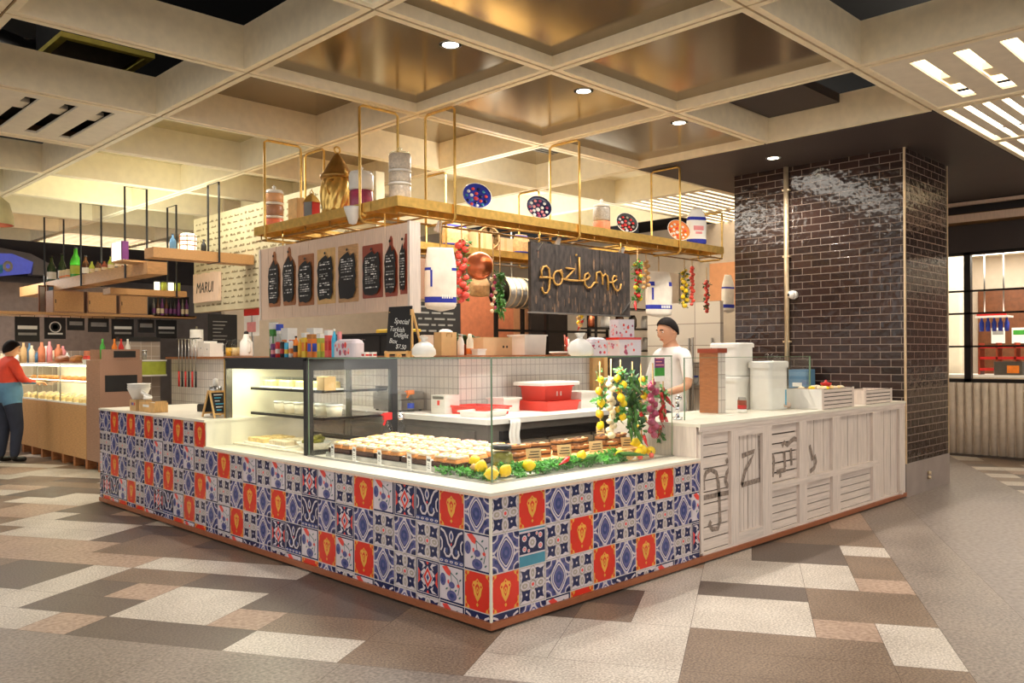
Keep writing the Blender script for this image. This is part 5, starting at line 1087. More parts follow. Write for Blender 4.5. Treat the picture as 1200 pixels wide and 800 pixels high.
# ------------------------------------------------------------------ on top of the fridge and glass case
ZT2 = ZG + .0105
def product(nm, lb, px, w, hpx, X, mt, cap=None, lab=None, sh='box', dz=0.0):
    p, s = loc(px, 417, X=X); h = hpx * s; w = w * s
    t = T(nm, lb, {'packet': 'packet', 'box': 'box'}.get(nm, nm.split('_')[-1]), (X, p.y, ZT2 + dz))
    m = MB()
    if sh == 'box': m.rbox(-w * .4, -w / 2, 0, w * .4, w / 2, h, mt, .006)
    elif sh == 'can': m.lathe([(w * .45, 0), (w * .5, .004), (w * .5, h - .008), (w * .42, h)], mt, n=16)
    else: m.lathe([(w * .48, 0), (w * .5, .006), (w * .5, h * .62), (w * .36, h * .75), (w * .16, h * .86), (w * .16, h * .94)], mt, n=16)
    m.build('body', t)
    if cap:
        m = MB()
        if sh == 'box': m.box(-w * .41, -w * .51, h * .8, w * .41, w * .51, h * .995, cap)
        elif sh == 'can': m.lathe([(w * .42, h), (w * .40, h + .005), (0, h + .005)], cap, n=16)
        else: m.lathe([(w * .2, h * .92), (w * .2, h), (0, h)], cap, n=12)
        m.build('cap' if sh != 'box' else 'band', t)
    if lab:
        m = MB()
        if sh == 'box': m.box(-w * .4 - .001, -w * .35, h * .25, -w * .39, w * .35, h * .6, lab); m.box(-w * .3, -w * .5 - .001, h * .25, w * .3, -w * .49, h * .6, lab)
        else: m.lathe([(w * .504, h * .25), (w * .504, h * .55)], lab, n=16, cap=False)
        m.build('label', t)
    return t
PR = [('carton', 'green and white carton leaning behind the purple can', 321, 9, 41, .62, 'green', 'white_plastic', 'white_paper', 'box'), ('tube', 'white and blue tube standing behind the red can', 328, 7, 39, .62, 'white_plastic', 'blue', None, 'box'), ('carton', 'white carton with orange print behind the small cans', 339, 16, 34, .62, 'white_paper', None, 'orange', 'box'), ('carton', 'white carton with orange pictures behind the orange juice pouch', 369, 15, 34, .62, 'white_paper', 'white_plastic', 'orange', 'box'),
      ('drink_can', 'purple drink can at the left of the fridge top row', 320, 5.5, 16, .40, 'purple', 'steel', 'pink', 'can'), ('drink_can', 'red drink can on the fridge top', 325.5, 5.5, 18, .40, 'red', 'steel', 'white_paper', 'can'), ('drink_can', 'black drink can on the fridge top', 331, 5.5, 18, .40, 'black', 'steel', 'red', 'can'), ('drink_can', 'blue drink can on the fridge top beside the black one', 336, 5.5, 17, .40, 'cyan', 'steel', 'yellow', 'can'), ('drink_can', 'white and blue drink can on the fridge top', 341, 5.5, 19, .40, 'white_plastic', 'blue', 'orange', 'can'),
      ('sauce_bottle', 'orange sauce bottle with black label on the fridge top', 347, 7, 25, .40, 'orange', 'black', 'black', 'bot'), ('sauce_bottle', 'yellow sauce bottle on the fridge top', 352, 6, 22, .40, 'lemon_d', 'yellow', None, 'bot'), ('carton', 'tall yellow juice carton on the fridge top', 358, 8, 29, .40, 'yellow', 'white_plastic', 'orange', 'box'), ('juice_pouch', 'big orange patterned juice pouch on the fridge top', 366, 10, 27, .40, 'orange', 'bread', 'blue', 'box'), ('carton', 'pale green carton on the fridge top', 376, 8, 28, .40, 'lime', 'white_plastic', 'yellow', 'box'), ('carton', 'coral red carton on the fridge top', 385, 8, 32, .40, 'tomato', 'white_plastic', 'red', 'box'), ('water_bottle', 'tall cyan bottle with white cap on the fridge top', 392, 7, 33, .40, 'cyan', 'white_plastic', None, 'bot'), ('carton', 'narrow pale red carton right of the cyan bottle', 398, 5, 30, .42, 'pink', None, 'tomato', 'box')]
for a in PR: product(*a)
t = T('glass_cylinder', 'clear cylinder with coffee beans in the bottom left of the products', 'jar', (.55, 3.10, ZT2)); m = MB(); m.lathe([(.055, 0), (.055, .19)], 'plastic_clear', n=20); m.build('body', t); m = MB(); m.lathe([(.05, .003), (.05, .03)], 'bread_dark', n=16); m.build('beans', t)
t = T('zip_bag', 'pink flower patterned zip case lying beside the products', 'bag', (.42, 1.87, ZT2), 0)
m = MB(); m.at((0, 0, 0), (PI / 2, 0, PI / 2)).rbox(-.13, 0, -.05, .13, .125, .05, 'pink', .03, 4, .02) if False else m.rbox(-.05, -.13, 0, .05, .13, .125, 't_white', .03, 4, .03); m.build('case', t)
m = MB(); rn = random.Random(2)
for q in range(12): m.ball((-.0505, rn.uniform(-.1, .1), rn.uniform(.02, .085)), rn.uniform(.007, .016), rn.choice(('red_tray', 'onion', 'pink')), 8, 5, (.12, 1, 1.4))
m.build('flower_pattern', t)
for k, (px, lb) in enumerate(((428, 'small red and white box left of the blackboard'), (437, 'second small red and white box touching the blackboard'))): product('box', lb, px, 8, 6, .36, 'white_paper', None, 'red', 'box')
# small chalkboard easel
p, s = loc(465, 417, X=.46)
t = T('chalkboard_easel', 'black special offer chalkboard in pine easel standing on the glass case', 'chalkboard', (.46, p.y, ZT2), .12)
m = MB(); w, h = .108, .335; m.at(rot=(0, .1, 0)).box(0, -w, .035, .008, w, h, 'chalkboard'); m.build('board', t)
m = MB(); m.at(rot=(0, .1, 0)); m.box(-.01, -w, .0, .02, -w + .016, .04, 'pine'); m.box(-.01, w - .016, 0, .02, w, .04, 'pine'); m.box(-.014, -w, .022, .02, w, .036, 'pine'); m.box(-.01, -.01, 0, .012, .008, .03, 'pine'); m.build('ledge', t)
m = MB(); m.bar((.035, -w + .005, h * .93), (.03, -w - .004, .0), .014, .012, 'pine'); m.bar((.04, -w + .005, h * .93), (.14, -w - .002, .0), .014, .012, 'pine'); m.bar((.035, -w, .06), (.12, -w, .06), .01, .01, 'pine'); m.bar((.13, w - .01, 0), (.035, w - .01, h * .9), .014, .012, 'pine'); m.build('rear_leg', t)
for body, y, z, sz in (('Special', .045, .225, .05), ('Turkish', .085, .175, .046), ('Delight', .04, .135, .046), ('Box', .08, .095, .046), ('$7.50', .015, .058, .042)): text(body, sz, 'chalk', t, (-.001 + (z) * .1 - .002, y, z), (PI / 2, 0.1, -PI / 2), 'lettering', .0005, .25)
# bags and boxes on the right arm of the glass top
def knot_bag(px, X=None, Y=None, lb='', w=.14, h=.13):
    p, s = loc(px, 416, X=X) if X else loc(px, 416, Y=Y)
    t = T('plastic_bag', lb, 'bag', (p.x, p.y, ZT2)); m = MB(); n = 18; vs = []; prof = [(.75, 0), (1, .12), (.98, .35), (.7, .6), (.3, .72), (.16, .76), (.3, .86), (.42, .98)]
    for r, z in prof:
        for k in range(n): a = 2 * PI * k / n; q = r * w / 2 * (1 + .1 * math.sin(5 * a + z * 4) + .05 * math.sin(9 * a)); vs.append((q * math.cos(a), q * math.sin(a), z * h))
    m.add(vs, [(j * n + k, j * n + (k + 1) % n, (j + 1) * n + (k + 1) % n, (j + 1) * n + k) for j in range(len(prof) - 1) for k in range(n)], 'white_plastic', True); m.build('bag', t)
    m = MB(); m.tube([(.09 * w * math.cos(a), .09 * w * math.sin(a), h * .76) for a in [2 * PI * k / 10 for k in range(10)]], .004, 'white_paper', 6, closed=True); m.build('knot', t); return t
knot_bag(497, X=.50, lb='tied white plastic bag beside the easel chalkboard', w=.15, h=.135)
knot_bag(680, Y=.42, lb='tied white plastic bag left of the flowered boxes', w=.16, h=.15)
def delight(px, Y, w, h, d, lb, z=0.0, lidmt='t_red', body='t_white', seed=1):
    p, s = loc(px, 416, Y=Y); t = T('gift_box', lb, 'box', (p.x, Y, ZT2 + z), -.25); m = MB(); m.box(-w / 2, -d / 2, 0, w / 2, d / 2, h, body); m.build('carton', t)
    if lidmt: m = MB(); m.box(-w / 2 - .002, -d / 2 - .002, h - .012, w / 2 + .002, d / 2 + .002, h + .003, lidmt); m.build('lid', t)
    m = MB(); rn = random.Random(seed)
    for q in range(9): m.ball((rn.uniform(-w * .42, w * .42), -d / 2, rn.uniform(h * .12, h * .7)), rn.uniform(.005, .012), rn.choice(('pink', 'onion', 'red_tray')), 8, 5, (1, .06, 1.1)); m.ball((-w / 2, rn.uniform(-d * .4, d * .4), rn.uniform(h * .12, h * .7)), rn.uniform(.005, .011), rn.choice(('pink', 'onion')), 8, 5, (.06, 1, 1.1))
    m.build('flower_pattern', t); return t
delight(731, .42, .185, .118, .14, 'large red and white flower printed sweets box on the glass case', seed=3)
delight(729, .42, .13, .12, .1, 'small white printed sweets box standing on the large one', .1215, None, seed=5)
p, s = loc(703, 416, Y=.40)
t = T('gift_bag', 'white bag with red flowers leaning left of the large sweets box', 'bag', (p.x - .015, .42, ZT2), -.3); m = MB(); m.rbox(-.07, -.05, 0, .07, .05, .118, 't_white', .03, 4, .03); m.build('bag', t)
m = MB(); rn = random.Random(12)
for q in range(12): m.ball((rn.uniform(-.055, .055), -.05, rn.uniform(.015, .09)), rn.uniform(.004, .010), rn.choice(('pink', 'onion', 'red_tray')), 8, 5, (1, .08, 1))
m.build('flower_pattern', t)
# ------------------------------------------------------------------ inner prep counter in front of the tiled half wall
c = T('prep_counter', 'white topped steel prep counter inside the stall before the tiled half wall', 'counter', (0, 0, 0))
m = MB(); m.box(1.50, 1.62, 0.1, 1.87, 4.6, .86, 'prep_grey'); m.box(1.87, 1.62, .1, 3.3, 2.37, .86, 'prep_grey'); m.box(1.55, 1.68, 0, 1.86, 4.5, .1, 'black'); m.box(1.86, 1.68, 0, 3.25, 2.3, .1, 'black'); m.build('body', c)
m = MB(); m.box(1.454, 1.565, .86, 1.878, 4.65, .9, 'white_plastic'); m.box(1.878, 1.565, .86, 3.35, 2.378, .9, 'white_plastic'); m.build('worktop', c)
m = MB(); m.box(1.62, 1.575, .73, 3.3, 1.62, .80, 'black_metal'); m.build('control_strip', c)
for k in range(3):
    x = 1.6 + .56 * k; m = MB(); m.box(x, 1.60, .48, x + .54, 1.62, .72, 'prep_grey'); d = m.build('drawer', c); m = MB(); m.box(x + .02, 1.56, .655, x + .52, 1.60, .70, 'aluminium'); m.build('handle', d)
for k in range(3): m = MB(); m.box(1.48, 1.75 + .9 * k, .14, 1.50, 2.6 + .9 * k, .80, 'prep_grey'); m.build('door', c)
ZP = .9
def tray_box(nm, lb, x, y, w, d, h, mt, rz=0.0, z=ZP, lip=.012, cat='tray'):
    t = T(nm, lb, cat, (x, y, z), rz); m = MB(); w2, d2 = w / 2, d / 2
    P = [(-w2 * .94, -d2 * .92), (w2 * .94, -d2 * .92), (w2 * .94, d2 * .92), (-w2 * .94, d2 * .92)]; Q = [(-w2, -d2), (w2, -d2), (w2, d2), (-w2, d2)]
    vs = [(a, b, 0) for a, b in P] + [(a, b, h) for a, b in Q] + [(a * .95, b * .95, h) for a, b in Q] + [(a * .9, b * .9, .006) for a, b in Q]
    fs = [(3, 2, 1, 0), (12, 13, 14, 15)] + [(o + i, o + (i + 1) % 4, o + 4 + (i + 1) % 4, o + 4 + i) for o in (0, 4, 8) for i in range(4)]
    m.add(vs, fs, mt); m.build('tub', t)
    m = MB()
    for a in ((-w2 - lip, -d2 - lip, w2 + lip, -d2 + .004), (-w2 - lip, d2 - .004, w2 + lip, d2 + lip), (-w2 - lip, -d2, -w2 + .004, d2), (w2 - .004, -d2, w2 + lip, d2)): m.box(a[0], a[1], h - .012, a[2], a[3], h + .001, mt)
    m.build('rim', t); return t
def onp(px, py, z=ZP): p = W(px, py, Z=z); return p.x, p.y
tray_box('food_tray', 'long shallow red plastic tray on the prep counter left of the white tub', 1.88 + .0, 2.12, .30, .42, .07, 'red_tray')
tray_box('food_tub', 'white plastic tub on the prep counter between the red trays', 2.22, 2.18, .2, .2, .12, 'white_plastic', 0, cat='tub')
tray_box('food_tray', 'red plastic tray on the prep counter under the covered red tub', 2.62, 2.02, .42, .36, .085, 'red_tray')
t = tray_box('food_tub', 'covered red plastic tub stacked on the red tray', 2.64, 2.06, .36, .3, .13, 'red_tray', 0, ZP + .0865, cat='tub'); m = MB(); m.rbox(-.25, -.19, .132, .25, .19, .165, 'white_plastic', .03, 4, .01); m.build('lid', t, label='white lid'); 
m = MB()
for k in range(2): m.box(-.03 + .05 * k, -.147, .04, -.015 + .05 * k, -.143, .08, 'white_paper')
m.build('sticker', t)
tray_box('food_tub', 'tall white plastic tub at the right end of the prep counter', 3.05, 2.02, .26, .26, .15, 'white_plastic', 0, cat='tub')
tray_box('food_tray', 'white plastic lid tray lying at the front corner of the prep counter', 1.70, 1.88, .30, .26, .05, 'white_plastic', .2)
t = T('carton', 'white printed carton standing on the left part of prep counter', 'carton', (1.74, 2.40, ZP)); m = MB(); m.box(-.08, -.09, 0, .08, .09, .055, 'white_paper'); m.box(-.08, -.09, .057, .08, .09, .155, 'white_paper'); m.build('box', t); m = MB(); m.box(-.081, -.02, .07, -.08, .01, .11, 'red_tray'); m.box(-.081, -.07, .12, -.08, .07, .145, 'steel'); m.build('printing', t)
spray('squeeze_bottle', 'clear water bottle with orange cap on the prep counter', (1.62, 2.72, ZP), 'plastic_clear', 'orange', 'blue', .17, .03)
t = T('sandwich_press', 'steel sandwich press with raised handle on the prep counter', 'sandwich press', (1.70, 3.0, ZP)); m = MB(); m.rbox(-.14, -.2, .012, .14, .2, .10, 'steel', .02); m.build('base', t); m = MB(); m.at((0, 0, .105)).rbox(-.14, -.2, 0, .14, .2, .07, 'steel', .02, 3, .02); m.build('lid', t); m = MB(); m.tube([(-.12, -.14, .16), (-.15, -.13, .21), (-.15, .13, .21), (-.12, .14, .16)], .01, 'black', 8); m.build('handle', t)
m = MB()
for sx in (-.11, .11):
    for sy in (-.17, .17): m.cyl((sx, sy, 0), (sx, sy, .014), .014, 'black', 8)
m.build('foot', t)
t = T('cleaning_cloth', 'white cleaning cloth hanging over the prep counter edge', 'cloth', (1.72, 1.55, .62)); m = MB()
n = 8; vs = []
for a in range(n + 1):
    for b in range(n + 1): vs.append((-.06 + .12 * a / n + .01 * math.sin(b), -.004 - .012 * math.sin(a * 2.1) - .01 * b / n, .30 - .26 * b / n) if b else (-.06 + .12 * a / n, .10, .282))
m.add(vs, [(a * (n + 1) + b, (a + 1) * (n + 1) + b, (a + 1) * (n + 1) + b + 1, a * (n + 1) + b + 1) for a in range(n) for b in range(n)], 'white_paper', True); m.build('cloth', t)
# on the timber cap of the half wall
ZW = 1.389
def oncap(px, Y=2.5): return W(px, 412, Y=Y).x
t = T('paper_bag', 'brown paper bag with a plastic bag inside on the timber cap', 'bag', (oncap(522), 2.5, ZW), 0)
m = MB(); m.box(-.085, -.05, 0, .085, .05, .20, 'kraft'); m.build('bag', t); m = MB(); m.ball((0, 0, .2), .06, 'white_plastic', 12, 8, (1.2, .7, .45), .1); m.build('plastic_bag', t); m = MB(); m.tube([(-.03, -.052, .16), (-.03, -.054, .19), (.03, -.054, .19), (.03, -.052, .16)], .003, 'rope', 6); m.build('handle', t)
t = T('paper_stack', 'white paper bags standing beside the brown paper bag', 'paper', (1.90, 2.85, ZW)); m = MB(); m.box(-.06, -.04, 0, .055, .0, .185, 'white_paper'); m.box(-.055, .005, 0, .06, .03, .18, 'white_paper'); m.build('sheets', t)
t = T('milk_bottle', 'slim white bottle on the timber cap beside the brown bag', 'bottle', (oncap(540), 2.5, ZW)); m = MB(); m.lathe([(.028, 0), (.03, .01), (.03, .12), (.018, .15), (.018, .17)], 'white_plastic', n=14); m.build('body', t); m = MB(); m.lathe([(.02, .165), (.02, .185), (0, .187)], 'steel', n=12); m.build('cap', t)
t = T('sauce_bottle', 'cream bottle with orange label on the timber cap', 'bottle', (oncap(549), 2.48, ZW)); m = MB(); m.lathe([(.03, 0), (.032, .01), (.032, .13), (.02, .155), (.014, .19)], 'cream_plastic', n=14); m.build('body', t); m = MB(); m.lathe([(.0325, .01), (.0325, .06)], 'orange', n=14, cap=False); m.build('label', t)
t = T('cardboard_carton', 'long open cardboard carton with two holes on the timber cap', 'box', (oncap(580), 2.56, ZW)); m = MB(); m.box(-.18, -.1, 0, .18, .1, .16, 'cardboard'); m.build('carton', t); m = MB()
for x in (.07, .115): m.cyl((x, -.102, .075), (x, -.0995, .075), .012, 'gap_dark', 10)
m.build('hand_hole', t); m = MB(); m.bar((-.18, -.1, .16), (.18, -.1, .16), .004, .004, 'kraft'); m.build('flap', t)
tray_box('food_tub', 'small white lidded tub in front of the cardboard carton', oncap(561, 2.4), 2.40, .1, .08, .055, 'white_plastic', 0, ZW, .005, 'tub')
tray_box('food_tub', 'large white plastic tub on the timber cap right of the carton', oncap(620), 2.52, .3, .22, .19, 'white_plastic', 0, ZW, .008, 'tub')
t = T('plate_stack', 'stack of white plates on the timber cap right of the large tub', 'plates', (oncap(655), 2.48, ZW)); m = MB(); m.lathe([(.06, 0), (.11, .015), (.112, .02), (.11, .03), (.09, .026), (0, .024)], 'white_plastic', n=24); m.build('plate', t)
t = T('spice_tubes', 'pink and white tubes standing in a glass behind the plates', 'tubes', (oncap(664, 2.65), 2.65, ZW)); m = MB(); m.lathe([(.035, 0), (.04, .1)], 'plastic_clear', n=14); m.build('glass_cup', t)
for k, (mt, x) in enumerate((('wood_red', -.018), ('red_tray', .004), ('white_plastic', .02))): m = MB(); m.cyl((x, 0, .01), (x * 1.6, 0, .2 - .02 * k), .009, mt, 8); m.build('tube', t)
t = T('potted_plant', 'dark green strappy potted plant behind the paper bags', 'plant', (2.55, 3.0, 1.389)); rq = random.Random(9); m = MB()
for k in range(22):
    a = rq.uniform(0, 2 * PI); l = rq.uniform(.14, .26); pts = [(l * q * math.cos(a) * .9, l * q * math.sin(a) * .9, .08 + l * (1.3 * q - .9 * q * q)) for q in (0, .3, .6, .85, 1)]
    m.tube(pts, [.006, .012, .012, .008, .001], 'leaf_d', 5)
m.build('leaf', t); m = MB(); m.lathe([(.05, 0), (.07, .1), (.074, .1)], 'terracotta', n=16); m.build('pot', t)
m = MB(); m.box(2.4, 2.75, 0, 2.7, 3.25, 1.388, 'wood_mid'); m.build('cabinet', label='brown cabinet under the potted plant behind half wall', cat='cabinet')
t = T('dark_cabinet', 'black cabinet with flip lid behind the row of drink cans', 'cabinet', (1.99, 3.7, ZW)); m = MB(); m.box(-.14, -.75, 0, .16, .75, .20, 'black_matte'); m.build('body', t); m = MB(); m.box(-.2, -.78, .20, .18, .78, .215, 'black'); m.build('lid', t); m = MB()
for k in range(3): m.box(-.145, -.72 + .5 * k, .02, -.14, -.26 + .5 * k, .19, 'black_metal')
m.build('door', t); m = MB()
for k in range(3): m.box(-.155, -.5 + .5 * k, .15, -.145, -.44 + .5 * k, .165, 'chrome')
m.build('catch', t)
m = MB(); m.rbox(1.84, 3.15, ZW + .216, 2.1, 3.55, ZW + .25, 'yellow', .03, 3, .01); m.build('towel', label='yellow folded packet lying on top of the black cabinet', cat='packet')

# ------------------------------------------------------------------ on the white counter
ZR = .926
c = T('counter_pillar', 'short timber and white tile pillar with orange wood cap on the white counter', 'pillar', (2.84, .50, ZR)); m = MB(); m.box(.012, -.06, 0, .12, .10, .47, 'mosaic_white'); m.build('tiled_core', c); m = MB(); m.box(0, -.062, 0, .012, .10, .47, 'wood_mid'); m.build('timber_face', c); m = MB(); m.box(-.012, -.07, .47, .13, .11, .505, 'wood_red'); m.build('cap', c)
def big_tub(lb, x, y, w, d, h, n, z0=ZR):
    for k in range(n):
        t = T('storage_tub', lb if n == 1 else ('upper ' if k else 'lower ') + lb, 'tub', (x, y, z0 + k * (h + .003)), .0); m = MB(); m.rbox(-w / 2, -d / 2, 0, w / 2, d / 2, h * .86, 'white_plastic', .035, 5); m.build('tub', t); m = MB(); m.rbox(-w / 2 - .012, -d / 2 - .012, h * .86, w / 2 + .012, d / 2 + .012, h, 'white_plastic', .04, 5, .012); m.build('lid', t)
p = W(868, 480, Y=.55); big_tub('tall white lidded tub of the rear pair behind the spice jar', p.x + .04, .65, .26, .26, .275, 2)
p = W(893, 478, Y=.45); big_tub('white lidded tub standing before the taller stack on white counter', p.x + .02, .40, .30, .20, .40, 1)
m = MB(); m.box(p.x + .11, .2965, ZR + .03, p.x + .13, .2995, ZR + .16, 'cyan'); m.build('blue_label', label='narrow blue label strip on the front white tub', cat='label')
t = T('spice_jar', 'small glass jar of layered red and brown spices on the white counter', 'jar', (3.02, .33, ZR)); m = MB(); m.lathe([(.034, 0), (.036, .01), (.036, .03)], 'white_plastic', n=16); m.build('label_band', t)
m = MB(); m.lathe([(.0355, .03), (.0355, .062)], 'chili', n=16); m.lathe([(.0355, .062), (.0355, .1)], 'wood_red', n=16); m.build('spices', t); m = MB(); m.lathe([(.036, .1), (.03, .115), (.03, .125), (0, .126)], 'steel', n=16); m.build('lid', t)
t = T('rolling_pin', 'pale wooden rolling pin with dark handle lying on the white counter', 'rolling pin', (3.86, .32, ZR + .026)); m = MB(); m.tube([(-.22, 0, 0), (.12, 0, 0)], .024, 'wood_pale', 12); m.build('roller', t); m = MB(); m.tube([(.12, 0, 0), (.14, 0, 0), (.21, 0, 0)], [.012, .016, .014], 'black', 10); m.build('handle', t)
def crate(lb, x0, x1, y0, y1, h, n, side):
    t = T('slatted_crate', lb, 'crate', (x0, y0, ZR)); w, d = x1 - x0, y1 - y0; m = MB()
    hh = h / n
    for ya in (0, d - .012):
        m = MB()
        for k in range(n): m.box(.03, ya, k * hh + .004, w - .03, ya + .012, (k + 1) * hh - .004, 'white_wood_h')
        m.box(.03, ya + .003, 0, w - .03, ya + .009, h, 'gap_dark'); m.build('slat_side', t)
    m = MB(); m.box(0.0, 0.0, 0, .012, d, h, side); m.box(w - .012, 0, 0, w, d, h, 'white_wood'); m.box(0.012, 0.012, 0.002, w - .012, d - .012, .012, 'white_wood'); m.build('end_panel', t); m = MB()
    for a, b in ((0, -.004), (w - .035, -.004)): m = MB(); m.box(a, b, 0, a + .035, 0, h + .004, 'white_wood'); m.build('corner_post', t)
    return t
p = W(963, 479, Y=.03); xa = p.x; crate('larger white slatted crate of produce on the white counter', xa, xa + .62, .03, .36, .165, 5, 'white_plastic')
m = MB(); rq = random.Random(3)
for k in range(26): m.ball((xa + rq.uniform(.06, .54), rq.uniform(.08, .3), ZR + .165), .03, rq.choice(('cream', 'pastry', 'lemon', 'cream')), 8, 6, (1, 1, .6))
m.build('potato_heap', label='pale yellow produce heaped in the larger slatted crate', cat='produce', kind='stuff')
t = T('red_pot', 'small red lidded pot on the produce in the larger crate', 'pot', (xa + .36, .16, ZR + .178)); m = MB(); m.lathe([(.03, 0), (.045, .015), (.045, .025), (.01, .038), (.012, .05), (0, .056)], 'red', n=16); m.build('pot', t); m = MB(); m.lathe([(.046, .022), (.047, .026), (.046, .03)], 'chili', n=16); m.build('rim', t)
p = W(1013, 474, Y=.03); crate('lower white slatted crate nearest the brick pillar', p.x, p.x + .62, .03, .30, .125, 4, 'white_wood')
t = T('coffee_grinder', 'steel and black grinder against the brick pillar behind the glass screen', 'grinder', (5.25, 1.25, 1.0)); m = MB(); m.rbox(-.1, -.12, 0, .1, .12, .28, 'steel', .02); m.build('body', t); m = MB(); m.lathe([(.05, .28), (.09, .36), (.09, .38)], 'plastic_clear', n=14); m.build('hopper', t); m = MB(); m.at((-.1, -.02, .18), (0, -PI / 2, 0)).lathe([(.05, 0), (.05, .02), (0, .02)], 'chrome', n=16); m.build('dial', t)
t = T('paper_dispenser', 'pale blue box beside the grinder against the brick pillar', 'box', (5.28, .95, 1.0)); m = MB(); m.rbox(-.1, -.1, 0, .1, .1, .22, 'jacket_blue', .015); m.build('box', t); m = MB(); m.box(-.102, -.05, .05, -.1, .05, .09, 'white_paper'); m.build('slot', t)
m = MB(); m.box(5.0, .85, .97, 5.46, 1.45, 1.0, 'steel'); m.box(5.0, .85, 0, 5.46, 1.45, .97, 'steel_dark'); m.build('bench', label='steel bench against the brick pillar behind the glass screen', cat='bench')

# ------------------------------------------------------------------ on the raised left end of the tiled counter
ZU = .904
t = T('napkin_box', 'long pine napkin box with white label on the raised counter end', 'box', (.12, 4.50, ZU), 0); m = MB()
m.box(-.06, -.17, 0, .06, .17, .01, 'pine'); m.box(-.06, -.17, .01, -.05, .17, .085, 'pine'); m.box(.05, -.17, .01, .06, .17, .085, 'pine'); m.box(-.05, -.17, .01, .05, -.16, .1, 'pine'); m.box(-.05, .16, .01, .05, .17, .1, 'pine'); m.build('box', t); m = MB(); m.box(-.0615, -.05, .045, -.06, .08, .065, 'white_paper'); m.build('label', t)
m = MB()
for k in range(6): m.box(-.045 + .014 * k, -.15, .012, -.036 + .014 * k, .15, .08, 'white_paper')
m.build('napkins', t)
t = T('cup_box', 'small kraft box printed with logos under the stacked white cups', 'box', (.11, 4.79, ZU)); m = MB(); m.box(-.06, -.07, 0, .06, .07, .1, 'kraft'); m.build('box', t); m = MB()
for k in range(3): m.box(-.0612, -.05 + .035 * k, .05, -.06, -.03 + .035 * k, .075, ('red', 'blue', 'purple')[k])
m.build('logo', t)
t = T('paper_cups', 'stack of white paper bowls standing on the kraft box', 'cups', (.11, 4.80, ZU + .102)); 
for k in range(3): m = MB(); m.lathe([(.055, .02 * k), (.1, .02 * k + .1), (.104, .02 * k + .103), (.098, .02 * k + .1), (.05, .02 * k + .004)], 'white_paper', n=18); m.build('bowl', t)
t = T('lid_heap', 'loose white lids heaped beside the stacked paper bowls', 'lids', (.10, 4.62, ZU + .002)); 
for k in range(5): m = MB(); m.at((.012 * (k % 3), .03 * k - .04, .105 + .012 * k), (.3 * (k % 2), .2 * k, 0)).lathe([(.03, 0), (.04, .012), (.03, .018), (0, .018)], 'white_plastic', n=12); m.build('lid', t)
m = MB(); m.box(-.03, -.06, 0, .03, .08, .1, 'kraft'); m.build('tray', t)
t = T('menu_easel', 'small pine A frame menu easel with white chalk specials beside the fridge', 'easel', (.16, 3.45, ZU), 0)
m = MB(); m.at((.0, 0, 0)); 

h = .215
def bars(nm, L):
    q = MB()
    for a, b in L: q.bar(a, b, .012, .014, 'pine')
    q.build(nm, t)
bars('front_leg', [((-.02, -.11, 0), (-.02, -.02, h)), ((.13, -.11, 0), (.13, -.02, h)), ((-.02, -.10, .03), (.13, -.10, .03)), ((-.02, -.03, h - .01), (.13, -.03, h - .01))])
bars('rear_leg', [((-.02, .11, 0), (-.02, .0, h)), ((.13, .11, 0), (.13, .0, h)), ((-.02, .10, .03), (.13, .10, .03)), ((-.02, .01, h - .01), (.13, .01, h - .01))])
def slab(nm, s):
    q = MB(); q.at((.055, s * .062, h / 2 + .01), (-s * .45 if s < 0 else -.45 + .0, 0, 0)) if False else q.at((.055, s * .063, h / 2 + .012), (s * .41, 0, 0)); q.box(-.07, -.004, -h * .46, .07, .004, h * .46, 'chalkboard'); o = q.build(nm, t)
    q = MB(); q.at((.055, s * .063, h / 2 + .012), (s * .41, 0, 0))
    for k in range(6): q.box(-.05, -.0052 if s < 0 else .004, -.07 + .026 * k, -.05 + .04 + .05 * ((k * 7) % 3) / 3, -.004 if s < 0 else .0052, -.062 + .026 * k, 'chalk' if k % 2 else 'cyan')
    q.build('lettering', o)
slab('board', -1); slab('board', 1)
t = T('receipt_printer', 'black receipt printer and keypad on the raised counter by the pine easel', 'printer', (.50, 4.15, ZU), .2); m = MB(); m.rbox(-.09, -.1, 0, .09, .1, .07, 'black', .015, 3, .015); m.build('body', t); m = MB(); m.box(-.03, -.06, .07, .0, .06, .12, 'white_paper'); m.build('receipt', t); m = MB()
for k in range(9): m.box(-.085 + .022 * (k % 3), -.09 + .02 * (k // 3), .07, -.07 + .022 * (k % 3), -.077 + .02 * (k // 3), .076, 'steel')
m.build('key', t)
t = T('till_screen', 'black till screen on a stand beside the black framed fridge', 'till', (.55, 3.60, ZU), .0); m = MB(); m.rbox(-.1, -.1, 0, .1, .1, .03, 'black', .02); m.build('base', t); m = MB(); m.bar((0, 0, .03), (0, 0, .2), .04, .03, 'black'); m.build('stand', t); m = MB(); m.at((-.03, 0, .24), (0, -.35, 0)).rbox(-.012, -.13, -.08, .012, .13, .08, 'black', .005); m.build('display', t)
t = T('paper_roll', 'grey white paper roll dispenser beside the till screen', 'dispenser', (.30, 3.66, ZU)); m = MB(); m.lathe([(.045, 0), (.045, .19), (.05, .2), (.05, .24), (.0, .245)], 'steel', n=18); m.build('roll', t); m = MB(); m.lathe([(.02, .245), (.02, .3), (.0, .31)], 'white_plastic', n=12); m.build('nozzle', t)
t = T('phone_stand', 'dark card terminal lying beside the receipt printer', 'card terminal', (.42, 3.9, ZU), .3); m = MB(); m.at(rot=(0, -.3, 0)).rbox(-.05, -.04, .0, .06, .04, .03, 'black', .012); m.build('body', t); m = MB(); m.at(rot=(0, -.3, 0)); m.box(0.01, -.03, .03, .05, .03, .032, 'screen'); m.build('display', t)
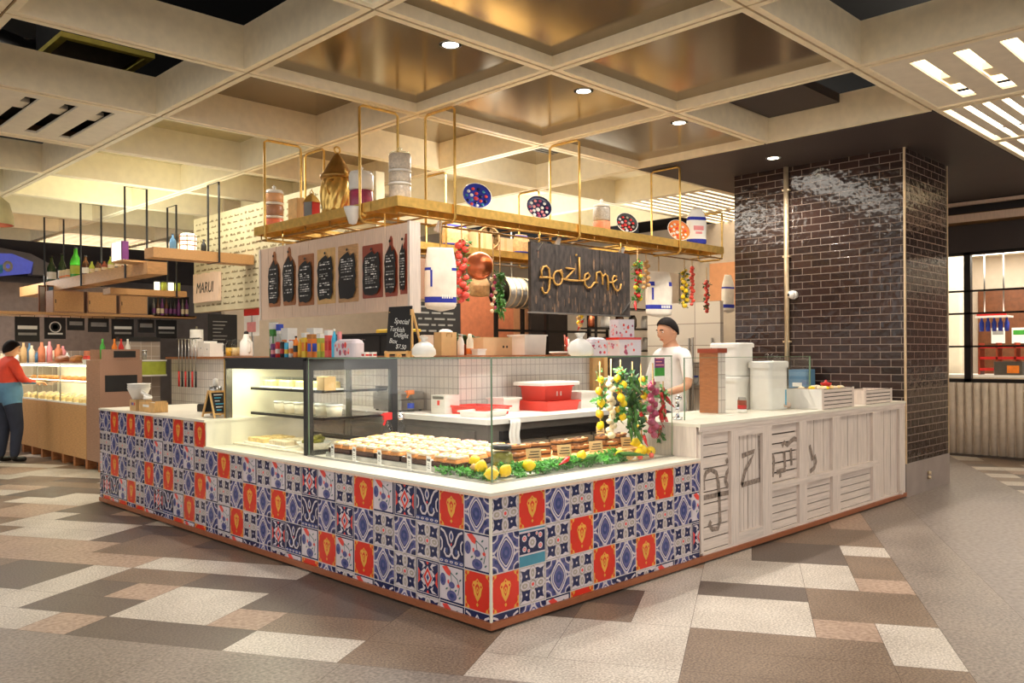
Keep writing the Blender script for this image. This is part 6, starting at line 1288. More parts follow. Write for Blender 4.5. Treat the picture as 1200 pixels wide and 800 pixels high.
t = T('utensil_rack', 'hanging row of steel tongs with red and black handles beside the white tiles', 'utensil rack', (1.78, 7.55, 1.62)); m = MB(); m.bar((0, -.35, 0), (0, .35, 0), .015, .02, 'steel'); m.bar((0, -.2, 0), (.1, -.2, 0), .01, .01, 'steel'); m.build('rail', t)
for k in range(6):
    y = -.25 + .1 * k; m = MB(); m.cyl((-.01, y, 0), (-.01, y, -.42), .007, 'steel', 8); u = m.build('shank', t); m = MB(); m.cyl((-.01, y, -.42), (-.01, y, -.62), .013, 'red' if k % 2 else 'black', 8); m.build('handle', u)

# left run of the timber cap
t = T('paper_towel', 'tall white paper towel roll standing on the timber cap below the hand painted board', 'paper roll', (2.02, 7.82, ZW)); m = MB(); m.lathe([(.085, .01), (.085, .36), (.02, .36)], 'white_paper', n=20); m.build('roll', t); m = MB(); m.lathe([(.09, 0), (.09, .01), (.012, .01), (.012, .4), (0, .405)], 'steel', n=18); m.build('holder', t)
for k, (y, h) in enumerate(((7.5, .2), (7.32, .17))): t = T('white_carton', ('taller' if not k else 'shorter') + ' white carton on the timber cap beside the paper towel roll', 'box', (2.02, y, ZW)); m = MB(); m.box(-.09, -.085, 0, .09, .085, h, 'white_paper'); m.build('carton', t); m = MB(); m.cyl((-.0915, 0, h * .55), (-.0895, 0, h * .55), .012, 'steel', 10); m.build('hole', t)
for k, (y, mt, nm) in enumerate(((6.86, 'lemon_d', 'clear jug of yellow juice on the timber cap'), (6.70, 'pastry', 'clear jug of pale juice on the timber cap'))):
    t = T('juice_jug', nm, 'jug', (2.02, y, ZW)); m = MB(); m.lathe([(.06, 0), (.065, .01), (.06, .15), (.04, .19), (.045, .21)], 'plastic_clear', n=16, cap=False); m.build('body', t); m = MB(); m.lathe([(.056, .005), (.058, .11)], mt, n=16); m.build('juice', t); m = MB(); m.tube([(-.055, 0, .16), (-.1, 0, .14), (-.1, 0, .07), (-.058, 0, .05)], .008, 'plastic_clear', 8); m.build('handle', t)
t = T('white_jug', 'white plastic jug with tilted spout on the timber cap', 'jug', (2.02, 6.45, ZW)); m = MB(); m.lathe([(.07, 0), (.08, .02), (.075, .17), (.04, .22), (.03, .27)], 'white_plastic', n=18); m.build('body', t); m = MB(); m.tube([(0, -.06, .2), (0, -.12, .17), (0, -.11, .06), (0, -.07, .04)], .012, 'white_plastic', 8); m.ball((0, 0, .28), .03, 'black', 10, 8); m.build('handle', t)
t = T('printed_banner', 'white hanging paper banner with red lettering marks beside the menu board', 'banner', (2.02, 6.5, ZW)); m = MB(); m.box(.1, -.18, .25, .105, .2, .64, 'white_paper'); m.box(.098, -.2, .5, .1, .2, .6, 'red'); m.box(.098, -.1, .3, .1, .12, .42, 'pink'); m.build('sheet', t); m = MB(); m.bar((.11, 0, 0), (.11, 0, .64), .02, .02, 'steel'); m.build('stand', t)
t = T('wall_chalkboard', 'black wall chalkboard with faint white menu lines beside the paper towel roll', 'chalkboard', (2.35, 8.17, 1.42)); m = MB(); m.box(0, 0, 0, .42, .025, .56, 'chalkboard'); m.build('board', t); m = MB()
for k in range(8): m.box(.06, -.002, .1 + .05 * k, .06 + .12 + .03 * (k * 5 % 4), 0, .113 + .05 * k, 'chalk_grey')
m.build('lettering', t)
# ------------------------------------------------------------------ neighbouring stall on the left
c = T('deli_counter', 'pale oak deli counter with lit glass top in the neighbouring left stall', 'counter', (.72, 7.6, 0))
m = MB(); m.box(0, 0, .12, .5, .47, 1.354, 'oak_y'); m.build('end_tower', c); m = MB(); m.box(.06, -.004, .97, .44, -.0, 1.17, 'black'); m.build('niche_dark', c)  # flat black plate paints the dark inside of a niche, no recess
m = MB()
for k in range(3): m.box(0, .48 + 1.0 * k, .12, .6, 1.475 + 1.0 * k, .79, 'oak')
m.build('front_panel', c)
m = MB()
for k in range(8):
    m.box(.01, .02 + .45 * k, 0, .12, .1 + .45 * k, .12, 'wood_mid'); 
m.box(.2, 0, 0, .58, 3.4, .12, 'gap_dark'); m.build('foot', c)
m = MB(); m.box(.0, .48, .79, .62, 3.48, .81, 'white_plastic'); m.build('deck', c)
m = MB(); m.box(.0, .48, .81, .008, 3.48, 1.30, 'glass'); m.build('glass_pane', c); m = MB(); m.box(0, .48, 1.30, .5, 3.48, 1.312, 'white_plastic'); m.build('glass_top', c); m = MB(); m.box(.02, .5, 1.27, .05, 3.46, 1.295, 'tube_glow'); m.box(.02, .5, 1.08, .05, 3.46, 1.09, 'tube_glow'); m.build('light_tube', c); m = MB(); m.box(.12, .5, 1.05, .5, 3.46, 1.06, 'glass'); m.build('shelf', c); m = MB(); m.box(.56, .48, .81, .6, 3.48, 1.3, 'coffer_cream'); m.build('back_panel', c)
for y in (1.48, 2.48): m = MB(); m.box(.0, y - .008, .81, .012, y + .008, 1.3, 'steel'); m.build('post', c)
area((1.0, 9.5, 1.26), 10, .3, 2.6, (0, 0, 0), (1, 1, .78))
rd = random.Random(14); first = None
for k in range(44):
    x, y = .80 + .1 * (k % 4), 8.18 + .26 * (k // 4)
    if first is None: m = MB(); m.rbox(-.045, -.06, 0, .045, .06, .06, 'pastry', .02, 3, .02); m.ball((0, 0, .06), .03, 'cream', 8, 6, (1, 1.2, .6)); o = m.build('sandwich', None); first = o
    else: o = first.copy(); COL.objects.link(o)
    o.location = (x, y, .811); o.rotation_euler = (0, 0, rd.uniform(-.5, .5)); tag(o, 'filled pastry in rows on the lit deck of the oak deli counter', 'pastry', 'pastries in the deli counter')
first = None
for k in range(20):
    x, y = .9 + .12 * (k % 2), 8.25 + .29 * (k // 2)
    if first is None: m = MB(); m.lathe([(.03, 0), (.05, .02), (.055, .05), (.03, .07), (0, .075)], 'bread', n=10); o = m.build('bread_roll', None); first = o
    else: o = first.copy(); COL.objects.link(o)
    o.location = (x, y, 1.061); tag(o, 'round bread roll on the upper shelf of the oak deli counter', 'bread', 'rolls on the deli shelf')
for k, (y, mt, lb, nm) in enumerate(((8.3, 'wood_pale', 'stacked pale trays on the deli counter beside the tower', 'tray_stack'), (9.25, 'bread', 'loaf on a brown board on top of the deli counter', 'bread_loaf'), (8.75, 'cream', 'white covered dish on top of the deli counter', 'covered_dish'), (9.9, 'wood_mid', 'brown domed loaf on top of the deli counter near the customer', 'bread_loaf'))):
    t = T(nm, lb, nm.split('_')[-1], (1.0, y, 1.3125)); m = MB(); m.rbox(-.13, -.22, 0, .13, .22, .02, 'wood_mid', .03); m.build('board', t); m = MB(); m.ball((0, 0, .04), .1, mt, 12, 8, (1, 1.7, .7)); m.build('food', t)
t = T('drink_tray', 'oak tray with sauce bottles on top of the oak end tower', 'tray', (.95, 7.82, 1.355)); m = MB(); m.box(-.2, -.2, 0, .25, .2, .012, 'oak_y'); m.box(-.2, -.2, .012, .25, -.185, .13, 'oak_y'); m.box(-.2, .185, .012, .25, .2, .13, 'oak_y'); m.box(-.06, -.204, .03, .2, -.2, .11, 'black'); m.build('box', t)
for k, (mt, x) in enumerate((('green', -.12), ('orange', .02), ('red', .1), ('white_plastic', .18))): m = MB(); m.lathe([(.03, .0), (.032, .15), (.012, .2), (.012, .25), (0, .25)], mt, (x, 0, .012), 12); m.build('bottle', t)
# kitchen corner behind the raised counter
m = MB(); m.box(1.3, 8.62, 0, 1.86, 8.7, 1.60, 'mosaic_taupe'); m.box(1.3, 8.60, 1.60, 1.86, 8.7, 1.66, 'black'); struct(m, 'wall_partition')
t = T('tray_rack', 'lime green tray shelf with a white edge on the taupe tiled wall', 'shelf', (1.58, 8.5, 1.15)); m = MB(); m.box(-.26, -.12, 0, .26, .115, .18, 'lime'); m.build('fascia', t); m = MB(); m.box(-.27, -.13, .18, .27, .115, .2, 'white_plastic'); m.box(-.27, -.13, -.02, .27, .115, 0, 'white_plastic'); m.build('edge', t)
t = T('tumbler', 'steel tumbler standing on the lime green shelf', 'cup', (1.60, 8.5, 1.351)); m = MB(); m.lathe([(.025, 0), (.035, .13), (.03, .13), (.02, .01)], 'steel', n=14); m.build('cup', t); m = MB(); m.lathe([(.0345, .12), (.0365, .13), (.034, .132)], 'chrome', n=14, cap=False); m.build('rim', t)
# text wall with the hand painted sign
m = MB(); m.box(1.9, 3.6, 1.96, 2.0, 7.62, 3.17, 'stone_text'); struct(m, 'wall_text') if False else m.build('wall_left', kind='structure')
m = MB(); rd = random.Random(31)
for r in range(15):
    z = 3.08 - r * .075; y = 7.55
    while y > 4.0:
        l = rd.uniform(.05, .16)
        for q in range(int(l / .022)): m.box(1.897, y - .022 * q - .016, z, 1.8995, y - .022 * q, z + rd.choice((.013, .016, .026)), 'stone_ink')
        y -= l + .04
o = m.build('trim_4', kind='structure')
t = T('painted_sign', 'rough pale board with one large black hand painted word', 'sign', (1.86, 7.2, 2.08))
m = MB()
for k in range(6): m.box(0, -.36 + .12 * k, -.0, .035, -.36 + .118 + .12 * k, .36 + .01 * (k % 2), 'wood_pale')
m.build('board', t)
for body, y, z, sz in (('MARUI', .27, .12, .19),): text(body, sz, 'black', t, (-.003, y, z), FX, 'lettering', .001, .2, 'LEFT', .85)
# hanging timber shelves
def shelf(lb, x0, y0, x1, y1, z, h, mt, hang):
    t = T('hanging_shelf', lb, 'shelf', (x0, y0, z)); m = MB(); w, d = x1 - x0, y1 - y0; m.box(0, 0, 0, w, d, h, mt); m.build('plank', t)
    for a in hang:
        m = MB(); (ax, ay), (bx, by) = a; q = [(ax - x0, ay - y0, -.006), (ax - x0, ay - y0, ZC - z), (bx - x0, by - y0, ZC - z), (bx - x0, by - y0, -.006)]; m.tube(q, .012, 'black', 6, closed=True, smooth=False); m.build('hanger', t)
    return t
shelf('long oak plank shelf of bottles hung on black rods in the left stall', .80, 6.35, 1.02, 11.2, 2.31, .14, 'oak', [((.785, y), (1.035, y)) for y in (6.95, 8.44, 9.93)])
shelf('short oak plank shelf crossing before the text wall', .72, 5.98, 1.88, 6.22, 2.455, .11, 'oak_h', [((1.45, 6.24), (1.45, 5.965))])
shelf('lower oak shelf under the long plank in the left stall', .9, 7.75, 1.86, 8.0, 2.17, .075, 'oak_h', [((1.72, 8.015), (1.72, 7.735))])
def bottle(nm, lb, p, mt, h=.28, r=.035, lab=None, gr=None):
    t = T(nm, lb, 'bottle', p, 0, gr); m = MB(); m.lathe([(r * .95, 0), (r, .01), (r, h * .5), (r * .85, h * .62), (r * .36, h * .8), (r * .34, h)], mt, n=12); m.build('body', t)
    if lab: m = MB(); m.lathe([(r * 1.01, h * .12), (r * 1.01, h * .4)], lab, n=12, cap=False); m.build('label', t)
    m = MB(); m.lathe([(r * .4, h * .97), (r * .4, h * 1.03), (0, h * 1.03)], 'black', n=10); m.build('cap', t)
mat('bottle_green', (60, 150, 40), 0.15, var=0.1); mat('bottle_dark', (40, 60, 34), 0.15); mat('bottle_brown', (90, 52, 26), 0.2)
bottle('sake_bottle', 'large bright green bottle on the long oak plank shelf', (.90, 9.0, 2.451), 'bottle_green', .40, .07, 'lime')
bottle('sake_bottle', 'dark green bottle farthest left on the oak plank shelf', (.88, 9.95, 2.451), 'bottle_dark', .36, .06, 'white_paper'); bottle('sake_bottle', 'dark bottle with white label second from left on the oak plank shelf', (.95, 9.72, 2.451), 'bottle_dark', .38, .055, 'white_paper'); bottle('sake_bottle', 'brown bottle beside the bright green bottle', (.90, 8.62, 2.451), 'bottle_brown', .26, .05, 'white_paper')
for k in range(3): t = T('sake_barrel', 'small cream sake barrel between the green bottles', 'barrel', (.9, 9.5 - .13 * k, 2.451), 0, 'small barrels on the oak plank shelf'); m = MB(); m.lathe([(.05, 0), (.06, .06), (.05, .13)], 'cream', n=12); m.build('barrel', t); m = MB(); m.lathe([(.059, .03), (.062, .05)], 'orange', n=12, cap=False); m.build('band', t)
rd = random.Random(44)
for k in range(11): bottle('spice_bottle', 'small assorted bottle in the row on the long oak plank shelf', (.87 + .06 * (k % 2), 8.3 - .11 * k, 2.451), rd.choice(('wood_red', 'bottle_brown', 'bottle_dark', 'lime')), rd.uniform(.12, .2), .035, 'cream', 'small bottles on the oak plank shelf')
t = T('paper_lantern', 'glowing cream lantern in a brown lattice on the crossing shelf', 'lantern', (1.15, 6.1, 2.566)); m = MB(); m.lathe([(.08, 0), (.09, .02), (.09, .17), (.07, .19)], 'sign_glow', n=16); m.build('shade', t); m = MB()
for z in (.05, .1, .15): m.lathe([(.091, z), (.093, z + .012)], 'wood_mid', n=16, cap=False)
for k in range(6): a = PI * k / 3; m.bar((.092 * math.cos(a), .092 * math.sin(a), 0), (.092 * math.cos(a), .092 * math.sin(a), .18), .008, .008, 'wood_mid')
m.build('lattice', t)
bottle('blue_bottle', 'blue bottle left of the glowing lantern', (.98, 6.1, 2.566), 'jacket_blue', .17, .035)
bottle('dark_bottle', 'small dark bottle right of the glowing lantern', (1.33, 6.1, 2.566), 'black', .14, .03)
t = T('light_sign', 'glowing white box sign with purple edge at the end of the crossing shelf', 'sign', (.60, 6.6, 2.46)); m = MB(); m.box(-.03, -.16, 0, .03, .16, .2, 'sign_glow'); m.build('lightbox', t); m = MB(); m.box(-.034, -.165, 0, .034, -.13, .2, 'purple'); m.box(-.034, .16, 0, .034, .165, .2, 'purple'); m.build('edge', t)
m = MB(); m.box(.57, 6.44, 2.44, .83, 6.76, 2.459, 'oak'); m.build('sign_bracket', label='oak bracket carrying the glowing white box sign', cat='bracket')
for k in range(4): t = T('candle_jar', 'white candle jar in the row on the lower oak shelf', 'jar', (1.52 + .09 * k, 7.87, 2.246), 0, 'candle jars on the lower oak shelf'); m = MB(); m.lathe([(.035, 0), (.035, .11)], 'sign_glow' if k % 2 == 0 else 'lime', n=12); m.build('jar', t); m = MB(); m.lathe([(.037, .11), (.037, .125), (0, .126)], 'black', n=12); m.build('lid', t)
# cupboard doors and book shelf below, black notice boards
for k in range(3): t = T('wall_cupboard', 'oak cupboard door, ' + ('left', 'middle', 'right')[k] + ' of three under the lower oak shelf', 'cupboard', (.62 + .42 * k, 9.0, 1.985)); m = MB(); m.box(0, 0, 0, .38, .3, .29, 'oak_y'); m.build('carcass', t); m = MB(); m.box(.01, -.018, .01, .37, 0, .28, 'oak_h'); d = m.build('door', t); m = MB(); m.box(.02, -.025, .12, .03, -.018, .17, 'black'); m.build('handle', d)
t = T('book_shelf', 'dark shelf of purple and black bottles right of the oak cupboards', 'shelf', (1.93, 9.0, 1.985)); m = MB(); m.box(0, .2, 0, .6, .22, .29, 'black'); m.box(0, 0, -.02, .6, .22, 0, 'wood_dark'); m.build('frame', t)
rd = random.Random(9)
for k in range(9): bottle('wine_bottle', 'dark bottle on the shelf right of the oak cupboards', (1.97 + .06 * k, 9.1, 1.986), rd.choice(('black', 'purple', 'bottle_brown', 'steel_dark')), .25, .026, rd.choice(('cream', 'purple')), 'bottles right of the oak cupboards')
m = MB(); m.box(-.4, 9.0, 1.95, 2.55, 9.32, 1.984, 'oak_h'); m.build('rail_shelf', label='long oak rail above the black notice boards', cat='shelf')
BR = ((.25, .54, 1.60, 'wide', 'leftmost black notice board with two white lines'), (.60, .86, 1.64, 'logo', 'black notice board with a round white emblem'), (.88, 1.10, 1.76, 'one', 'small black notice board right of the emblem board'), (1.15, 1.42, 1.74, 'one', 'black notice board with a single white bar in the middle'), (1.46, 1.76, 1.64, 'wide', 'black notice board above the green bottle'), (1.82, 2.05, 1.74, 'one', 'black notice board left of the shelf bottles'), (2.08, 2.38, 1.66, 'wide', 'rightmost large black notice board'))
for x0, x1, z0, kd, lb in BR:
    t = T('notice_board', lb, 'notice board', (x0, 9.29, z0), 0, 'black notice boards in the left stall'); w, h = x1 - x0, 1.93 - z0; m = MB(); m.box(0, 0, 0, w, .02, h, 'chalkboard'); m.build('board', t); m = MB()
    if kd == 'logo':
        m.at((w / 2, 0, h * .55), (PI / 2, 0, 0)).lathe([(.075, 0), (.075, .002), (.06, .002), (.06, 0)], 'chalk', n=24, cap=False); m.lathe([(.0, .002), (.035, .002)], 'chalk_grey', n=16); m.at(); m.box(w * .15, -.002, h * .2, w * .85, 0, h * .28, 'chalk')
    elif kd == 'wide': m.box(w * .1, -.002, h * .5, w * .9, 0, h * .64, 'chalk'); m.box(w * .12, -.002, h * .26, w * .88, 0, h * .36, 'chalk_grey')
    else: m.box(w * .12, -.002, h * .4, w * .88, 0, h * .7, 'chalk_grey')
    m.build('lettering', t); m = MB(); m.cyl((w * .2, .01, h), (w * .2, .01, 1.95 - z0), .004, 'black', 6); m.cyl((w * .8, .01, h), (w * .8, .01, 1.95 - z0), .004, 'black', 6); m.build('hook', t)
# dim back of that stall
mat('wall_mauve', (122, 106, 98), 0.8); m = MB(); m.box(-6, 12.2, 0, 2.6, 12.3, 2.6, 'wall_mauve'); m.box(-6, 12.18, 0.9, 2.6, 12.2, 1.5, 'mosaic_taupe'); struct(m, 'wall_back')
m = MB(); m.box(-10, 15.6, 3.0, 6, 15.7, 3.9, 'soffit_dark'); m.box(-10, 17, 0, 14, 17.1, 4.4, 'concrete'); struct(m, 'wall_back')
t = T('back_shelf', 'long shelf of cups and jars at the dim back of the left stall', 'shelf', (-.6, 11.8, 1.2)); m = MB(); m.box(-1, 0, 0, 3, .36, .04, 'oak_h'); m.build('plank', t)
m = MB()
for x in (-.9, .9, 2.8): m.box(x, .05, -1.2, x + .06, .3, 0, 'wood_dark')
m.build('leg', t)
rd = random.Random(77)
for k in range(22):
    x = -1.4 + .17 * k; mt = rd.choice(('white_plastic', 'white_paper', 'wood_red', 'jacket_blue', 'cream', 'black', 'terracotta')); h = rd.uniform(.08, .3)
    m = MB(); m.lathe([(.04, 0), (.06, h * .6), (.05, h)], mt, n=12); m.build('jar', None, (x, 11.95, 1.241), label='assorted jar in the blurred row on the back shelf', cat='jar', group='jars on the back shelf')
def poly(P, Y, o): q = [W(a, b, Y=Y) for a, b in P]; return [(v.x - o[0], v.z - o[1]) for v in q]
o0 = (1.4, 2.9)
t = T('fascia_sign', 'blue lit fascia sign with cream round emblem at far left', 'sign', (1.4, 15.1, 2.9)); m = MB(); m.prism(poly([(-30, 326), (36, 320), (39, 307), (14, 297), (-30, 296)], 15.1, o0), (0, 0, 0), (1, 0, 0), (0, 0, 1), -.12, 'sign_blue'); m.build('panel', t)
m = MB(); q = W(9, 312, Y=15.1); m.at((q.x - 1.4, -.012, q.z - 2.9), (PI / 2, 0, 0)).lathe([(.105, 0), (.105, .006), (.045, .006), (.045, 0)], 'cream', n=20, cap=False, sx=.8); m.build('emblem', t)
m = MB(); m.prism(poly([(-30, 320), (3, 320), (4, 310), (-30, 311)], 15.1, o0), (0, -.006, 0), (1, 0, 0), (0, 0, 1), -.005, 'cyan'); m.build('lettering', t)
m = MB()
for P in ([(-30, 296), (14, 297), (36, 297), (-30, 284)], [(14, 297), (39, 307), (66, 313), (36, 297)], [(39, 307), (38, 322), (64, 323), (66, 313)]): m.prism(poly(P, 15.1, (0, 0)), (0, 15.1, 0), (1, 0, 0), (0, 0, 1), -.3, 'concrete')
m.build('awning', label='grey sloping awning above the blue fascia sign', cat='awning')
t = T('pendant_lamp', 'olive metal dome pendant lamp hanging at the far left edge', 'pendant lamp', (-1.31, 3.78, 2.34)); m = MB(); m.lathe([(.15, 0), (.148, .06), (.12, .16), (.05, .22), (.03, .25), (0, .25)], 'cloth_tan', n=24, cap=False); m.build('shade', t); m = MB(); m.lathe([(.145, .002), (.14, .06), (.1, .15), (.0, .2)], 'copper', n=24, cap=False); m.build('inner_shade', t); m = MB(); m.cyl((0, 0, .24), (0, 0, 1.0), .006, 'black', 6); m.build('cord', t)
MATS['cloth_tan']
# things seen past the hanging strings in the main kitchen
def pan(name, px0, py0, px1, py1, Y, mt, t=.06, kind='structure', lb=None, cat=None):
    a, b = W(px0, py0, Y=Y), W(px1, py1, Y=Y); m = MB(); m.box(a.x, Y, min(a.z, b.z), b.x, Y + t, max(a.z, b.z), mt); return m.build(name, kind=kind if not lb else None, label=lb, cat=cat)
b0 = pan('chalk_wall', 484, 353, 540, 424, 6.2, 'chalkboard', lb='black chalk wall covered in faint writing behind the flour sack', cat='chalkboard')
m = MB(); rd = random.Random(5); a = W(488, 358, Y=6.2); b = W(536, 420, Y=6.2)
for r in range(11):
    z = a.z - .02 - r * .085; x = a.x + .03
    while x < b.x - .1: l = rd.uniform(.06, .2); m.box(x, 6.196, z, x + l, 6.199, z + .025, 'chalk_grey'); x += l + .05
q = m.build('lettering', None); q.parent = b0
pan('wall_back', 540, 330, 602, 424, 6.6, 'terracotta', .08)
pan('wall_back', 486, 300, 545, 353, 6.6, 'oak_y', .08)
pan('wall_back', 598, 350, 626, 424, 7.0, 'plaster_orange', .06); pan('wall_back', 622, 340, 772, 424, 6.8, 'plaster_dark', .06)
g = T('steel_screen', 'black steel framed screen in the kitchen behind the large white tub', 'screen', (0, 0, 0)); m = MB()
for px in (581, 612, 640, 690, 712): a = W(px, 350, Y=5.9); m.bar((a.x, 5.9, .0), (a.x, 5.9, 2.25), .05, .05, 'black_metal')
for z in (1.75, 2.2, 1.0): m.bar((W(581, 350, Y=5.9).x, 5.9, z), (W(712, 350, Y=5.9).x, 5.9, z), .035, .035, 'black_metal')
m.build('frame', g)
t = T('exhaust_duct', 'wide silver ventilation duct hanging behind the copper pan', 'duct', (0, 0, 0)); m = MB(); a = W(585, 342, Y=5.6); b = W(622, 334, Y=5.6); m.tube([(a.x, 5.6, a.z), (b.x + .2, 5.6, a.z)], .22, 'steel', 20); m.build('duct', t); m = MB()
for k in range(5): m.tube([(a.x + .12 * k, 5.6, a.z), (a.x + .12 * k + .02, 5.6, a.z)], .228, 'aluminium', 20)
m.cyl((a.x + .25, 5.6, a.z + .2), (a.x + .25, 5.6, ZC), .012, 'steel', 6); m.build('rib', t)
t = T('back_rack', 'dark rack of pots and trays behind the printed sweets boxes', 'rack', (0, 0, 0)); a = W(696, 372, Y=4.6); b = W(766, 418, Y=4.6); m = MB()
for z in (1.42, 1.75, 2.05): m.box(a.x, 4.55, z, b.x, 4.85, z + .02, 'black_metal')
for x in (a.x, b.x): m.box(x - .015, 4.55, 0, x + .015, 4.58, 2.1, 'black_metal')
m.box(a.x, 4.85, 0, b.x, 4.87, 1.4, 'plaster_dark'); m.build('frame', t)
rd = random.Random(15)
for k in range(10):
    x = a.x + .08 + (b.x - a.x - .16) * (k % 5) / 4; z = 1.441 if k < 5 else 1.771; r = rd.uniform(.05, .085); m = MB(); m.lathe([(r * .7, 0), (r, .03), (r, rd.uniform(.08, .18)), (r * .6, .2)], rd.choice(('steel', 'copper', 'white_plastic', 'steel_dark', 'bottle_brown')), n=12); m.build('pot', None, (x, 4.7, z), label='pot or jar on the dark rack behind the sweets boxes', cat='pot', group='pots on the dark rack')
# doorway behind the cook
pan('wall_back', 770, 318, 798, 470, 4.4, 'plaster', .1); pan('wall_back', 796, 318, 818, 380, 4.4, 'plaster', .1); pan('door_1', 818, 312, 833, 520, 4.3, 'gap_dark', .1)
d = pan('door_2', 795, 378, 817, 500, 4.45, 'white_plastic', .05); a = W(799, 387, Y=4.42); b = W(814, 412, Y=4.42); m = MB(); m.box(a.x, 4.43, b.z, b.x, 4.44, a.z, 'screen'); q = m.build('pane', None); q.parent = d
pan('wall_back', 833, 342, 866, 470, 5.2, 'terrazzo_tile', .06); pan('wall_back', 833, 310, 870, 342, 5.2, 'plaster_orange', .06)
t = T('service_trolley', 'steel trolley with tubs behind the cook', 'trolley', (0, 0, 0)); a = W(806, 440, Y=3.2); b = W(824, 480, Y=3.2); m = MB()
for z in (1.25, .95): m.box(a.x, 3.1, z, b.x + .1, 3.5, z + .02, 'steel')
for x in (a.x, b.x + .1): m.bar((x, 3.12, 0), (x, 3.12, 1.6), .02, .02, 'steel'); m.bar((x, 3.48, 0), (x, 3.48, 1.6), .02, .02, 'steel')
m.build('frame', t)
for k in range(3): m = MB(); m.lathe([(.04, .971), (.045, 1.07)], 'white_plastic', (a.x + .06 + .09 * k, 3.25, 0), 12); m.lathe([(.047, 1.07), (.047, 1.09), (0, 1.09)], 'blue', (a.x + .06 + .09 * k, 3.25, 0), 12); m.build('tub', t)

for k, (a, b) in enumerate(((45, 54), (55, 64), (65, 75))):
    p, q = W(a, 334, Y=9.6), W(b, 366, Y=9.6); t = T('framed_panel', 'grey framed panel, ' + ('left', 'middle', 'right')[k] + ' of three under the bottle shelf', 'panel', (p.x, 9.6, 1.985), 0, 'framed panels under the bottle shelf'); w = q.x - p.x; h = p.z - 1.985
    m = MB(); m.box(.01, 0, 0, w - .01, .02, h, 'jacket_blue' if k == 1 else 'steel'); m.build('panel', t); m = MB(); m.box(0, -.01, 0, .015, .02, h, 'wood_dark'); m.box(w - .015, -.01, 0, w, .02, h, 'wood_dark'); m.box(0, -.01, h - .02, w, .02, h, 'wood_dark'); m.build('frame', t)
m = MB(); m.box(-.4, 9.33, 1.95, 1.6, 9.75, 1.984, 'oak_h'); m.build('back_rail', label='rear oak rail carrying the framed panels and cupboards', cat='shelf')
t = T('pink_tray', 'pink covered tray standing on the deli counter beside the oak tower', 'tray', (.98, 8.55, 1.3125)); m = MB(); m.rbox(-.12, -.1, 0, .12, .1, .05, 'white_plastic', .02); m.build('tray', t); m = MB(); m.rbox(-.12, -.1, .05, .12, .1, .1, 'red_tray', .03, 3, .02); m.build('cover', t)
t = T('strappy_plant', 'dark green strappy plant behind the customer at far left', 'plant', (.22, 11.5, 0)); rq = random.Random(19); m = MB()
for k in range(30):
    a = rq.uniform(0, 2 * PI); l = rq.uniform(.2, .4); m.tube([(l * q * math.cos(a), l * q * math.sin(a), 1.45 + l * (1.5 * q - .9 * q * q)) for q in (0, .3, .6, .85, 1)], [.008, .016, .016, .01, .001], 'leaf_d', 5)
m.build('leaf', t); m = MB(); m.lathe([(.14, 0), (.18, 1.45), (.2, 1.47)], 'black_matte', n=16); m.build('pot', t)
rd = random.Random(78)
for k in range(16):
    m = MB(); h = rd.uniform(.12, .34); r = rd.uniform(.03, .06); m.lathe([(r, 0), (r, h * .7), (r * .4, h * .85), (r * .4, h)], rd.choice(('white_plastic', 'white_paper', 'terracotta', 'jacket_blue', 'cream', 'kraft', 'pink')), n=12); m.build('bottle', None, (.62 + .12 * (k % 8) + rd.uniform(-.02, .02), 11.2 + .22 * (k // 8), 1.241 + .06), label='pale bottle or jar in the blurred cluster behind the deli counter', cat='bottle', group='bottles behind the deli counter')
m = MB(); m.box(.5, 11.1, 0, 1.6, 11.55, 1.30, 'mosaic_taupe'); m.build('back_bench', label='tiled bench behind the far end of deli counter', cat='bench')
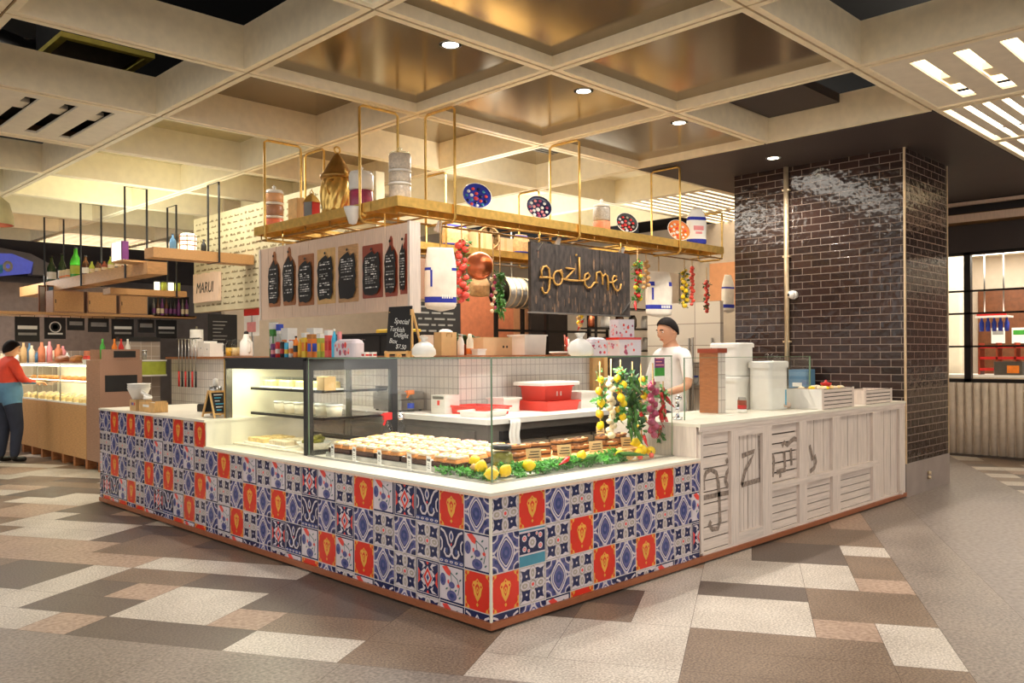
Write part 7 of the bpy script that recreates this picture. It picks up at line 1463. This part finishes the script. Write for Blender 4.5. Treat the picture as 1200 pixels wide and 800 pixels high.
# ------------------------------------------------------------------ people
def figure(nm, lb, p, face, H, J, E, Rr, region, hair, head_c, nod=0.0, turn=0.0, skin='skin'):
    rz = math.atan2(face[1], face[0]) + PI / 2
    t = T(nm, lb, 'person', p, rz)
    names = list(J); me = bpy.data.meshes.new('tmp'); me.from_pydata([J[n] for n in names], [(names.index(a), names.index(b)) for a, b in E], []); o = bpy.data.objects.new('tmp', me); COL.objects.link(o)
    md = o.modifiers.new('s', 'SKIN'); md.use_smooth_shade = True; md.branch_smoothing = .4
    for i, n in enumerate(names):
        v = me.skin_vertices[0].data[i]; r = Rr[n]; v.radius = r if isinstance(r, tuple) else (r, r); v.use_root = (n == 'pelvis')
    ms = o.modifiers.new('u', 'SUBSURF'); ms.levels = 2; ms.render_levels = 2
    bpy.context.view_layer.update(); bm = bpy.data.meshes.new_from_object(o.evaluated_get(bpy.context.evaluated_depsgraph_get())); bpy.data.objects.remove(o)
    m = MB(); vs = [tuple(v.co) for v in bm.vertices]; k0 = len(m.v); m.v = vs
    for f in bm.polygons:
        c = f.center; m.f.append(tuple(f.vertices)); m.mi.append(m.m(region(c))); m.sm.append(True)
    # head joined to the same body
    hs = MB(); n, q = 24, 18; hv = []
    R3 = Matrix.Translation(head_c) @ Matrix.Rotation(turn, 4, 'Z') @ Matrix.Rotation(nod, 4, 'X')
    for j in range(1, q):
        th = PI * j / q; z = math.cos(th)
        for k in range(n):
            a = 2 * PI * k / n; x, y = math.sin(th) * math.cos(a), math.sin(th) * math.sin(a)
            w = 1 - .22 * max(0, -z) ** 1.5; X, Y, Z = x * .073 * w, y * .094 * (1 - .12 * max(0, -z)), z * .118
            f = max(0, -y) ** 2
            if f > .2:
                g = math.exp(-(X / .014) ** 2); Y -= .024 * g * math.exp(-((Z + .012) / .02) ** 2) + .010 * g * math.exp(-((Z - .012) / .025) ** 2)      # nose
                Y += .010 * math.exp(-((abs(X) - .03) / .014) ** 2) * math.exp(-((Z - .014) / .012) ** 2); Y -= .007 * math.exp(-((Z - .034) / .012) ** 2)     # sockets, brow
                Y -= .007 * math.exp(-(X / .022) ** 2) * math.exp(-((Z + .052) / .010) ** 2); Y -= .010 * math.exp(-(X / .025) ** 2) * math.exp(-((Z + .095) / .018) ** 2)   # lips, chin
            hv.append((X, Y, Z))
    a0 = len(hv); hv += [(0, 0, .118), (0, -.01, -.118)]
    fs = [(j * n + k, (j + 1) * n + k, (j + 1) * n + (k + 1) % n, j * n + (k + 1) % n) for j in range(q - 2) for k in range(n)] + [(a0, k, (k + 1) % n) for k in range(n)] + [(a0 + 1, (q - 2) * n + (k + 1) % n, (q - 2) * n + k) for k in range(n)]
    m.M = R3; m.add(hv, fs, skin, True)
    for s in (-1, 1):
        m.ball((s * .074, .012, .0), .026, skin, 10, 8, (.35, .7, 1.1)); m.ball((s * .03, -.0745, .014), .0095, 'white_plastic', 8, 6); m.ball((s * .03, -.0805, .013), .0052, 'hair', 8, 6); m.tube([(s * .016, -.092, .034), (s * .03, -.09, .039), (s * .045, -.08, .034)], .004, 'hair', 6)
    m.tube([(-.02, -.085, -.052), (0, -.094, -.051), (.02, -.085, -.052)], .0045, 'copper', 6)
    m.M = Matrix.Identity(4); m.build('body', t)
    h = MB(); hv = []; n2 = 28; rows = 12
    for j in range(rows + 1):
        for k in range(n2):
            a = 2 * PI * k / n2; front = max(0, -math.sin(a)); bk = max(0, math.sin(a)); low = (hair[0] + .6 * bk ** .7) * (1 - front ** .6) + hair[1] * front ** .6; th = (low) * j / rows
            r = 1.045 + .02 * math.sin(7 * a) * math.sin(5 * th); hv.append((math.sin(th) * math.cos(a) * .078 * r, math.sin(th) * math.sin(a) * .101 * r, math.cos(th) * .123 * (1.0)))
    h.M = R3; h.add(hv, [(j * n2 + k, (j + 1) * n2 + k, (j + 1) * n2 + (k + 1) % n2, j * n2 + (k + 1) % n2) for j in range(rows) for k in range(n2)], 'hair', True); ho = h.build('hair', t)
    sm = ho.modifiers.new('thick', 'SOLIDIFY'); sm.thickness = .004; sm.offset = 1
    return t
def skeleton(H, la, ra, lg=.0):
    s = H / 1.72
    J = dict(pelvis=(0, 0, .95), spine=(0, .01, 1.1), chest=(0, .015, 1.28), upper=(0, .015, 1.40), neck=(0, .0, 1.49), nape=(0, -.012, 1.57))
    E = [('pelvis', 'spine'), ('spine', 'chest'), ('chest', 'upper'), ('upper', 'neck'), ('neck', 'nape')]
    Rr = dict(pelvis=(.16, .115), spine=(.145, .105), chest=(.165, .115), upper=(.13, .09), neck=(.058, .058), nape=(.05, .05))
    for sd, nm, arm in ((1, 'l', la), (-1, 'r', ra)):
        J[nm + 'sh'] = (sd * .175, .015, 1.405); J[nm + 'el'], J[nm + 'wr'], hd = arm; Rr[nm + 'sh'] = .062; Rr[nm + 'el'] = .042; Rr[nm + 'wr'] = .027
        E += [('upper', nm + 'sh'), (nm + 'sh', nm + 'el'), (nm + 'el', nm + 'wr')]
        w = Vector(J[nm + 'wr']); dr = Vector(hd).normalized(); sdv = dr.cross(Vector((0, 0, 1))).normalized(); 
        J[nm + 'pa'] = tuple(w + dr * .06); Rr[nm + 'pa'] = (.034, .02); E.append((nm + 'wr', nm + 'pa'))
        for q in range(4):
            b = w + dr * .095 + sdv * (.027 - .018 * q); l = (.032, .037, .035, .027)[q]
            for i in range(3): J['%sf%d%d' % (nm, q, i)] = tuple(b + dr * l * i * .85 - Vector((0, 0, 1)) * .012 * i * i); Rr['%sf%d%d' % (nm, q, i)] = .0088 - .0008 * i
            E += [(nm + 'pa', '%sf%d0' % (nm, q)), ('%sf%d0' % (nm, q), '%sf%d1' % (nm, q)), ('%sf%d1' % (nm, q), '%sf%d2' % (nm, q))]
        th = w + dr * .045 + sdv * sd * .035
        for i in range(2): J['%st%d' % (nm, i)] = tuple(th + (dr * .03 + sdv * sd * .012) * i); Rr['%st%d' % (nm, i)] = .0105 - .001 * i
        E += [(nm + 'pa', nm + 't0'), (nm + 't0', nm + 't1')]
        J[nm + 'hip'] = (sd * .09, 0, .86); J[nm + 'kn'] = (sd * .10, -.015 + lg * sd, .49); J[nm + 'an'] = (sd * .105, .03 + lg * sd, .10); J[nm + 'he'] = (sd * .105, .04 + lg * sd, .045); J[nm + 'to'] = (sd * .12, -.13 + lg * sd, .038)
        Rr[nm + 'hip'] = .098; Rr[nm + 'kn'] = .062; Rr[nm + 'an'] = .046; Rr[nm + 'he'] = .042; Rr[nm + 'to'] = .036
        E += [('pelvis', nm + 'hip'), (nm + 'hip', nm + 'kn'), (nm + 'kn', nm + 'an'), (nm + 'an', nm + 'he'), (nm + 'he', nm + 'to')]
    J = {k: tuple(c * s for c in v) for k, v in J.items()}
    return J, E, Rr
fdir = (-_r * .86 - _d * .5)
J, E, Rr = skeleton(1.70, ((.27, -.04, 1.13), (.16, -.25, 1.06), (-.5, -.9, -.15)), ((-.27, -.04, 1.13), (-.17, -.26, 1.04), (.4, -.9, -.15)))
def reg_cook(c):
    if c.z > 1.455 and abs(c.x) < .085: return 'skin'
    if c.z > .9 and not (c.y < -.075 and c.z < 1.16 and abs(c.x) > .05) and not (abs(c.x) > .235 and c.z < 1.19): return 'shirt_white'
    if c.y < -.06 and c.z > .9 or (abs(c.x) > .235 and c.z > .9): return 'skin'
    return 'trousers' if c.z > .09 else 'black'
pw = W(786, 430, Y=1.15)
figure('person', 'man with short dark hair in white t-shirt looking down behind the counter', (pw.x, 1.15, 0), (fdir.x, fdir.y), 1.70, J, E, Rr, reg_cook, (1.45, .8), (0, -.035, 1.585), .28)
J, E, Rr = skeleton(1.62, ((.25, -.08, 1.16), (.14, -.30, 1.12), (-.2, -.95, 0)), ((-.25, -.08, 1.16), (-.14, -.30, 1.12), (.2, -.95, 0)), .05)
Rr['pelvis'] = (.25, .20); Rr['spine'] = (.225, .185); Rr['chest'] = (.21, .16)
for k in 'lr': Rr[k + 'sh'] = .08; Rr[k + 'el'] = .055; Rr[k + 'hip'] = .125; Rr[k + 'kn'] = .085; Rr[k + 'an'] = .06
def reg_cust(c):
    if c.z > 1.41 and abs(c.x) < .09: return 'skin_l'
    if c.y < -.27 and c.z > .95: return 'skin_l'
    if c.z > 1.06: return 'shirt_red'
    if c.z > .78: return 'jacket_blue'
    return 'trousers' if c.z > .08 else 'black'
f2 = (_r * .62 + _d * .78)
figure('person', 'person in red top with blue jacket tied at the waist at the deli counter', (.26, 9.62, 0), (f2.x, f2.y), 1.62, J, E, Rr, reg_cust, (1.6, .95), (0, -.03, 1.505), .2, 0, 'skin_l')
t = T('shopping_bag', 'pink and navy flower patterned shopping bag at the far left edge', 'bag', (-.13, 9.75, 0.0)); m = MB(); m.rbox(-.16, -.09, .58, .12, .09, .98, 't_navy', .03); m.build('bag', t); m = MB(); rd = random.Random(2)
for k in range(16): m.ball((rd.uniform(-.13, .1), -.09, rd.uniform(.62, .94)), .03, rd.choice(('pink', 'red', 'onion')), 8, 6, (1, .1, 1))
m.build('flower_pattern', t); m = MB(); m.tube([(-.1, 0, .96), (-.08, 0, 1.2), (.04, 0, 1.2), (.06, 0, .96)], .01, 'wood_red', 8); m.build('handle', t)
